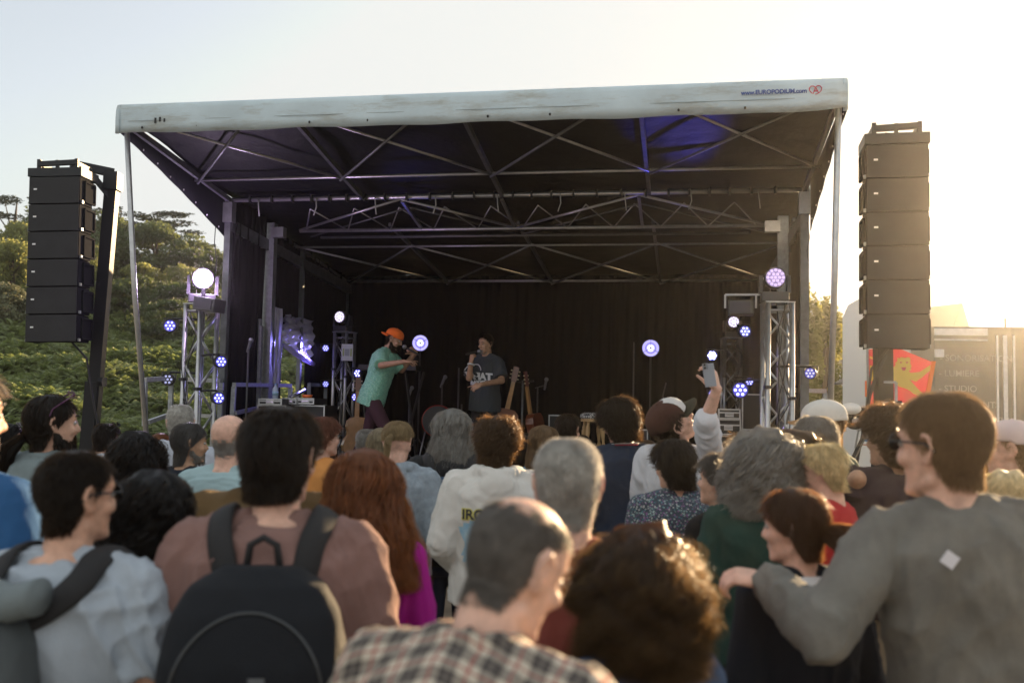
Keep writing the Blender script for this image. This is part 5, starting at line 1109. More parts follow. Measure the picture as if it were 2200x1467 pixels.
p = at(942, 870, 12.6); t = empty('drum', (p.x, p.y, FLOOR), 0, 'red drum shell standing in the dark between the singers', 'drum'); b = MB(); b.tube([(0, -.1, p.z - FLOOR - .2), (0, .25, p.z - FLOOR - .2)], .2, 32); b.build('shell', mat('drum_red', (.35, .02, .015), .3, coat=.5), t, True); b = MB(); b.tube([(0, -.112, p.z - FLOOR - .2), (0, -.1, p.z - FLOOR - .2)], .19, 32); b.build('drum_head', mat('drum_head_black', (.02, .02, .02), .4), t)
for s_ in (-1, 1): b = MB(); b.tube([(s_ * .15, 0, p.z - FLOOR - .3), (s_ * .25, -.1, .01)], .01, 6); b.build('leg', galv, t, True)
p = at(805, 800, 12.7); t = empty('keyboard_stand', (p.x, p.y, FLOOR), R(-9), 'black instrument on a stand with red strip behind the mint-shirted singer', 'keyboard'); h = at(805, 790, 12.7).z - FLOOR; b = MB(); b.box((.2, 0, h), (.75, .28, .07), bev=.01); b.build('keyboard', blackm, t); b = MB(); b.box((.1, -.142, h + .01), (.3, .006, .012)); b.build('red_strip', mat('strip_red', (.4, .02, .03), .4), t)
for x in (-.1, .5): b = MB(); b.bar((x - .12, -.1, 0), (x + .12, .1, h - .04), .025); b.bar((x + .12, -.1, 0), (x - .12, .1, h - .04), .025); b.build('stand_leg', blackm, t)
# ---- guitars
wood = mat('spruce', (.42, .22, .08), .35, coat=.4, var=.2, vscale=12); woodr = mat('mahogany', (.16, .045, .02), .3, coat=.5, var=.25, vscale=8); ebony = mat('ebony', (.03, .02, .015), .4)
def guitar(label, px, pyt, pxb, pyb, d, bm_, yaw=0, headw=.07, L=.98, side=None, lean_y=0.):
    a = at(px, pyt, d); c = at(pxb, pyb, d); ax = (a - c).normalized(); t = empty('guitar', a - ax * L, 0, label, 'guitar', 'guitars leaning on a stand'); x = Euler((0, 0, R(yaw))).to_matrix() @ Vector((1, 0, 0)); y = ax.cross(x).normalized() * -1; x = y.cross(ax).normalized(); y = ax.cross(x).normalized(); M = Matrix((x, y, ax)).transposed().to_4x4()
    out = [(.0, 0), (.11, .01), (.175, .06), (.19, .13), (.165, .2), (.125, .255), (.125, .3), (.145, .36), (.13, .43), (.08, .475), (.02, .48)]; out = out + [(-q, z) for q, z in out[::-1]][:-1]
    b = MB(); b.prism(out, .1, M); bd = b.build('body', bm_, t); b = MB(); b.tube([M @ Vector((0, -.052, .3)), M @ Vector((0, -.049, .3))], .05, 20); b.build('sound_hole', ebony, bd)
    b = MB(); b.prism([(-.06, .14), (.06, .14), (.07, .165), (-.07, .165)], .014, M @ Matrix.Translation((0, -.055, 0))); b.build('bridge', ebony, bd)
    b = MB(); b.prism([(-.028, .4), (.028, .4), (.022, L - .18), (-.022, L - .18)], .03, M @ Matrix.Translation((0, -.045, 0))); b.build('neck', wood, t)
    b = MB(); b.prism([(-.024, L - .18), (.024, L - .18), (headw / 2, L - .15), (headw / 2 * .9, L), (-headw / 2 * .9, L), (-headw / 2, L - .15)], .018, M @ Matrix.Translation((0, -.04, 0))); b.build('headstock', woodr, t)
    for i in range(6): s_ = -1 if i < 3 else 1; b = MB(); b.ell(M @ Vector((s_ * (headw / 2 + .012), -.04, L - .14 + (i % 3) * .045)), (.012, .012, .009), seg=8, rings=6); b.build('tuning_peg', mat('peg_pearl', (.7, .62, .45), .25), t, True)
    return t
guitar('guitar with orange neck and dark body leaning beside the dark-shirted singer', 1111, 788, 1085, 905, 11.6, woodr, 8)
guitar('guitar with pearl pegs and red-brown body, farther from the dark-shirted singer', 1135, 797, 1152, 930, 11.7, woodr, 62)
guitar('guitar with polished brown body resting behind the mint-shirted singer legs', 772, 810, 766, 960, 12.5, wood, 25)
p = at(1123, 818, 11.9); t = empty('guitar_stand', (p.x, p.y, FLOOR), 0, 'black double stand holding the two guitars', 'guitar stand'); h = p.z - FLOOR; b = MB(); b.tube([(0, 0, .05), (0, 0, h)], .012, 8); b.build('pole', galv, t, True); b = MB(); b.tube([(-.13, -.06, h), (0, 0, h - .02), (.13, -.06, h)], .012, 8); b.build('hanger', blackm, t, True)
for an in (20, 140, 260): b = MB(); b.tube([(0, 0, .2), (.3 * math.cos(R(an)), .3 * math.sin(R(an)), .01)], .01, 6); b.build('leg', blackm, t, True)
p = at(1275, 886, 11.0); t = empty('bar_stool', (p.x, p.y, FLOOR), R(10), 'wooden stool with turned legs and patterned cushion beside the navy polo man', 'stool'); h = p.z - FLOOR
cush = mat('cushion_check', (.3, .3, .28), .8); n = cush.node_tree; ck = n.nodes.new('ShaderNodeTexChecker'); ck.inputs['Scale'].default_value = 55; ck.inputs[1].default_value = (.5, .5, .47, 1); ck.inputs[2].default_value = (.03, .03, .03, 1); tcn = n.nodes.new('ShaderNodeTexCoord'); n.links.new(tcn.outputs['Object'], ck.inputs[0]); n.links.new(ck.outputs[0], n.nodes['Principled BSDF'].inputs['Base Color'])
b = MB(); b.loft([ering(Matrix.Identity(4), z, r_, r_, n=2) for z, r_ in ((h - .07, .13), (h - .05, .15), (h - .02, .14), (h, .1))]); b.build('cushion', cush, t, True)
pine = mat('pine_wood', (.42, .27, .12), .5, var=.2, vscale=10); b = MB(); b.tube([(0, 0, h - .1), (0, 0, h - .07)], .14, 24); b.build('seat', pine, t)
for i in range(4):
    an = R(45 + 90 * i); z = np.linspace(.0, h - .1, 19); rr = [.016, .018, .015, .02, .024, .016, .026, .028, .022, .016, .014, .024, .014, .018, .022, .026, .024, .016, .018]
    b = MB(); b.tube([((.17 - .07 * q / h) * math.cos(an), (.17 - .07 * q / h) * math.sin(an), q) for q in z], rr, 12); b.build('leg', pine, t, True)
b = MB(); [b.tube([(.13 * math.cos(R(45 + 90 * i)), .13 * math.sin(R(45 + 90 * i)), h * .4), (.13 * math.cos(R(135 + 90 * i)), .13 * math.sin(R(135 + 90 * i)), h * .4)], .01, 8) for i in range(4)]; b.build('stretcher', pine, t, True)
# crowd barrier with blue panel
p = at(1840, 1066, 4.9); t = empty('crowd_barrier', (p.x, p.y, 0), R(-8), 'steel crowd barrier with blue panel beside the man in dark brown', 'barrier'); h = p.z; b = MB(); b.tube([(-.9, 0, h), (.7, 0, h)], .022, 10); b.build('top_rail', darkal, t, True); b = MB(); b.box((-.1, .01, h * .5 - .0), (1.55, .012, h * .86)); b.build('panel', mat('panel_blue', (.10, .22, .33), .5), t)
for x in (-.9, -.02, .7): b = MB(); b.tube([(x, -.01, .0), (x, -.01, h)], .018, 8); b.build('post', darkal, t, True)
for x in (-.9, .7): b = MB(); b.bar((x, -.3, .02), (x, .3, .02), .04); b.build('foot', darkal, t)

for lb, pts, d in (('two loose black wires hanging from the roof flap near the hillside', ((463, 488), (461, 520), (465, 560), (462, 592)), 10.6), ('thin black wire dangling from the roof flap near the support pole', ((1735, 478), (1739, 510), (1734, 540), (1737, 562)), 9.6)):
    p = at(*pts[0], d); t = MB(); t.tube([at(x, y, d) - p for x, y in pts], .005, 5); o = t.build('wire', blackm, None, True, loc=p); tag(o, lb, 'wire')
# ================================================================ people
def cloth(name, c, rough=.88, var=.12, bump=.35, bs=260, **k): return mat('cloth_' + name, c, rough, bump=bump, bscale=bs, var=var, vscale=k.pop('vs', 4), spec=.15, sheen=.03, **k)
SK = (.56, .33, .235); SKP = (.62, .38, .29); SKT = (.42, .25, .16); SKD = (.23, .125, .075)
H_blk = hair_mat('black', (.006, .005, .005), (.08, .05, .03)); H_dk = hair_mat('dark_brown', (.011, .008, .006), (.16, .09, .04)); H_br = hair_mat('brown', (.045, .030, .018), (.38, .21, .09)); H_lb = hair_mat('light_brown', (.13, .085, .045), (.5, .32, .16))
H_red = hair_mat('auburn', (.13, .048, .018), (.5, .22, .08)); H_bl = hair_mat('blonde', (.62, .50, .30), (.7, .5, .25)); H_gr = hair_mat('grey', (.18, .18, .175), (.5, .45, .38), trans=.34); H_wh = hair_mat('white', (.36, .36, .34), (.6, .55, .5)); H_dg = hair_mat('dark_grey', (.055, .055, .055), (.3, .25, .2)); H_cb = hair_mat('curly_brown', (.016, .010, .006), (.62, .36, .14), trans=.2)
SHORT = dict(thick=.018, L=.055, lift=.4); CROP = dict(thick=.006, L=.014, lift=.8, jag=.004); STUB = dict(thick=.0022, L=.006, lift=.6, jag=.004, shell=.6); SHAG = dict(fly=.03, rough=.08, thick=.024, L=.07, lift=.45, wave=.004, nape=-.1)
CURLS = dict(thick=.030, L=.07, curl=.010, wfreq=150, lift=.5); LONG = dict(zlow=-.34, thick=.030, flare=.03, wave=.006, wfreq=26, narrow=1.0, nape=-.1)
BOB = dict(zlow=-.13, thick=.03, flare=.02, wave=.004, wfreq=30)

# plaid
def plaid():
    m = bpy.data.materials.new('cloth_plaid'); m.use_nodes = True; n = m.node_tree; N = n.nodes; L = n.links; p = N['Principled BSDF']; p.inputs['Roughness'].default_value = .9; p.inputs['Specular IOR Level'].default_value = .2
    tc = N.new('ShaderNodeTexCoord'); sp = N.new('ShaderNodeSeparateXYZ'); L.new(tc.outputs['Object'], sp.inputs[0])
    def M(op, a, b=None, c=None):
        q = N.new('ShaderNodeMath'); q.operation = op
        for i, v in enumerate((a, b, c)):
            if v is None: continue
            if isinstance(v, (int, float)): q.inputs[i].default_value = v
            else: L.new(v, q.inputs[i])
        return q.outputs[0]
    def band(co, per, off, w_): f = M('FRACT', M('ADD', M('DIVIDE', co, per), off)); return M('LESS_THAN', M('ABSOLUTE', M('SUBTRACT', f, .5)), w_ / 2)
    cx_ = sp.outputs[0]; cz_ = M('ADD', M('MULTIPLY', M('ABSOLUTE', sp.outputs[0]), .36), M('ADD', sp.outputs[2], M('MULTIPLY', sp.outputs[1], .8)))
    dk = M('MINIMUM', M('MULTIPLY', M('ADD', band(cx_, .062, .1, .46), band(cz_, .062, .0, .46)), .62), 1.0); dk2 = M('MULTIPLY', M('ADD', band(cx_, .062, .1, .10), band(cz_, .062, 0, .10)), .3)
    rd = M('MULTIPLY', M('ADD', band(cx_, .062, .6, .075), band(cz_, .062, .5, .075)), .6)
    m1 = N.new('ShaderNodeMix'); m1.data_type = 'RGBA'; m1.inputs[6].default_value = (.50, .44, .36, 1); m1.inputs[7].default_value = (.022, .018, .024, 1); L.new(M('MULTIPLY', M('SUBTRACT', dk, M('MULTIPLY', dk2, .4)), .93), m1.inputs[0])
    m2 = N.new('ShaderNodeMix'); m2.data_type = 'RGBA'; L.new(m1.outputs[2], m2.inputs[6]); m2.inputs[7].default_value = (.28, .03, .03, 1); L.new(rd, m2.inputs[0]); L.new(m2.outputs[2], p.inputs['Base Color'])
    t = N.new('ShaderNodeTexNoise'); t.inputs['Scale'].default_value = 300; b = N.new('ShaderNodeBump'); b.inputs['Strength'].default_value = .3; b.inputs['Distance'].default_value = .01; L.new(tc.outputs['Object'], t.inputs[0]); L.new(t.outputs[0], b.inputs['Height']); L.new(b.outputs[0], p.inputs['Normal']); return m
def floral(name, base, cols, scale, th=.32):
    m = mat('cloth_' + name, base, .85, bump=.2, bscale=250); n = m.node_tree; N = n.nodes; L = n.links; tc = N.new('ShaderNodeTexCoord'); v = N.new('ShaderNodeTexVoronoi'); v.inputs['Scale'].default_value = scale; L.new(tc.outputs['Object'], v.inputs['Vector'])
    r = N.new('ShaderNodeValToRGB'); r.color_ramp.interpolation = 'CONSTANT'; el = r.color_ramp.elements; el[0].color = (*cols[0], 1); el[1].color = (*cols[-1], 1); el[1].position = .82
    for i, c in enumerate(cols[1:-1]): e = el.new((i + 1) / len(cols)); e.color = (*c, 1)
    s_ = N.new('ShaderNodeSeparateColor'); L.new(v.outputs['Color'], s_.inputs[0]); L.new(s_.outputs[0], r.inputs[0]); lt = N.new('ShaderNodeMath'); lt.operation = 'LESS_THAN'; lt.inputs[1].default_value = th; L.new(v.outputs['Distance'], lt.inputs[0])
    mx = N.new('ShaderNodeMix'); mx.data_type = 'RGBA'; mx.inputs[6].default_value = (*base, 1); L.new(r.outputs[0], mx.inputs[7]); L.new(lt.outputs[0], mx.inputs[0]); L.new(mx.outputs[2], N['Principled BSDF'].inputs['Base Color']); return m

def backpack(Pn, label, col, w_=.30, h_=.46, dp=.16, zt=1.40, strap=None, kind='pack', off=(0, 0)):
    root, Tt, k = Pn['root'], Pn['Tt'], Pn['k']; MW = Matrix.Translation(root.location) @ Euler(root.rotation_euler).to_matrix().to_4x4() @ Tt; strap = strap or mat('strap_black', (.012, .012, .014), .8, bump=.3, bscale=200)
    t = bpy.data.objects.new('backpack', None); COL.objects.link(t); o0 = Vector((off[0], -.13, zt - h_)); Mo = MW @ Matrix.Translation(o0); t.matrix_world = Matrix.Translation(Mo.translation) @ Mo.to_quaternion().to_matrix().to_4x4(); tag(t, label, 'backpack', 'backpacks worn in the crowd')
    Mi = t.matrix_world.inverted() @ MW
    b = MB(); b.loft([ering(Mi, o0.z + z, w_ / 2 * sx, dp / 2 * sy, o0.y - dp * .5 * sy - .01 + off[1], n=3.2, x0=off[0]) for z, sx, sy in ((0, .80, .75), (.02, .92, .95), (h_ * .3, 1, 1.1), (h_ * .62, .98, 1.0), (h_ * .82, .88, .8), (h_ * .93, .72, .6), (h_, .42, .35))])
    if kind == 'pack': b.loft([ering(Mi, o0.z + z, w_ / 2 * sx, dp / 2 * sy, o0.y - dp * 1.05 + off[1], n=3, x0=off[0]) for z, sx, sy in ((.03, .7, .3), (.06, .8, .42), (h_ * .42, .8, .45), (h_ * .5, .7, .3))])
    v, f, nr = remesh(b, .011, 3); v = wrinkle(v, nr, .009, 5, .8, 26); pb = fast_obj('body', v, f, col, t)
    from mathutils.bvhtree import BVHTree
    bvp = BVHTree.FromPolygons([tuple(q) for q in v.tolist()], [tuple(q) for q in f.tolist()])
    if kind == 'pack':
        for arc in ([(w_ * .40 * math.cos(a), h_ * .50 + h_ * .36 * math.sin(a)) for a in np.linspace(R(-25), R(205), 40)], [(w_ * .30 * math.cos(a), h_ * .26 + h_ * .20 * math.sin(a)) for a in np.linspace(R(0), R(180), 26)], [(x, h_ * .12) for x in np.linspace(-w_ * .3, w_ * .3, 14)]):
            P_ = [bvp.ray_cast(Vector((x, -.8, z)), Vector((0, 1, 0)))[0] for x, z in arc]; P_ = [q + Vector((0, -.002, 0)) for q in P_ if q is not None]
            if len(P_) > 4: z_ = MB(); z_.tube(P_, .0038, 6); z_.build('zip', mat('zip_grey', (.045, .05, .055), .35, .3), pb, True)
        q = bvp.ray_cast(Vector((w_ * .06, -.8, h_ * .6)), Vector((0, 1, 0)))[0]
        if q: z_ = MB(); z_.box(tuple(q + Vector((0, -.003, 0))), (.035, .004, .012)); z_.build('small_tab', mat('tab_grey', (.10, .11, .12), .5), pb)
    from mathutils.bvhtree import BVHTree
    bvs = BVHTree.FromPolygons([tuple(v_.co) for v_ in Pn['shirt'].data.vertices], [tuple(p_.vertices) for p_ in Pn['shirt'].data.polygons])
    for s_ in (-1, 1):
        b = MB(); pts = [(s_ * .075 + off[0], -.135, zt - .06), (s_ * .085, -.125, zt + .0), (s_ * .1, -.085, zt + .055), (s_ * .108, -.02, zt + .078), (s_ * .112, .05, zt + .05), (s_ * .118, .105, zt - .03), (s_ * .14, .12, zt - .17), (s_ * .165, .05, zt - .28)]
        pts = [Mi @ Vector(p) for p in pts]; V = []; F = []; n = 26; pa = np.array([p[:] for p in pts]); L = prof_len(pa); ss = np.linspace(0, L[-1], n); c = np.stack([np.interp(ss, L, pa[:, i]) for i in range(3)], 1)
        for _ in range(2): c[1:-1] = (c[:-2] + 2 * c[1:-1] + c[2:]) / 4
        MS = t.matrix_world.inverted() @ Matrix.Translation(root.location) @ Euler(root.rotation_euler).to_matrix().to_4x4(); MSi = MS.inverted()
        for i in range(n):
            h, nn, _, _ = bvs.find_nearest(MSi @ Vector(c[i]))
            if h is not None: q_ = MS @ (h + nn * .004); c[i] = q_ if i > 3 else (c[i] + np.array(q_)) / 2
        for _ in range(2): c[1:-1] = (c[:-2] + 2 * c[1:-1] + c[2:]) / 4
        cen = np.array((Mi @ Vector((0, -.01, zt - .12)))[:]); T = np.gradient(c, axis=0); T /= np.linalg.norm(T, axis=1)[:, None]; o_ = c - cen; o_ -= T * (o_ * T).sum(1)[:, None]; o_ /= np.linalg.norm(o_, axis=1)[:, None]; sd = np.cross(T, o_); rg = []
        for i in range(n): rg.append([c[i] + o_[i] * (.012 + a) * 1.0 + sd[i] * q for q, a in ((-.034, .004), (-.03, .014), (0, .018), (.03, .014), (.034, .004), (0, -.004))])
        b.loft(rg); b.build('strap', strap, t, True)
    b = MB(); b.tube([Mi @ Vector(p) for p in ((-.04 + off[0], -.16, zt - .02), (-.03 + off[0], -.165, zt + .045), (0 + off[0], -.165, zt + .062), (.03 + off[0], -.165, zt + .045), (.04 + off[0], -.16, zt - .02))], .009, 8); b.build('haul_loop', strap, t, True)
    return t, Mi, o0

# ---------------- nearest row
A = person('man with dark short hair and glasses in mauve tee, wearing the big black backpack', 603, 873, 2.55, 4, hairc=H_dk, style=dict(thick=.013, L=.04, lift=.4, nape=-.078, front=.07, fly=.03, rough=.07), hn=11000, hwid=.0022, head=(-15, 2, 0), skin=SKP, voxel=.0075, build=1.2,
  top=dict(kind='tee', m=cloth('mauve', (.22, .13, .115)), sl=.8, ease=.02, wr=.026, voxel=.009), glasses=('clear', (.25, .2, .16), (.5, .5, .5)), face=1)
backpack(A, 'big plain black backpack on the back of the man in the mauve tee', cloth('pack_black', (.011, .013, .017), .75), .42, .52, .2, 1.385)
Bn = person('man with cropped dark hair and sunglasses in pale tee, wearing the roll-top backpack', 168, 962, 2.5, -8, hairc=H_dk, style=dict(thick=.008, L=.02, lift=.6, nape=-.085, fly=.02, rough=.05), hn=9000, hwid=.002, head=(-30, 0, 0), skin=SK, voxel=.0075,
  top=dict(kind='tee', m=cloth('pale_blue', (.36, .41, .47)), sl=.8, ease=.02, wr=.030, voxel=.009), build=1.2, glasses=('dark', (.015, .015, .015), (.02, .02, .02)), face=1)
t, Mi, o0 = backpack(Bn, 'grey and white roll-top backpack on the back of the man with sunglasses', cloth('pack_grey', (.07, .08, .085), .7), .34, .44, .2, 1.37, off=(-.10, 0), kind='roll')
b = MB(); rg = []
for i in range(21): x = -.17 + .34 * i / 20; rg.append([Mi @ Vector((o0.x + x, o0.y - .1 + .055 * math.cos(a) + .004 * math.sin(i), 1.40 + .045 * math.sin(a) + .008 * math.sin(i * .7))) for a in np.arange(14) / 14 * 6.283])
b.loft(rg); b.build('rolled_top', cloth('pack_roll', (.16, .19, .20), .6), t, True)
b = MB(); b.loft([ering(Mi, z, .12 * s_, .045, o0.y - .20, n=3, x0=o0.x - .02) for z, s_ in ((.98, .6), (1.0, 1), (1.12, 1), (1.2, .8), (1.23, .3))]); b.build('white_panel', cloth('pack_white', (.45, .5, .52), .6), t, True)
b = MB(); b.ell(Mi @ Vector((o0.x - .02, o0.y - .245, 1.06)), (.055, .012, .06)); b.build('round_patch', cloth('pack_navy', (.012, .016, .024)), t, True); b = MB(); b.box(Mi @ Vector((o0.x - .06, o0.y - .12, 1.452)), (.14, .03, .012), bev=.004); b.build('orange_tab', mat('orange_tab', (.75, .18, .06), .6), t)

person('woman with very long auburn hair in a magenta sweater', 785, 953, 3.15, -4, female=True, hairc=H_red, style=dict(LONG, zlow=-.29, thick=.05, flare=.11, wave=.016, wfreq=24, fly=.12), hn=8000, hwid=.0042, head=(5, 0, 0), skin=SKP, top=dict(kind='crew', m=cloth('magenta', (.34, .012, .24), sub=0), ease=.02, wr=.016), build=1.05)
person('woman with long dark curly hair and sunglasses, orange sleeve, behind the sunglasses man', 335, 998, 2.75, -20, female=True, hairc=H_blk, style=dict(LONG, zlow=-.30, thick=.045, flare=.05, curl=.012, wave=.008, wfreq=75), hn=6500, hwid=.004, head=(-28, 0, 0), skin=SK, top=dict(kind='crew', m=cloth('burnt_orange', (.32, .13, .05))), glasses=('brown', (.09, .03, .02), (.03, .02, .02)))
C_ = person('man with shaved greying head in plaid shirt, bending toward the curly-haired woman', 1158, 1076, 1.72, -22, hairc=hair_mat('stubble', (.10, .092, .085), (.3, .27, .22)), style=dict(STUB, front=.06, side=.02, face=80, temple=92, nape=-.09, maxz=.088), hn=9000, hwid=.0013, head=(-26, -12, 5), lean=(14, 3), skin=SKP, voxel=.0068, build=1.05,
  top=dict(kind='shirt', m=plaid(), ease=.022, wr=.016, voxel=.009), face=1)
D_ = person('woman with big sunlit curly brown hair in a denim blue top', 1372, 1104, 2.2, 14, female=True, hairc=H_cb, style=dict(zlow=-.20, thick=.085, flare=-.01, curl=.014, wave=.004, wfreq=120, jag=.03, face=48, shell=.66, nape=-.1, fly=.3, rough=.1, lump=.012), hn=16000, hwid=.0019, head=(26, -2, 0), skin=SKP, top=dict(kind='shirt', m=cloth('denim', (.055, .085, .15), var=.3), wr=.014), face=1)
person('man with close-cropped grey hair standing between the plaid man and the navy polo', 1222, 938, 2.5, 3, hairc=H_wh, style=dict(CROP, thick=.005, nape=-.095), hn=12000, hwid=.0013, head=(-6, -2, 0), skin=SKP, voxel=.008, top=dict(kind='crew', m=cloth('dusty_red', (.22, .06, .05))))
E_ = person('tall man in grey sweatshirt and glasses with his arm around the brown-haired woman', 2022, 846, 2.6, -8, lean=(0, -5), hairc=H_lb, style=dict(thick=.009, L=.022, lift=.4, nape=-.08, fly=.03, rough=.05), hn=12000, hwid=.0018, head=(44, 3, 0), skin=SKP, voxel=.0062, build=1.0, face=1,
  top=dict(kind='crew', m=cloth('sweat_grey', (.16, .155, .14), var=.18, vs=9), ease=.024, wr=.020, voxel=.009), glasses=('dark', (.015, .015, .015), (.5, .5, .5)), arms=(('px', 1768, 1362, 2.5), ('px', 1655, 1248, 2.7), (.27, -.02, 1.12), (.2, .16, .95)),
  extra=dict(handL=dict(dirW=(-1, .2, .12), palmW=(0, .4, -1), curl=(.6, .62, .65, .7), spread=.05, thumb=.6)))
b = MB(); q = E_['Rz'].inverted(); Mtag = E_['Tt'] @ T4((-.06, -.158, 1.37)); b.box((0, 0, 0), (.032, .004, .032), rot=Euler((0, R(40), 0))); b.xf(Mtag); b.build('small_label', mat('label_white', (.6, .6, .65), .6), E_['root'])
F_ = person('woman with brown ponytail in navy jacket over white top, embraced by the tall man', 1700, 1038, 2.9, 14, female=True, hairc=hair_mat('chestnut', (.035, .018, .010), (.45, .2, .07)), style=dict(thick=.022, L=.08, lift=.05, nape=-.09, tail=((.0, -.115, -.02), .17, (-.25, -1, .1), .055)), hn=9000, hwid=.0024, head=(44, -4, 0), skin=SKP, voxel=.008,
  top=dict(kind='jacket', m=cloth('navy_black', (.012, .015, .022)), ease=.026, wr=.014), face=1)
b = MB(); b.loft([ering(F_['Tt'], z, rx, ry, -.02, n=2.2) for z, rx, ry in ((1.36, .11, .13), (1.40, .125, .125), (1.44, .1, .1), (1.475, .068, .07))]); b.build('white_top', cloth('white_top', (.6, .6, .62)), F_['root'], True)
b = MB(); q = F_['Th'] @ T4((.03, -.118, -.02)); b.tube([(.022 * math.cos(a), 0, .022 * math.sin(a)) for a in np.linspace(0, 6.283, 14)], .006, 6); b.v = [v * F_['k'] for v in b.v]; b.xf(q); b.build('hair_tie', mat('tie_grey', (.2, .25, .25), .4), F_['root'], True)

# ---------------- second rows
person('person with big grey frizzy hair in a dark green hoodie', 1640, 914, 3.95, 8, female=True, hairc=H_gr, style=dict(zlow=-.165, thick=.068, flare=.02, curl=.012, wave=.006, wfreq=90, jag=.02, shell=.72, fly=.2), hn=9000, hwid=.0042, head=(4, 0, 0), skin=SK, build=1.25, top=dict(kind='hood', m=cloth('bottle_green', (.022, .052, .042)), ease=.03, wr=.02))
person('person with short grey hair and earring facing the frizzy grey hair, black top', 1550, 966, 4.2, 35, female=True, hairc=H_dg, style=dict(SHORT, thick=.022), hn=4500, hwid=.003, head=(22, 2, 0), skin=SK, top=dict(kind='crew', m=cloth('black_top', (.012, .012, .014))), face=1)
fl = floral('floral', (.035, .05, .07), [(.25, .38, .36), (.40, .42, .42), (.22, .10, .25), (.06, .16, .20), (.10, .06, .12)], 105, .42)
person('woman with short dark hair in a tiny-flowered blouse', 1446, 938, 4.7, 8, female=True, hairc=H_dk, style=dict(SHORT, thick=.026, L=.07, nape=-.1), hn=4500, hwid=.003, head=(22, -4, 0), skin=SK, build=1.12, top=dict(kind='crew', m=fl, ease=.035, hem=.8, wr=.016))
Gm = person('youth with short curly brown hair in white hoodie with blue back print', 1072, 892, 5.0, 4, hairc=H_br, style=dict(CURLS, thick=.026, nape=-.09), hn=5000, hwid=.003, head=(-26, 0, 0), skin=SKP, legs=(.025, .035, .07), build=1.12,
  top=dict(kind='hood', m=cloth('off_white', (.62, .61, .58), var=.05), ease=.034, wr=.018, hem=.84), arms=((-.26, -.05, 1.13), (-.16, .15, .98), (.26, -.05, 1.13), (.16, .15, .98)))
gb = cloth('print_cyan', (.20, .42, .62), color2=(.42, .58, .66), vs=18); gk = mat('print_black', (.03, .03, .04), .8); gy = mat('print_yellow', (.55, .50, .12), .8)
def on_back(Pn, name, m, rx0, rx1, z0, z1, dpt, n=14, edge=None):
    """a printed patch that follows the cloth of the back"""
    sh = Pn['shirt']; co = np.empty(len(sh.data.vertices) * 3); sh.data.vertices.foreach_get('co', co); co = co.reshape(-1, 3); k = Pn['k']; V = []; rr = np.random.default_rng(4)
    from mathutils.bvhtree import BVHTree
    bv = BVHTree.FromPolygons([tuple(c) for c in co.tolist()], [tuple(p.vertices) for p in sh.data.polygons]); ok = {}
    for i in range(n + 1):
        for j in range(n + 1):
            u, w2 = i / n, j / n; x = rx0 + (rx1 - rx0) * u; z = z0 + (z1 - z0) * w2
            if edge: cx_, cz_ = (rx0 + rx1) / 2, (z0 + z1) / 2; an = math.atan2(z - cz_, x - cx_); f_ = 1 + edge * math.sin(an * 5 + 1) * .5; x = cx_ + (x - cx_) * f_; z = cz_ + (z - cz_) * f_
            h, nn, _, _ = bv.ray_cast(Vector((x * k, -.6, z * k)), Vector((0, 1, 0))); h = h if h is not None else Vector((x * k, -.15 * k, z * k)); V.append((h.x, h.y - dpt, h.z))
    F = [(i * (n + 1) + j, (i + 1) * (n + 1) + j, (i + 1) * (n + 1) + j + 1, i * (n + 1) + j + 1) for i in range(n) for j in range(n) if not edge or math.hypot((i + .5) / n - .5, (j + .5) / n - .5) < .5]
    return mesh_obj(name, V, F, m, sh), bv
on_back(Gm, 'back_print', gb, -.17, .10, 1.0, 1.30, .003, edge=.25); _, bvG = on_back(Gm, 'back_print', gb, .09, .18, 1.22, 1.33, .003, edge=.2)
def text_on(Pn, bv, s, size, m, x, z, parent, bold=.002, dy=.006, mirror=-1, front=False, rot=0.):
    o = text('lettering', s, size, m, Matrix.Identity(4), parent, bold=bold, depth=.001); k = Pn['k']; me = o.data
    for v in me.vertices:
        lx, lz = v.co.x, v.co.y; lx, lz = lx * math.cos(rot) - lz * math.sin(rot), lx * math.sin(rot) + lz * math.cos(rot)
        X, Z = (x + (lx if not front else -lx)) * k, (z + lz) * k; h, nn, _, _ = bv.ray_cast(Vector((X, .6 if front else -.6, Z)), Vector((0, -1 if front else 1, 0))); h = h or Vector((X, .15 if front else -.15, Z)); v.co = (X, h.y + (dy + v.co.z if front else -dy - v.co.z), Z)
    me.update(); return o
text_on(Gm, bvG, 'IRO', .065, gy, -.172, 1.262, Gm['shirt'], bold=.006, dy=.005); text_on(Gm, bvG, 'IRO', .065, gk, -.172, 1.262, Gm['shirt'], bold=.0015, dy=.008); text_on(Gm, bvG, 'EN', .06, gy, .095, 1.275, Gm['shirt'], bold=.006, dy=.005, rot=.15); text_on(Gm, bvG, 'EN', .06, gk, .095, 1.275, Gm['shirt'], bold=.0015, dy=.008, rot=.15)
person('blond man with undercut and small ponytail in grey hoodie and jeans', 857, 903, 5.7, -6, hairc=hair_mat('dark_blonde', (.20, .15, .08), (.5, .35, .18)), style=dict(thick=.012, L=.05, lift=.05, front=.06, nape=.03, ear=.045, side=.06, face=60, temple=75, tail=((.0, -.11, .03), .17, (0, -1, 0), .02)), hn=4500, hwid=.003, head=(-8, -6, 0), skin=SKP, legs=(.035, .05, .09), build=1.12,
  top=dict(kind='hood', m=cloth('marl_grey', (.26, .31, .36), var=.15, vs=30), ease=.028, wr=.016), arms=((-.24, -.05, 1.12), (-.12, .17, 1.02), (.26, -.06, 1.12), (.16, .14, 1.0)))
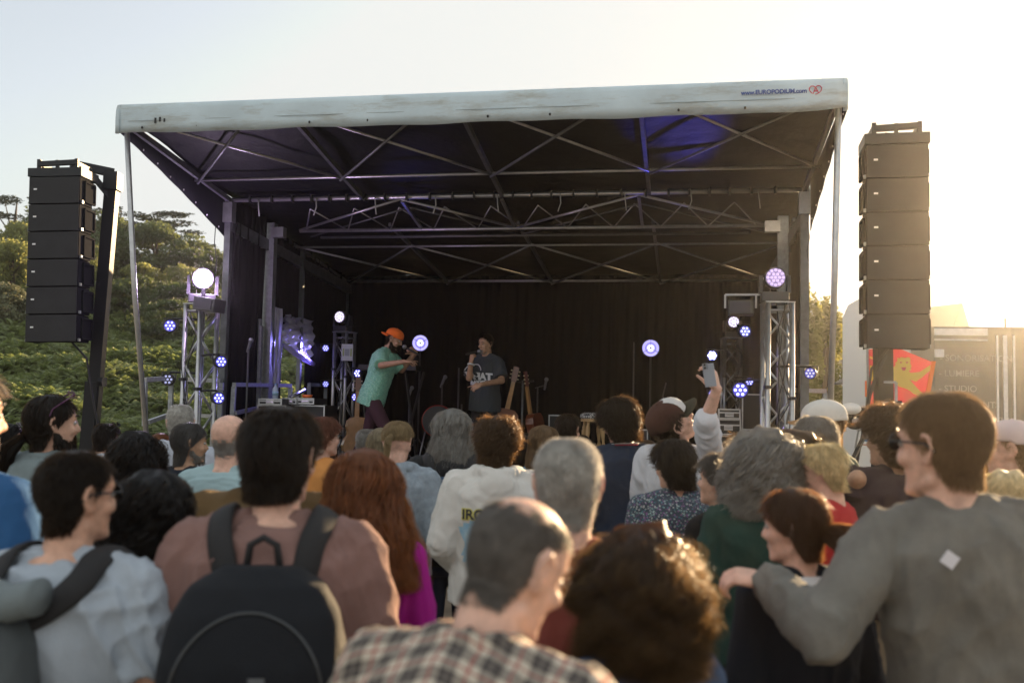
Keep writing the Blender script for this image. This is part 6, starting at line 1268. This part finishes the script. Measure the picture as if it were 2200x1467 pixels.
Hn = person('person with long wavy grey hair in black hoodie, wearing the navy and burgundy backpack', 973, 876, 6.0, 0, hairc=H_gr, style=dict(zlow=-.19, thick=.035, flare=.045, wave=.010, wfreq=45), hn=4500, hwid=.0045, skin=SK, build=1.15, top=dict(kind='hood', m=cloth('charcoal', (.025, .027, .03)), ease=.03))
t, Mi, o0 = backpack(Hn, 'navy and burgundy backpack with pale piping on the grey-haired person', cloth('pack_burgundy', (.035, .012, .035)), .28, .46, .15, 1.37)
b = MB(); b.loft([ering(Mi, z, .125 * s_, .075 * s_, o0.y - .085, n=3) for z, s_ in ((1.21, 1.12), (1.26, 1.12), (1.32, 1.0), (1.36, .7), (1.375, .35))]); b.build('hood_flap', cloth('pack_navy_top', (.025, .06, .11)), t, True)
b = MB(); b.tube([Mi @ Vector(p) for p in ((.0, -.205, 1.36), (.06, -.21, 1.345), (.10, -.215, 1.28), (.105, -.22, 1.18), (.105, -.22, 1.1))], .006, 6); b.build('piping', mat('piping_white', (.55, .55, .58), .6), t, True); b = MB(); b.box(Mi @ Vector((-.02, -.262, 1.12)), (.03, .003, .005)); b.build('tiny_logo', mat('piping_white', (.55, .55, .58)), t)
person('woman with honey blonde bob in light denim jacket', 1168, 910, 6.4, -5, female=True, hairc=H_lb, style=BOB, hn=3600, hwid=.004, skin=SKP, top=dict(kind='shirt', m=cloth('light_denim', (.22, .34, .42))))
person('woman with straight dark hair squeezed between the curly youth and honey blonde', 1124, 925, 6.7, 10, female=True, hairc=H_dk, style=LONG, hn=2400, hwid=.005, skin=SK, top=dict(kind='crew', m=cloth('black_top', (.012, .012, .014))))
person('man with very short dark hair near the wooden stool', 1221, 888, 7.6, -10, hairc=H_dk, style=dict(CROP, thick=.009, L=.02), hn=3000, hwid=.003, head=(-18, 0, 0), skin=SK, top=dict(kind='tee', m=cloth('dark_slate', (.05, .06, .08))), glasses=('dark', (.015,) * 3, (.5,) * 3))
Pl = person('tall man in navy polo shirt with tousled brown hair, hand on his hip', 1322, 855, 6.2, 6, hairc=H_dk, style=dict(SHAG, thick=.028), hn=4500, hwid=.0032, head=(14, -8, -4), lean=(5, -2), skin=SK, legs=(.015, .017, .025), build=1.15, top=dict(kind='polo', m=cloth('polo_navy', (.022, .032, .055)), sl=.72, ease=.02, wr=.012), arms=((-.30, -.10, 1.10), (-.13, .06, 1.0), (.27, -.04, 1.12), (.15, .14, 1.02)))
for z, rr, mm in ((1.487, .0855, 'w'), (1.479, .0865, 'r')):
    b = MB(); b.tube([Pl['S']((rr * math.cos(a), -.012 + rr * .93 * math.sin(a), z)) for a in np.linspace(R(175), R(365), 22)], .0032, 6); b.build('collar_stripe', mat('stripe_white', (.6,) * 3, .7) if mm == 'w' else mat('stripe_red', (.4, .02, .05), .7), Pl['shirt'], True)
q0 = Pl['S']((-.27, -.08, 1.185)); b = MB(); ax_ = (Pl['S']((-.30, -.10, 1.10)) - Pl['S']((-.168, -.01, 1.405))).normalized(); u_ = ax_.cross(Vector((0, 1, 0))).normalized(); v_ = ax_.cross(u_); b.tube([Pl['S']((-.262, -.073, 1.185)) + (u_ * math.cos(a) + v_ * math.sin(a)) * .078 for a in np.linspace(0, 6.283, 20)], .005, 6); b.build('cuff_stripe', mat('stripe_white', (.6,) * 3), Pl['shirt'], True)
b = MB(); q = Pl['S']((-.232, -.13, 1.30)); b.box(tuple(q), (.035, .006, .045), rot=Euler((0, .2, .6))); b.build('arm_badge', mat('badge_cloth_white', (.55, .57, .6), .7), Pl['shirt'])
b = MB(); wv = Pl['S']((-.16, .03, 1.02)); b.tube([wv + Vector((.034 * math.cos(a), .01 * math.sin(a), .034 * math.sin(a))) for a in np.linspace(0, 6.283, 16)], .007, 6); b.build('watch_strap', mat('watch_steel', (.5, .45, .35), .3, .8), Pl['root'], True)
# selfie man
SF = person('man in brown and white cap and pale patchwork shirt, head thrown back, raising his arm', 1414, 867, 5.8, -12, hairc=H_dk, style=dict(SHORT, thick=.012, L=.03), hn=2200, head=(-62, 42, 6), lean=(-6, 4), skin=SKP, voxel=.0055, face=3, hat=cap_hat(cloth('cap_brown', (.07, .032, .024)), cloth('cap_brim', (.055, .05, .035)), panel=cloth('cap_white', (.6, .58, .56))), legs=(.05, .05, .06),
  top=dict(kind='shirt', m=cloth('patch_white', (.60, .61, .65), var=.07), ease=.019, sl=.15, wr=.018, wf=34), arms=((-.24, .02, 1.13), (-.02, .17, 1.2), ('px', 1517, 903, 5.6), ('px', 1540, 836, 5.5)),
  extra=dict(handR=dict(dirW=(-.25, .02, 1), palmW=(-.75, .6, .1), curl=(.55, .5, .5, .55), spread=.2, thumb=.7)))
p = at(1524, 806, 5.42); t = empty('mobile_phone', p, 0, 'pale blue mobile phone held up by the man in the cap', 'phone', rot=(R(12), R(-8), R(-15))); b = MB(); b.box((0, 0, 0), (.062, .009, .128), bev=.0035); b.build('body', mat('phone_case', (.30, .34, .40), .35, spec=.6), t); b = MB(); b.box((-.015, -.0055, .052), (.03, .003, .034), bev=.001); cm_ = b.build('camera_block', mat('phone_camera', (.2, .23, .27), .3), t)
for dz in (-.008, .009): b = MB(); b.ell((-.017, -.0075, .052 + dz), (.006, .002, .006), seg=10, rings=6); b.build('camera_lens', mat('iris_dark', (.02, .012, .008)), cm_, True)
b = MB(); wp = SF['S']((0, 0, 0)); MR = (Matrix.Translation(SF['root'].location) @ SF['Rz'].to_4x4()).inverted(); w0 = MR @ at(1538, 846, 5.52); b.tube([w0 + Vector((.034 * math.cos(a), .03 * math.sin(a), .006 * math.sin(a))) for a in np.linspace(0, 6.283, 16)], .0035, 6); b.build('bracelet', mat('bracelet_white', (.5,) * 3, .5), SF['root'], True)

# behind / beside
person('bald man in light blue tee with glasses arms behind his ears', 495, 891, 4.9, -8, style=dict(STUB, front=-.02, side=-.02, ear=-.02, face=70, maxz=.0), hairc=H_gr, hn=1800, hwid=.002, head=(-12, 0, 0), skin=SKP, build=1.1, top=dict(kind='tee', m=cloth('aqua_tee', (.33, .46, .49), var=.05), ease=.022), glasses=('amber', (.4, .2, .05), (.4,) * 3))
person('person in wide brown jacket, head hidden behind the dark-haired backpack man', 580, 886, 3.3, 0, hairc=H_dk, style=SHORT, hn=2500, build=1.12, skin=SK, top=dict(kind='jacket', m=cloth('tobacco_brown', (.11, .07, .032), var=.2), ease=.04, wr=.03, wf=30, kz=.25))
person('man with long dark ponytail, sunglasses on his head and grey denim shirt', 112, 848, 4.6, -14, hairc=H_dk, style=dict(thick=.014, L=.08, lift=.05, tail=((-.03, -.115, -.06), .34, (-.1, -1, 0), .035)), hn=4500, hwid=.003, head=(-40, 2, 0), skin=SK, beardc=H_dk, face=1, top=dict(kind='shirt', m=cloth('grey_denim', (.17, .21, .22), var=.2), ease=.035, wr=.022, wf=34), glasses=('plum', (.08, .01, .06), (.05, .01, .05), 'up'), extra=dict(beard=dict(L=.035, lo=-.15, thick=.014)))
person('woman with short black hair in black, facing the hillside edge of the crowd', 18, 905, 6.8, -60, female=True, hairc=H_blk, style=BOB, hn=2400, head=(-20, 0, 0), skin=SKP, face=1, top=dict(kind='crew', m=cloth('black_top', (.012, .012, .014))), glasses=('dark', (.015,) * 3, (.5,) * 3, 'up'))
person('man in bright blue tee with greying beard at the picture edge', -84, 790, 2.9, -15, hairc=H_dg, style=SHORT, hn=3500, head=(-30, 0, 0), skin=SK, beardc=H_gr, face=1, build=1.2, top=dict(kind='tee', m=cloth('royal_blue', (.03, .10, .24)), sl=.75), arms=((-.25, -.02, 1.13), (-.2, .1, .95), (.29, -.03, 1.13), (.28, .12, 1.0)))
person('child-sized figure in white hood by the foot of the lifting mast', 232, 906, 7.4, -14, hairc=H_dk, style=SHORT, hn=2400, skin=SK, head=(-20, -5, 0), top=dict(kind='hood', m=cloth('white_hoodie', (.55, .57, .62))), glasses=('dark', (.015,) * 3, (.5,) * 3, 'up'))
person('woman with short frizzy black hair before the hillside tower', 293, 920, 4.3, 5, female=True, hairc=H_blk, style=dict(zlow=-.12, thick=.05, flare=.03, curl=.012, wfreq=90, jag=.02), hn=5500, hwid=.0035, skin=SKT, top=dict(kind='crew', m=cloth('black_top', (.012,) * 3)))
person('man with white cropped hair in pale grey hoodie before the hillside tower', 389, 869, 6.7, 10, hairc=H_wh, style=CROP, hn=3500, hwid=.003, head=(6, 0, 0), skin=SKP, build=1.1, top=dict(kind='hood', m=cloth('pale_grey_hood', (.42, .45, .52))))
person('bearded man with slicked grey hair in dark navy top, looking sideways', 408, 905, 5.6, -25, hairc=H_dg, style=dict(thick=.014, L=.07, lift=.1, back=.5, nape=-.11), hn=4000, hwid=.0028, head=(-38, 0, 0), skin=SKT, beardc=H_gr, face=1, top=dict(kind='crew', m=cloth('ink_navy', (.012, .016, .025))))
person('woman with auburn hair and glasses glimpsed behind the backpack man', 697, 893, 6.2, -30, female=True, hairc=hair_mat('rust', (.12, .05, .03)), style=SHORT, hn=2500, head=(-20, 0, 0), skin=SKP, face=1, top=dict(kind='crew', m=cloth('apricot', (.62, .27, .08))), glasses=('dark', (.015,) * 3, (.5,) * 3))
person('person with short ash grey hair at the foot of the stage', 788, 918, 7.8, 0, hairc=H_gr, style=SHORT, hn=2400, skin=SKP, top=dict(kind='crew', m=cloth('dark_slate', (.05, .06, .08))))
person('woman with grey-blonde layered hair beside the blond ponytail man', 818, 915, 7.0, 8, female=True, hairc=hair_mat('ash_blonde', (.22, .19, .13), (.5, .4, .25)), style=BOB, hn=2800, skin=SKP, top=dict(kind='crew', m=cloth('plum', (.08, .03, .06))))
person('man in white cap with tan brim and olive green tee', 1766, 860, 5.6, 40, hairc=H_lb, style=CROP, hn=3000, hwid=.003, head=(20, -4, 0), skin=SKP, face=1, hat=cap_hat(cloth('cap_offwhite', (.6, .58, .54)), cloth('cap_tan', (.35, .2, .09))), top=dict(kind='tee', m=cloth('olive_green', (.06, .085, .06))))
person('grey-haired man in sky blue tee just before the man in the white cap', 1752, 893, 4.9, 10, hairc=H_gr, style=dict(SHORT, thick=.014, L=.03), hn=4000, hwid=.003, head=(12, 0, 0), skin=SKP, build=1.15, top=dict(kind='tee', m=cloth('sky_blue', (.12, .25, .42)), ease=.03, wr=.02))
Wc = person('woman with wavy brown hair carrying the blond child', 1706, 917, 4.1, 18, female=True, hairc=hair_mat('wavy_brown', (.06, .04, .022), (.45, .3, .12)), style=dict(zlow=-.12, thick=.05, flare=.03, curl=.010, wfreq=80, jag=.02), hn=5500, hwid=.0035, skin=SKP, top=dict(kind='crew', m=cloth('black_top', (.012,) * 3)), arms=((-.2, .05, 1.12), (.0, .22, 1.15), (.24, .02, 1.12), (.15, .2, 1.1)))
person('blond small child in red shirt hugging the neck of the woman carrying it', 1760, 942, 3.85, 55, hairc=H_bl, style=dict(SHORT, thick=.022, L=.05, wave=.005), hn=4500, hwid=.0028, head=(5, -8, 0), base_z=.78, skin=SKP, build=.85, top=dict(kind='tee', m=cloth('red_tee', (.40, .03, .03)), sl=.75), k_over=.88, arms=((-.20, .1, 1.30), (-.02, .2, 1.38), (.19, .10, 1.30), (.02, .22, 1.36)), group='children in the crowd', stance=((-.095, .90), (-.16, .18, .75), (-.12, .12, .42), (.095, .90), (.16, .18, .75), (.12, .12, .42)))
Dm = person('man in dark brown tee with sling bag, arm stretched to the crowd barrier', 1915, 868, 4.6, 6, hairc=H_br, style=dict(CURLS, thick=.034, curl=.014), hn=4500, hwid=.0035, head=(28, 0, 0), skin=SKT, face=1, build=1.12, legs=(.20, .16, .11), glasses=('clear', (.25, .2, .16), (.5,) * 3), top=dict(kind='tee', m=cloth('umber', (.05, .035, .035)), sl=.75, ease=.026, wr=.016), arms=(('px', 1842, 1028, 4.5), ('px', 1818, 1066, 4.75), (.24, -.03, 1.12), (.1, .18, 1.05)))
MWd = Matrix.Translation(Dm['root'].location) @ Dm['Rz'].to_4x4() @ Dm['Tt']; t = bpy.data.objects.new('sling_bag', None); COL.objects.link(t); t.matrix_world = MWd @ Matrix.Translation((.09, -.15, 1.1)); tag(t, 'olive sling bag with orange pouch slung on the man in dark brown', 'bag')
b = MB(); b.box((0, -.05, .02), (.2, .09, .30), bev=.035); b.build('body', cloth('bag_olive', (.07, .06, .045)), t, True); b = MB(); b.box((.0, -.11, .03), (.09, .03, .06), bev=.01); b.build('orange_pouch', mat('pouch_orange', (.6, .16, .03), .5), t, True)
b = MB(); b.tube([(-.0, -.03, .15), (-.04, -.02, .25), (-.06, .08, .335), (-.08, .2, .28)], .014, 8); b.build('strap', mat('strap_black', (.012,) * 3), t, True)
person('person in pale pink cap at the sunny edge of the crowd', 2172, 900, 4.6, 30, hairc=H_lb, style=CROP, hn=2500, head=(30, 0, 0), skin=SKP, face=1, hat=cap_hat(cloth('cap_pink', (.55, .45, .45)), cloth('cap_pink', (.55, .45, .45))), top=dict(kind='tee', m=cloth('beige_tee', (.4, .33, .24))))
person('person with fine fair hair at the sunny edge behind the tall man', 2165, 1000, 3.4, 10, female=True, hairc=H_bl, style=dict(BOB, thick=.035, curl=.006, wfreq=90), hn=5000, hwid=.003, skin=SKP, top=dict(kind='crew', m=cloth('tan_top', (.3, .22, .14))))
for i, (px, py, d, hc, st_, lb, c) in enumerate([(2105, 958, 6.2, H_br, SHORT, 'brown-haired person glimpsed beyond the tall man neck', (.2, .15, .12)), (2140, 948, 7.2, H_lb, BOB, 'light-haired woman far back under the pale pink cap', (.3, .3, .33)), (2196, 952, 6.6, H_dk, SHORT, 'dark-haired person at the sunny picture edge beside the pink cap', (.1, .12, .2)),
        (1686, 925, 5.6, H_lb, CURLS, 'brown curly head beside the corner tower foot', (.1, .1, .1)), (1250, 930, 8.2, H_dk, LONG, 'dark long-haired woman low beside the wooden stool', (.06, .08, .1)), (345, 925, 7.6, H_red, LONG, 'woman with reddish long hair low before the guard rail', (.2, .2, .22)), (1598, 925, 6.2, H_lb, CURLS, 'light curly head above the big grey frizzy hair', (.15, .14, .13)), (1390, 940, 7.4, H_br, BOB, 'brown-haired woman low behind the navy polo shoulder', (.2, .1, .1))]):
    person(lb, px, py, d, 6 * (i % 3) - 6, female=i % 2 == 1, hairc=hc, style=st_, hn=2000, hwid=.0045, skin=SK, top=dict(kind='crew', m=cloth('row_%d' % i, c)))
person('person in slate blue jacket just below the curly-haired woman, head bowed', 1555, 1420, 1.75, 10, H=None, hairc=H_dk, style=SHORT, hn=2500, skin=SK, head=(0, -25, 0), top=dict(kind='jacket', m=cloth('slate_blue', (.03, .045, .08)), ease=.04)) if False else None

# ---------------- singers
mint = floral('mint', (.22, .50, .38), [(.10, .30, .24), (.45, .66, .55), (.08, .22, .2)], 120, .38)
S1 = person('bearded singer in orange backwards cap and mint shirt, leaning forward', 855, 705, 11.3, -100, base_z=FLOOR, hairc=H_dk, style=dict(CROP, thick=.006), hn=1500, head=(-0, -2, 0), lean=(18, 0), skin=(.40, .23, .155), voxel=.0058, face=1, beardc=H_dk, hat=cap_hat(cloth('cap_orange', (.85, .17, .03)), cloth('cap_orange', (.85, .17, .03)), backwards=True), legs=(.05, .016, .028),
  top=dict(kind='polo', name='shirt', m=mint, sl=.95, ease=.028, hem=.80, wr=.016), arms=((-.22, .16, 1.30), ('px', 893, 757, 11.35), ('px', 819, 785, 11.0), ('px', 868, 777, 10.9)), stance=((-.095, .90), (-.10, -.09, .50), (-.10, -.30, .10), (.095, .90), (.12, .22, .50), (.12, .12, .09)), group='performers on stage',
  extra=dict(handR=dict(dirW=(.95, -.05, .05), palmW=(0, .25, -1), curl=(.1, .35, .5, .6), spread=.3, thumb=.9), handL=dict(dirW=(-.75, -.3, .55), palmW=(-.3, -.6, -.6), curl=(1.1, 1.15, 1.2, 1.25), thumb=.9), beard=dict(L=.03, lo=-.15, thick=.012, n=2200)))
S2 = person('grey-goateed singer in charcoal tee with white print, holding a microphone to his mouth', 1043, 716, 11.4, 138, base_z=FLOOR, hairc=H_blk, style=dict(SHORT, thick=.013, L=.03, front=.08), hn=2500, hwid=.003, head=(2, -6, 0), lean=(3, -4), skin=(.42, .25, .165), voxel=.0058, face=2, beardc=H_gr, legs=(.010, .010, .012), build=1.05,
  top=dict(kind='tee', m=cloth('charcoal_tee', (.045, .055, .065), var=.08), sl=.82, ease=.028, hem=.80, wr=.014), arms=(('px', 1078, 818, 11.25), ('px', 1033, 826, 10.95), ('px', 1008, 812, 11.3), ('px', 1012, 778, 11.2)), group='performers on stage',
  extra=dict(handL=dict(dirW=(-.85, -.1, -.4), palmW=(-.2, .6, -.5), curl=(.12, .5, .6, .7), spread=.25, thumb=.7), handR=dict(dirW=(.15, -.1, .9), palmW=(.6, .5, .1), curl=(1.1, 1.1, 1.15, 1.2), thumb=.8), beard=dict(L=.014, lo=-.135, hi=-.075, span=55, thick=.006, n=900)))
def mic(label, a, b_):
    t = empty('microphone', a, 0, label, 'microphone', 'microphones held by the singers'); v = b_ - a; b = MB(); b.cap(v * .25, .013, v, .010, 12); b.build('handle', blackm, t, True); b = MB(); b.ell((0, 0, 0), (.026, .026, .026)); b.build('grille_head', mat('mic_grey', (.22, .23, .25)), t, True)
mic('black microphone at the mouth of the singer in the orange cap', at(869, 745, 11.15), at(900, 762, 11.1)); mic('black microphone at the mouth of the goateed singer', at(1030, 755, 11.12), at(1002, 761, 11.0))
whitep = mat('print_white', (.62, .63, .66), .7)
from mathutils.bvhtree import BVHTree
def bvh_of(o): return BVHTree.FromPolygons([tuple(v.co) for v in o.data.vertices], [tuple(p.vertices) for p in o.data.polygons])
bv2 = bvh_of(S2['shirt']); o = text_on(S2, bv2, "KPHAT", .115, whitep,   .155, 1.19, S2['shirt'], bold=.006, front=True, rot=-.06); text_on(S2, bv2, "ALWAYS", .07, whitep, .145, 1.12, S2['shirt'], bold=.005, front=True, rot=-.03)
b = MB(); P = []
for a in np.linspace(0, math.pi, 16): X, Z = (.0 + .075 * math.cos(a)) * S2['k'], (1.285 + .075 * math.sin(a)) * S2['k']; h, _, _, _ = bv2.ray_cast(Vector((X, .6, Z)), Vector((0, -1, 0))); P.append((X, (h.y if h else .14) + .006, Z))
b.tube(P, .006, 6); b.build('headphone_arc', whitep, S2['shirt'], True)
MR2 = (Matrix.Translation(S2['root'].location) @ S2['Rz'].to_4x4()).inverted(); w0 = MR2 @ at(1012, 783, 11.2); b = MB(); b.tube([w0 + Vector((.033 * math.cos(a), .033 * math.sin(a), .008 * math.sin(a))) for a in np.linspace(0, 6.283, 16)], .010, 8); b.build('bracelet', mat('bracelet_pale', (.6, .62, .62), .5), S2['root'], True)
# ================================================================ added haze, imitating lens glare towards the sun
hv = bpy.data.materials.new('glare_haze'); hv.use_nodes = True; n = hv.node_tree; n.nodes.remove(n.nodes['Principled BSDF']); pv = n.nodes.new('ShaderNodeVolumePrincipled'); pv.inputs['Color'].default_value = (.97, .945, .89, 1); pv.inputs['Density'].default_value = .0012; pv.inputs['Anisotropy'].default_value = .90
n.links.new(pv.outputs[0], n.nodes['Material Output'].inputs['Volume'])
b = MB(); b.box((0, 33, 9), (110, 90, 20.0)); hz = b.build('haze', hv); tag(hz, 'added golden haze over the whole site, imitating lens glare', 'haze', kind='stuff')
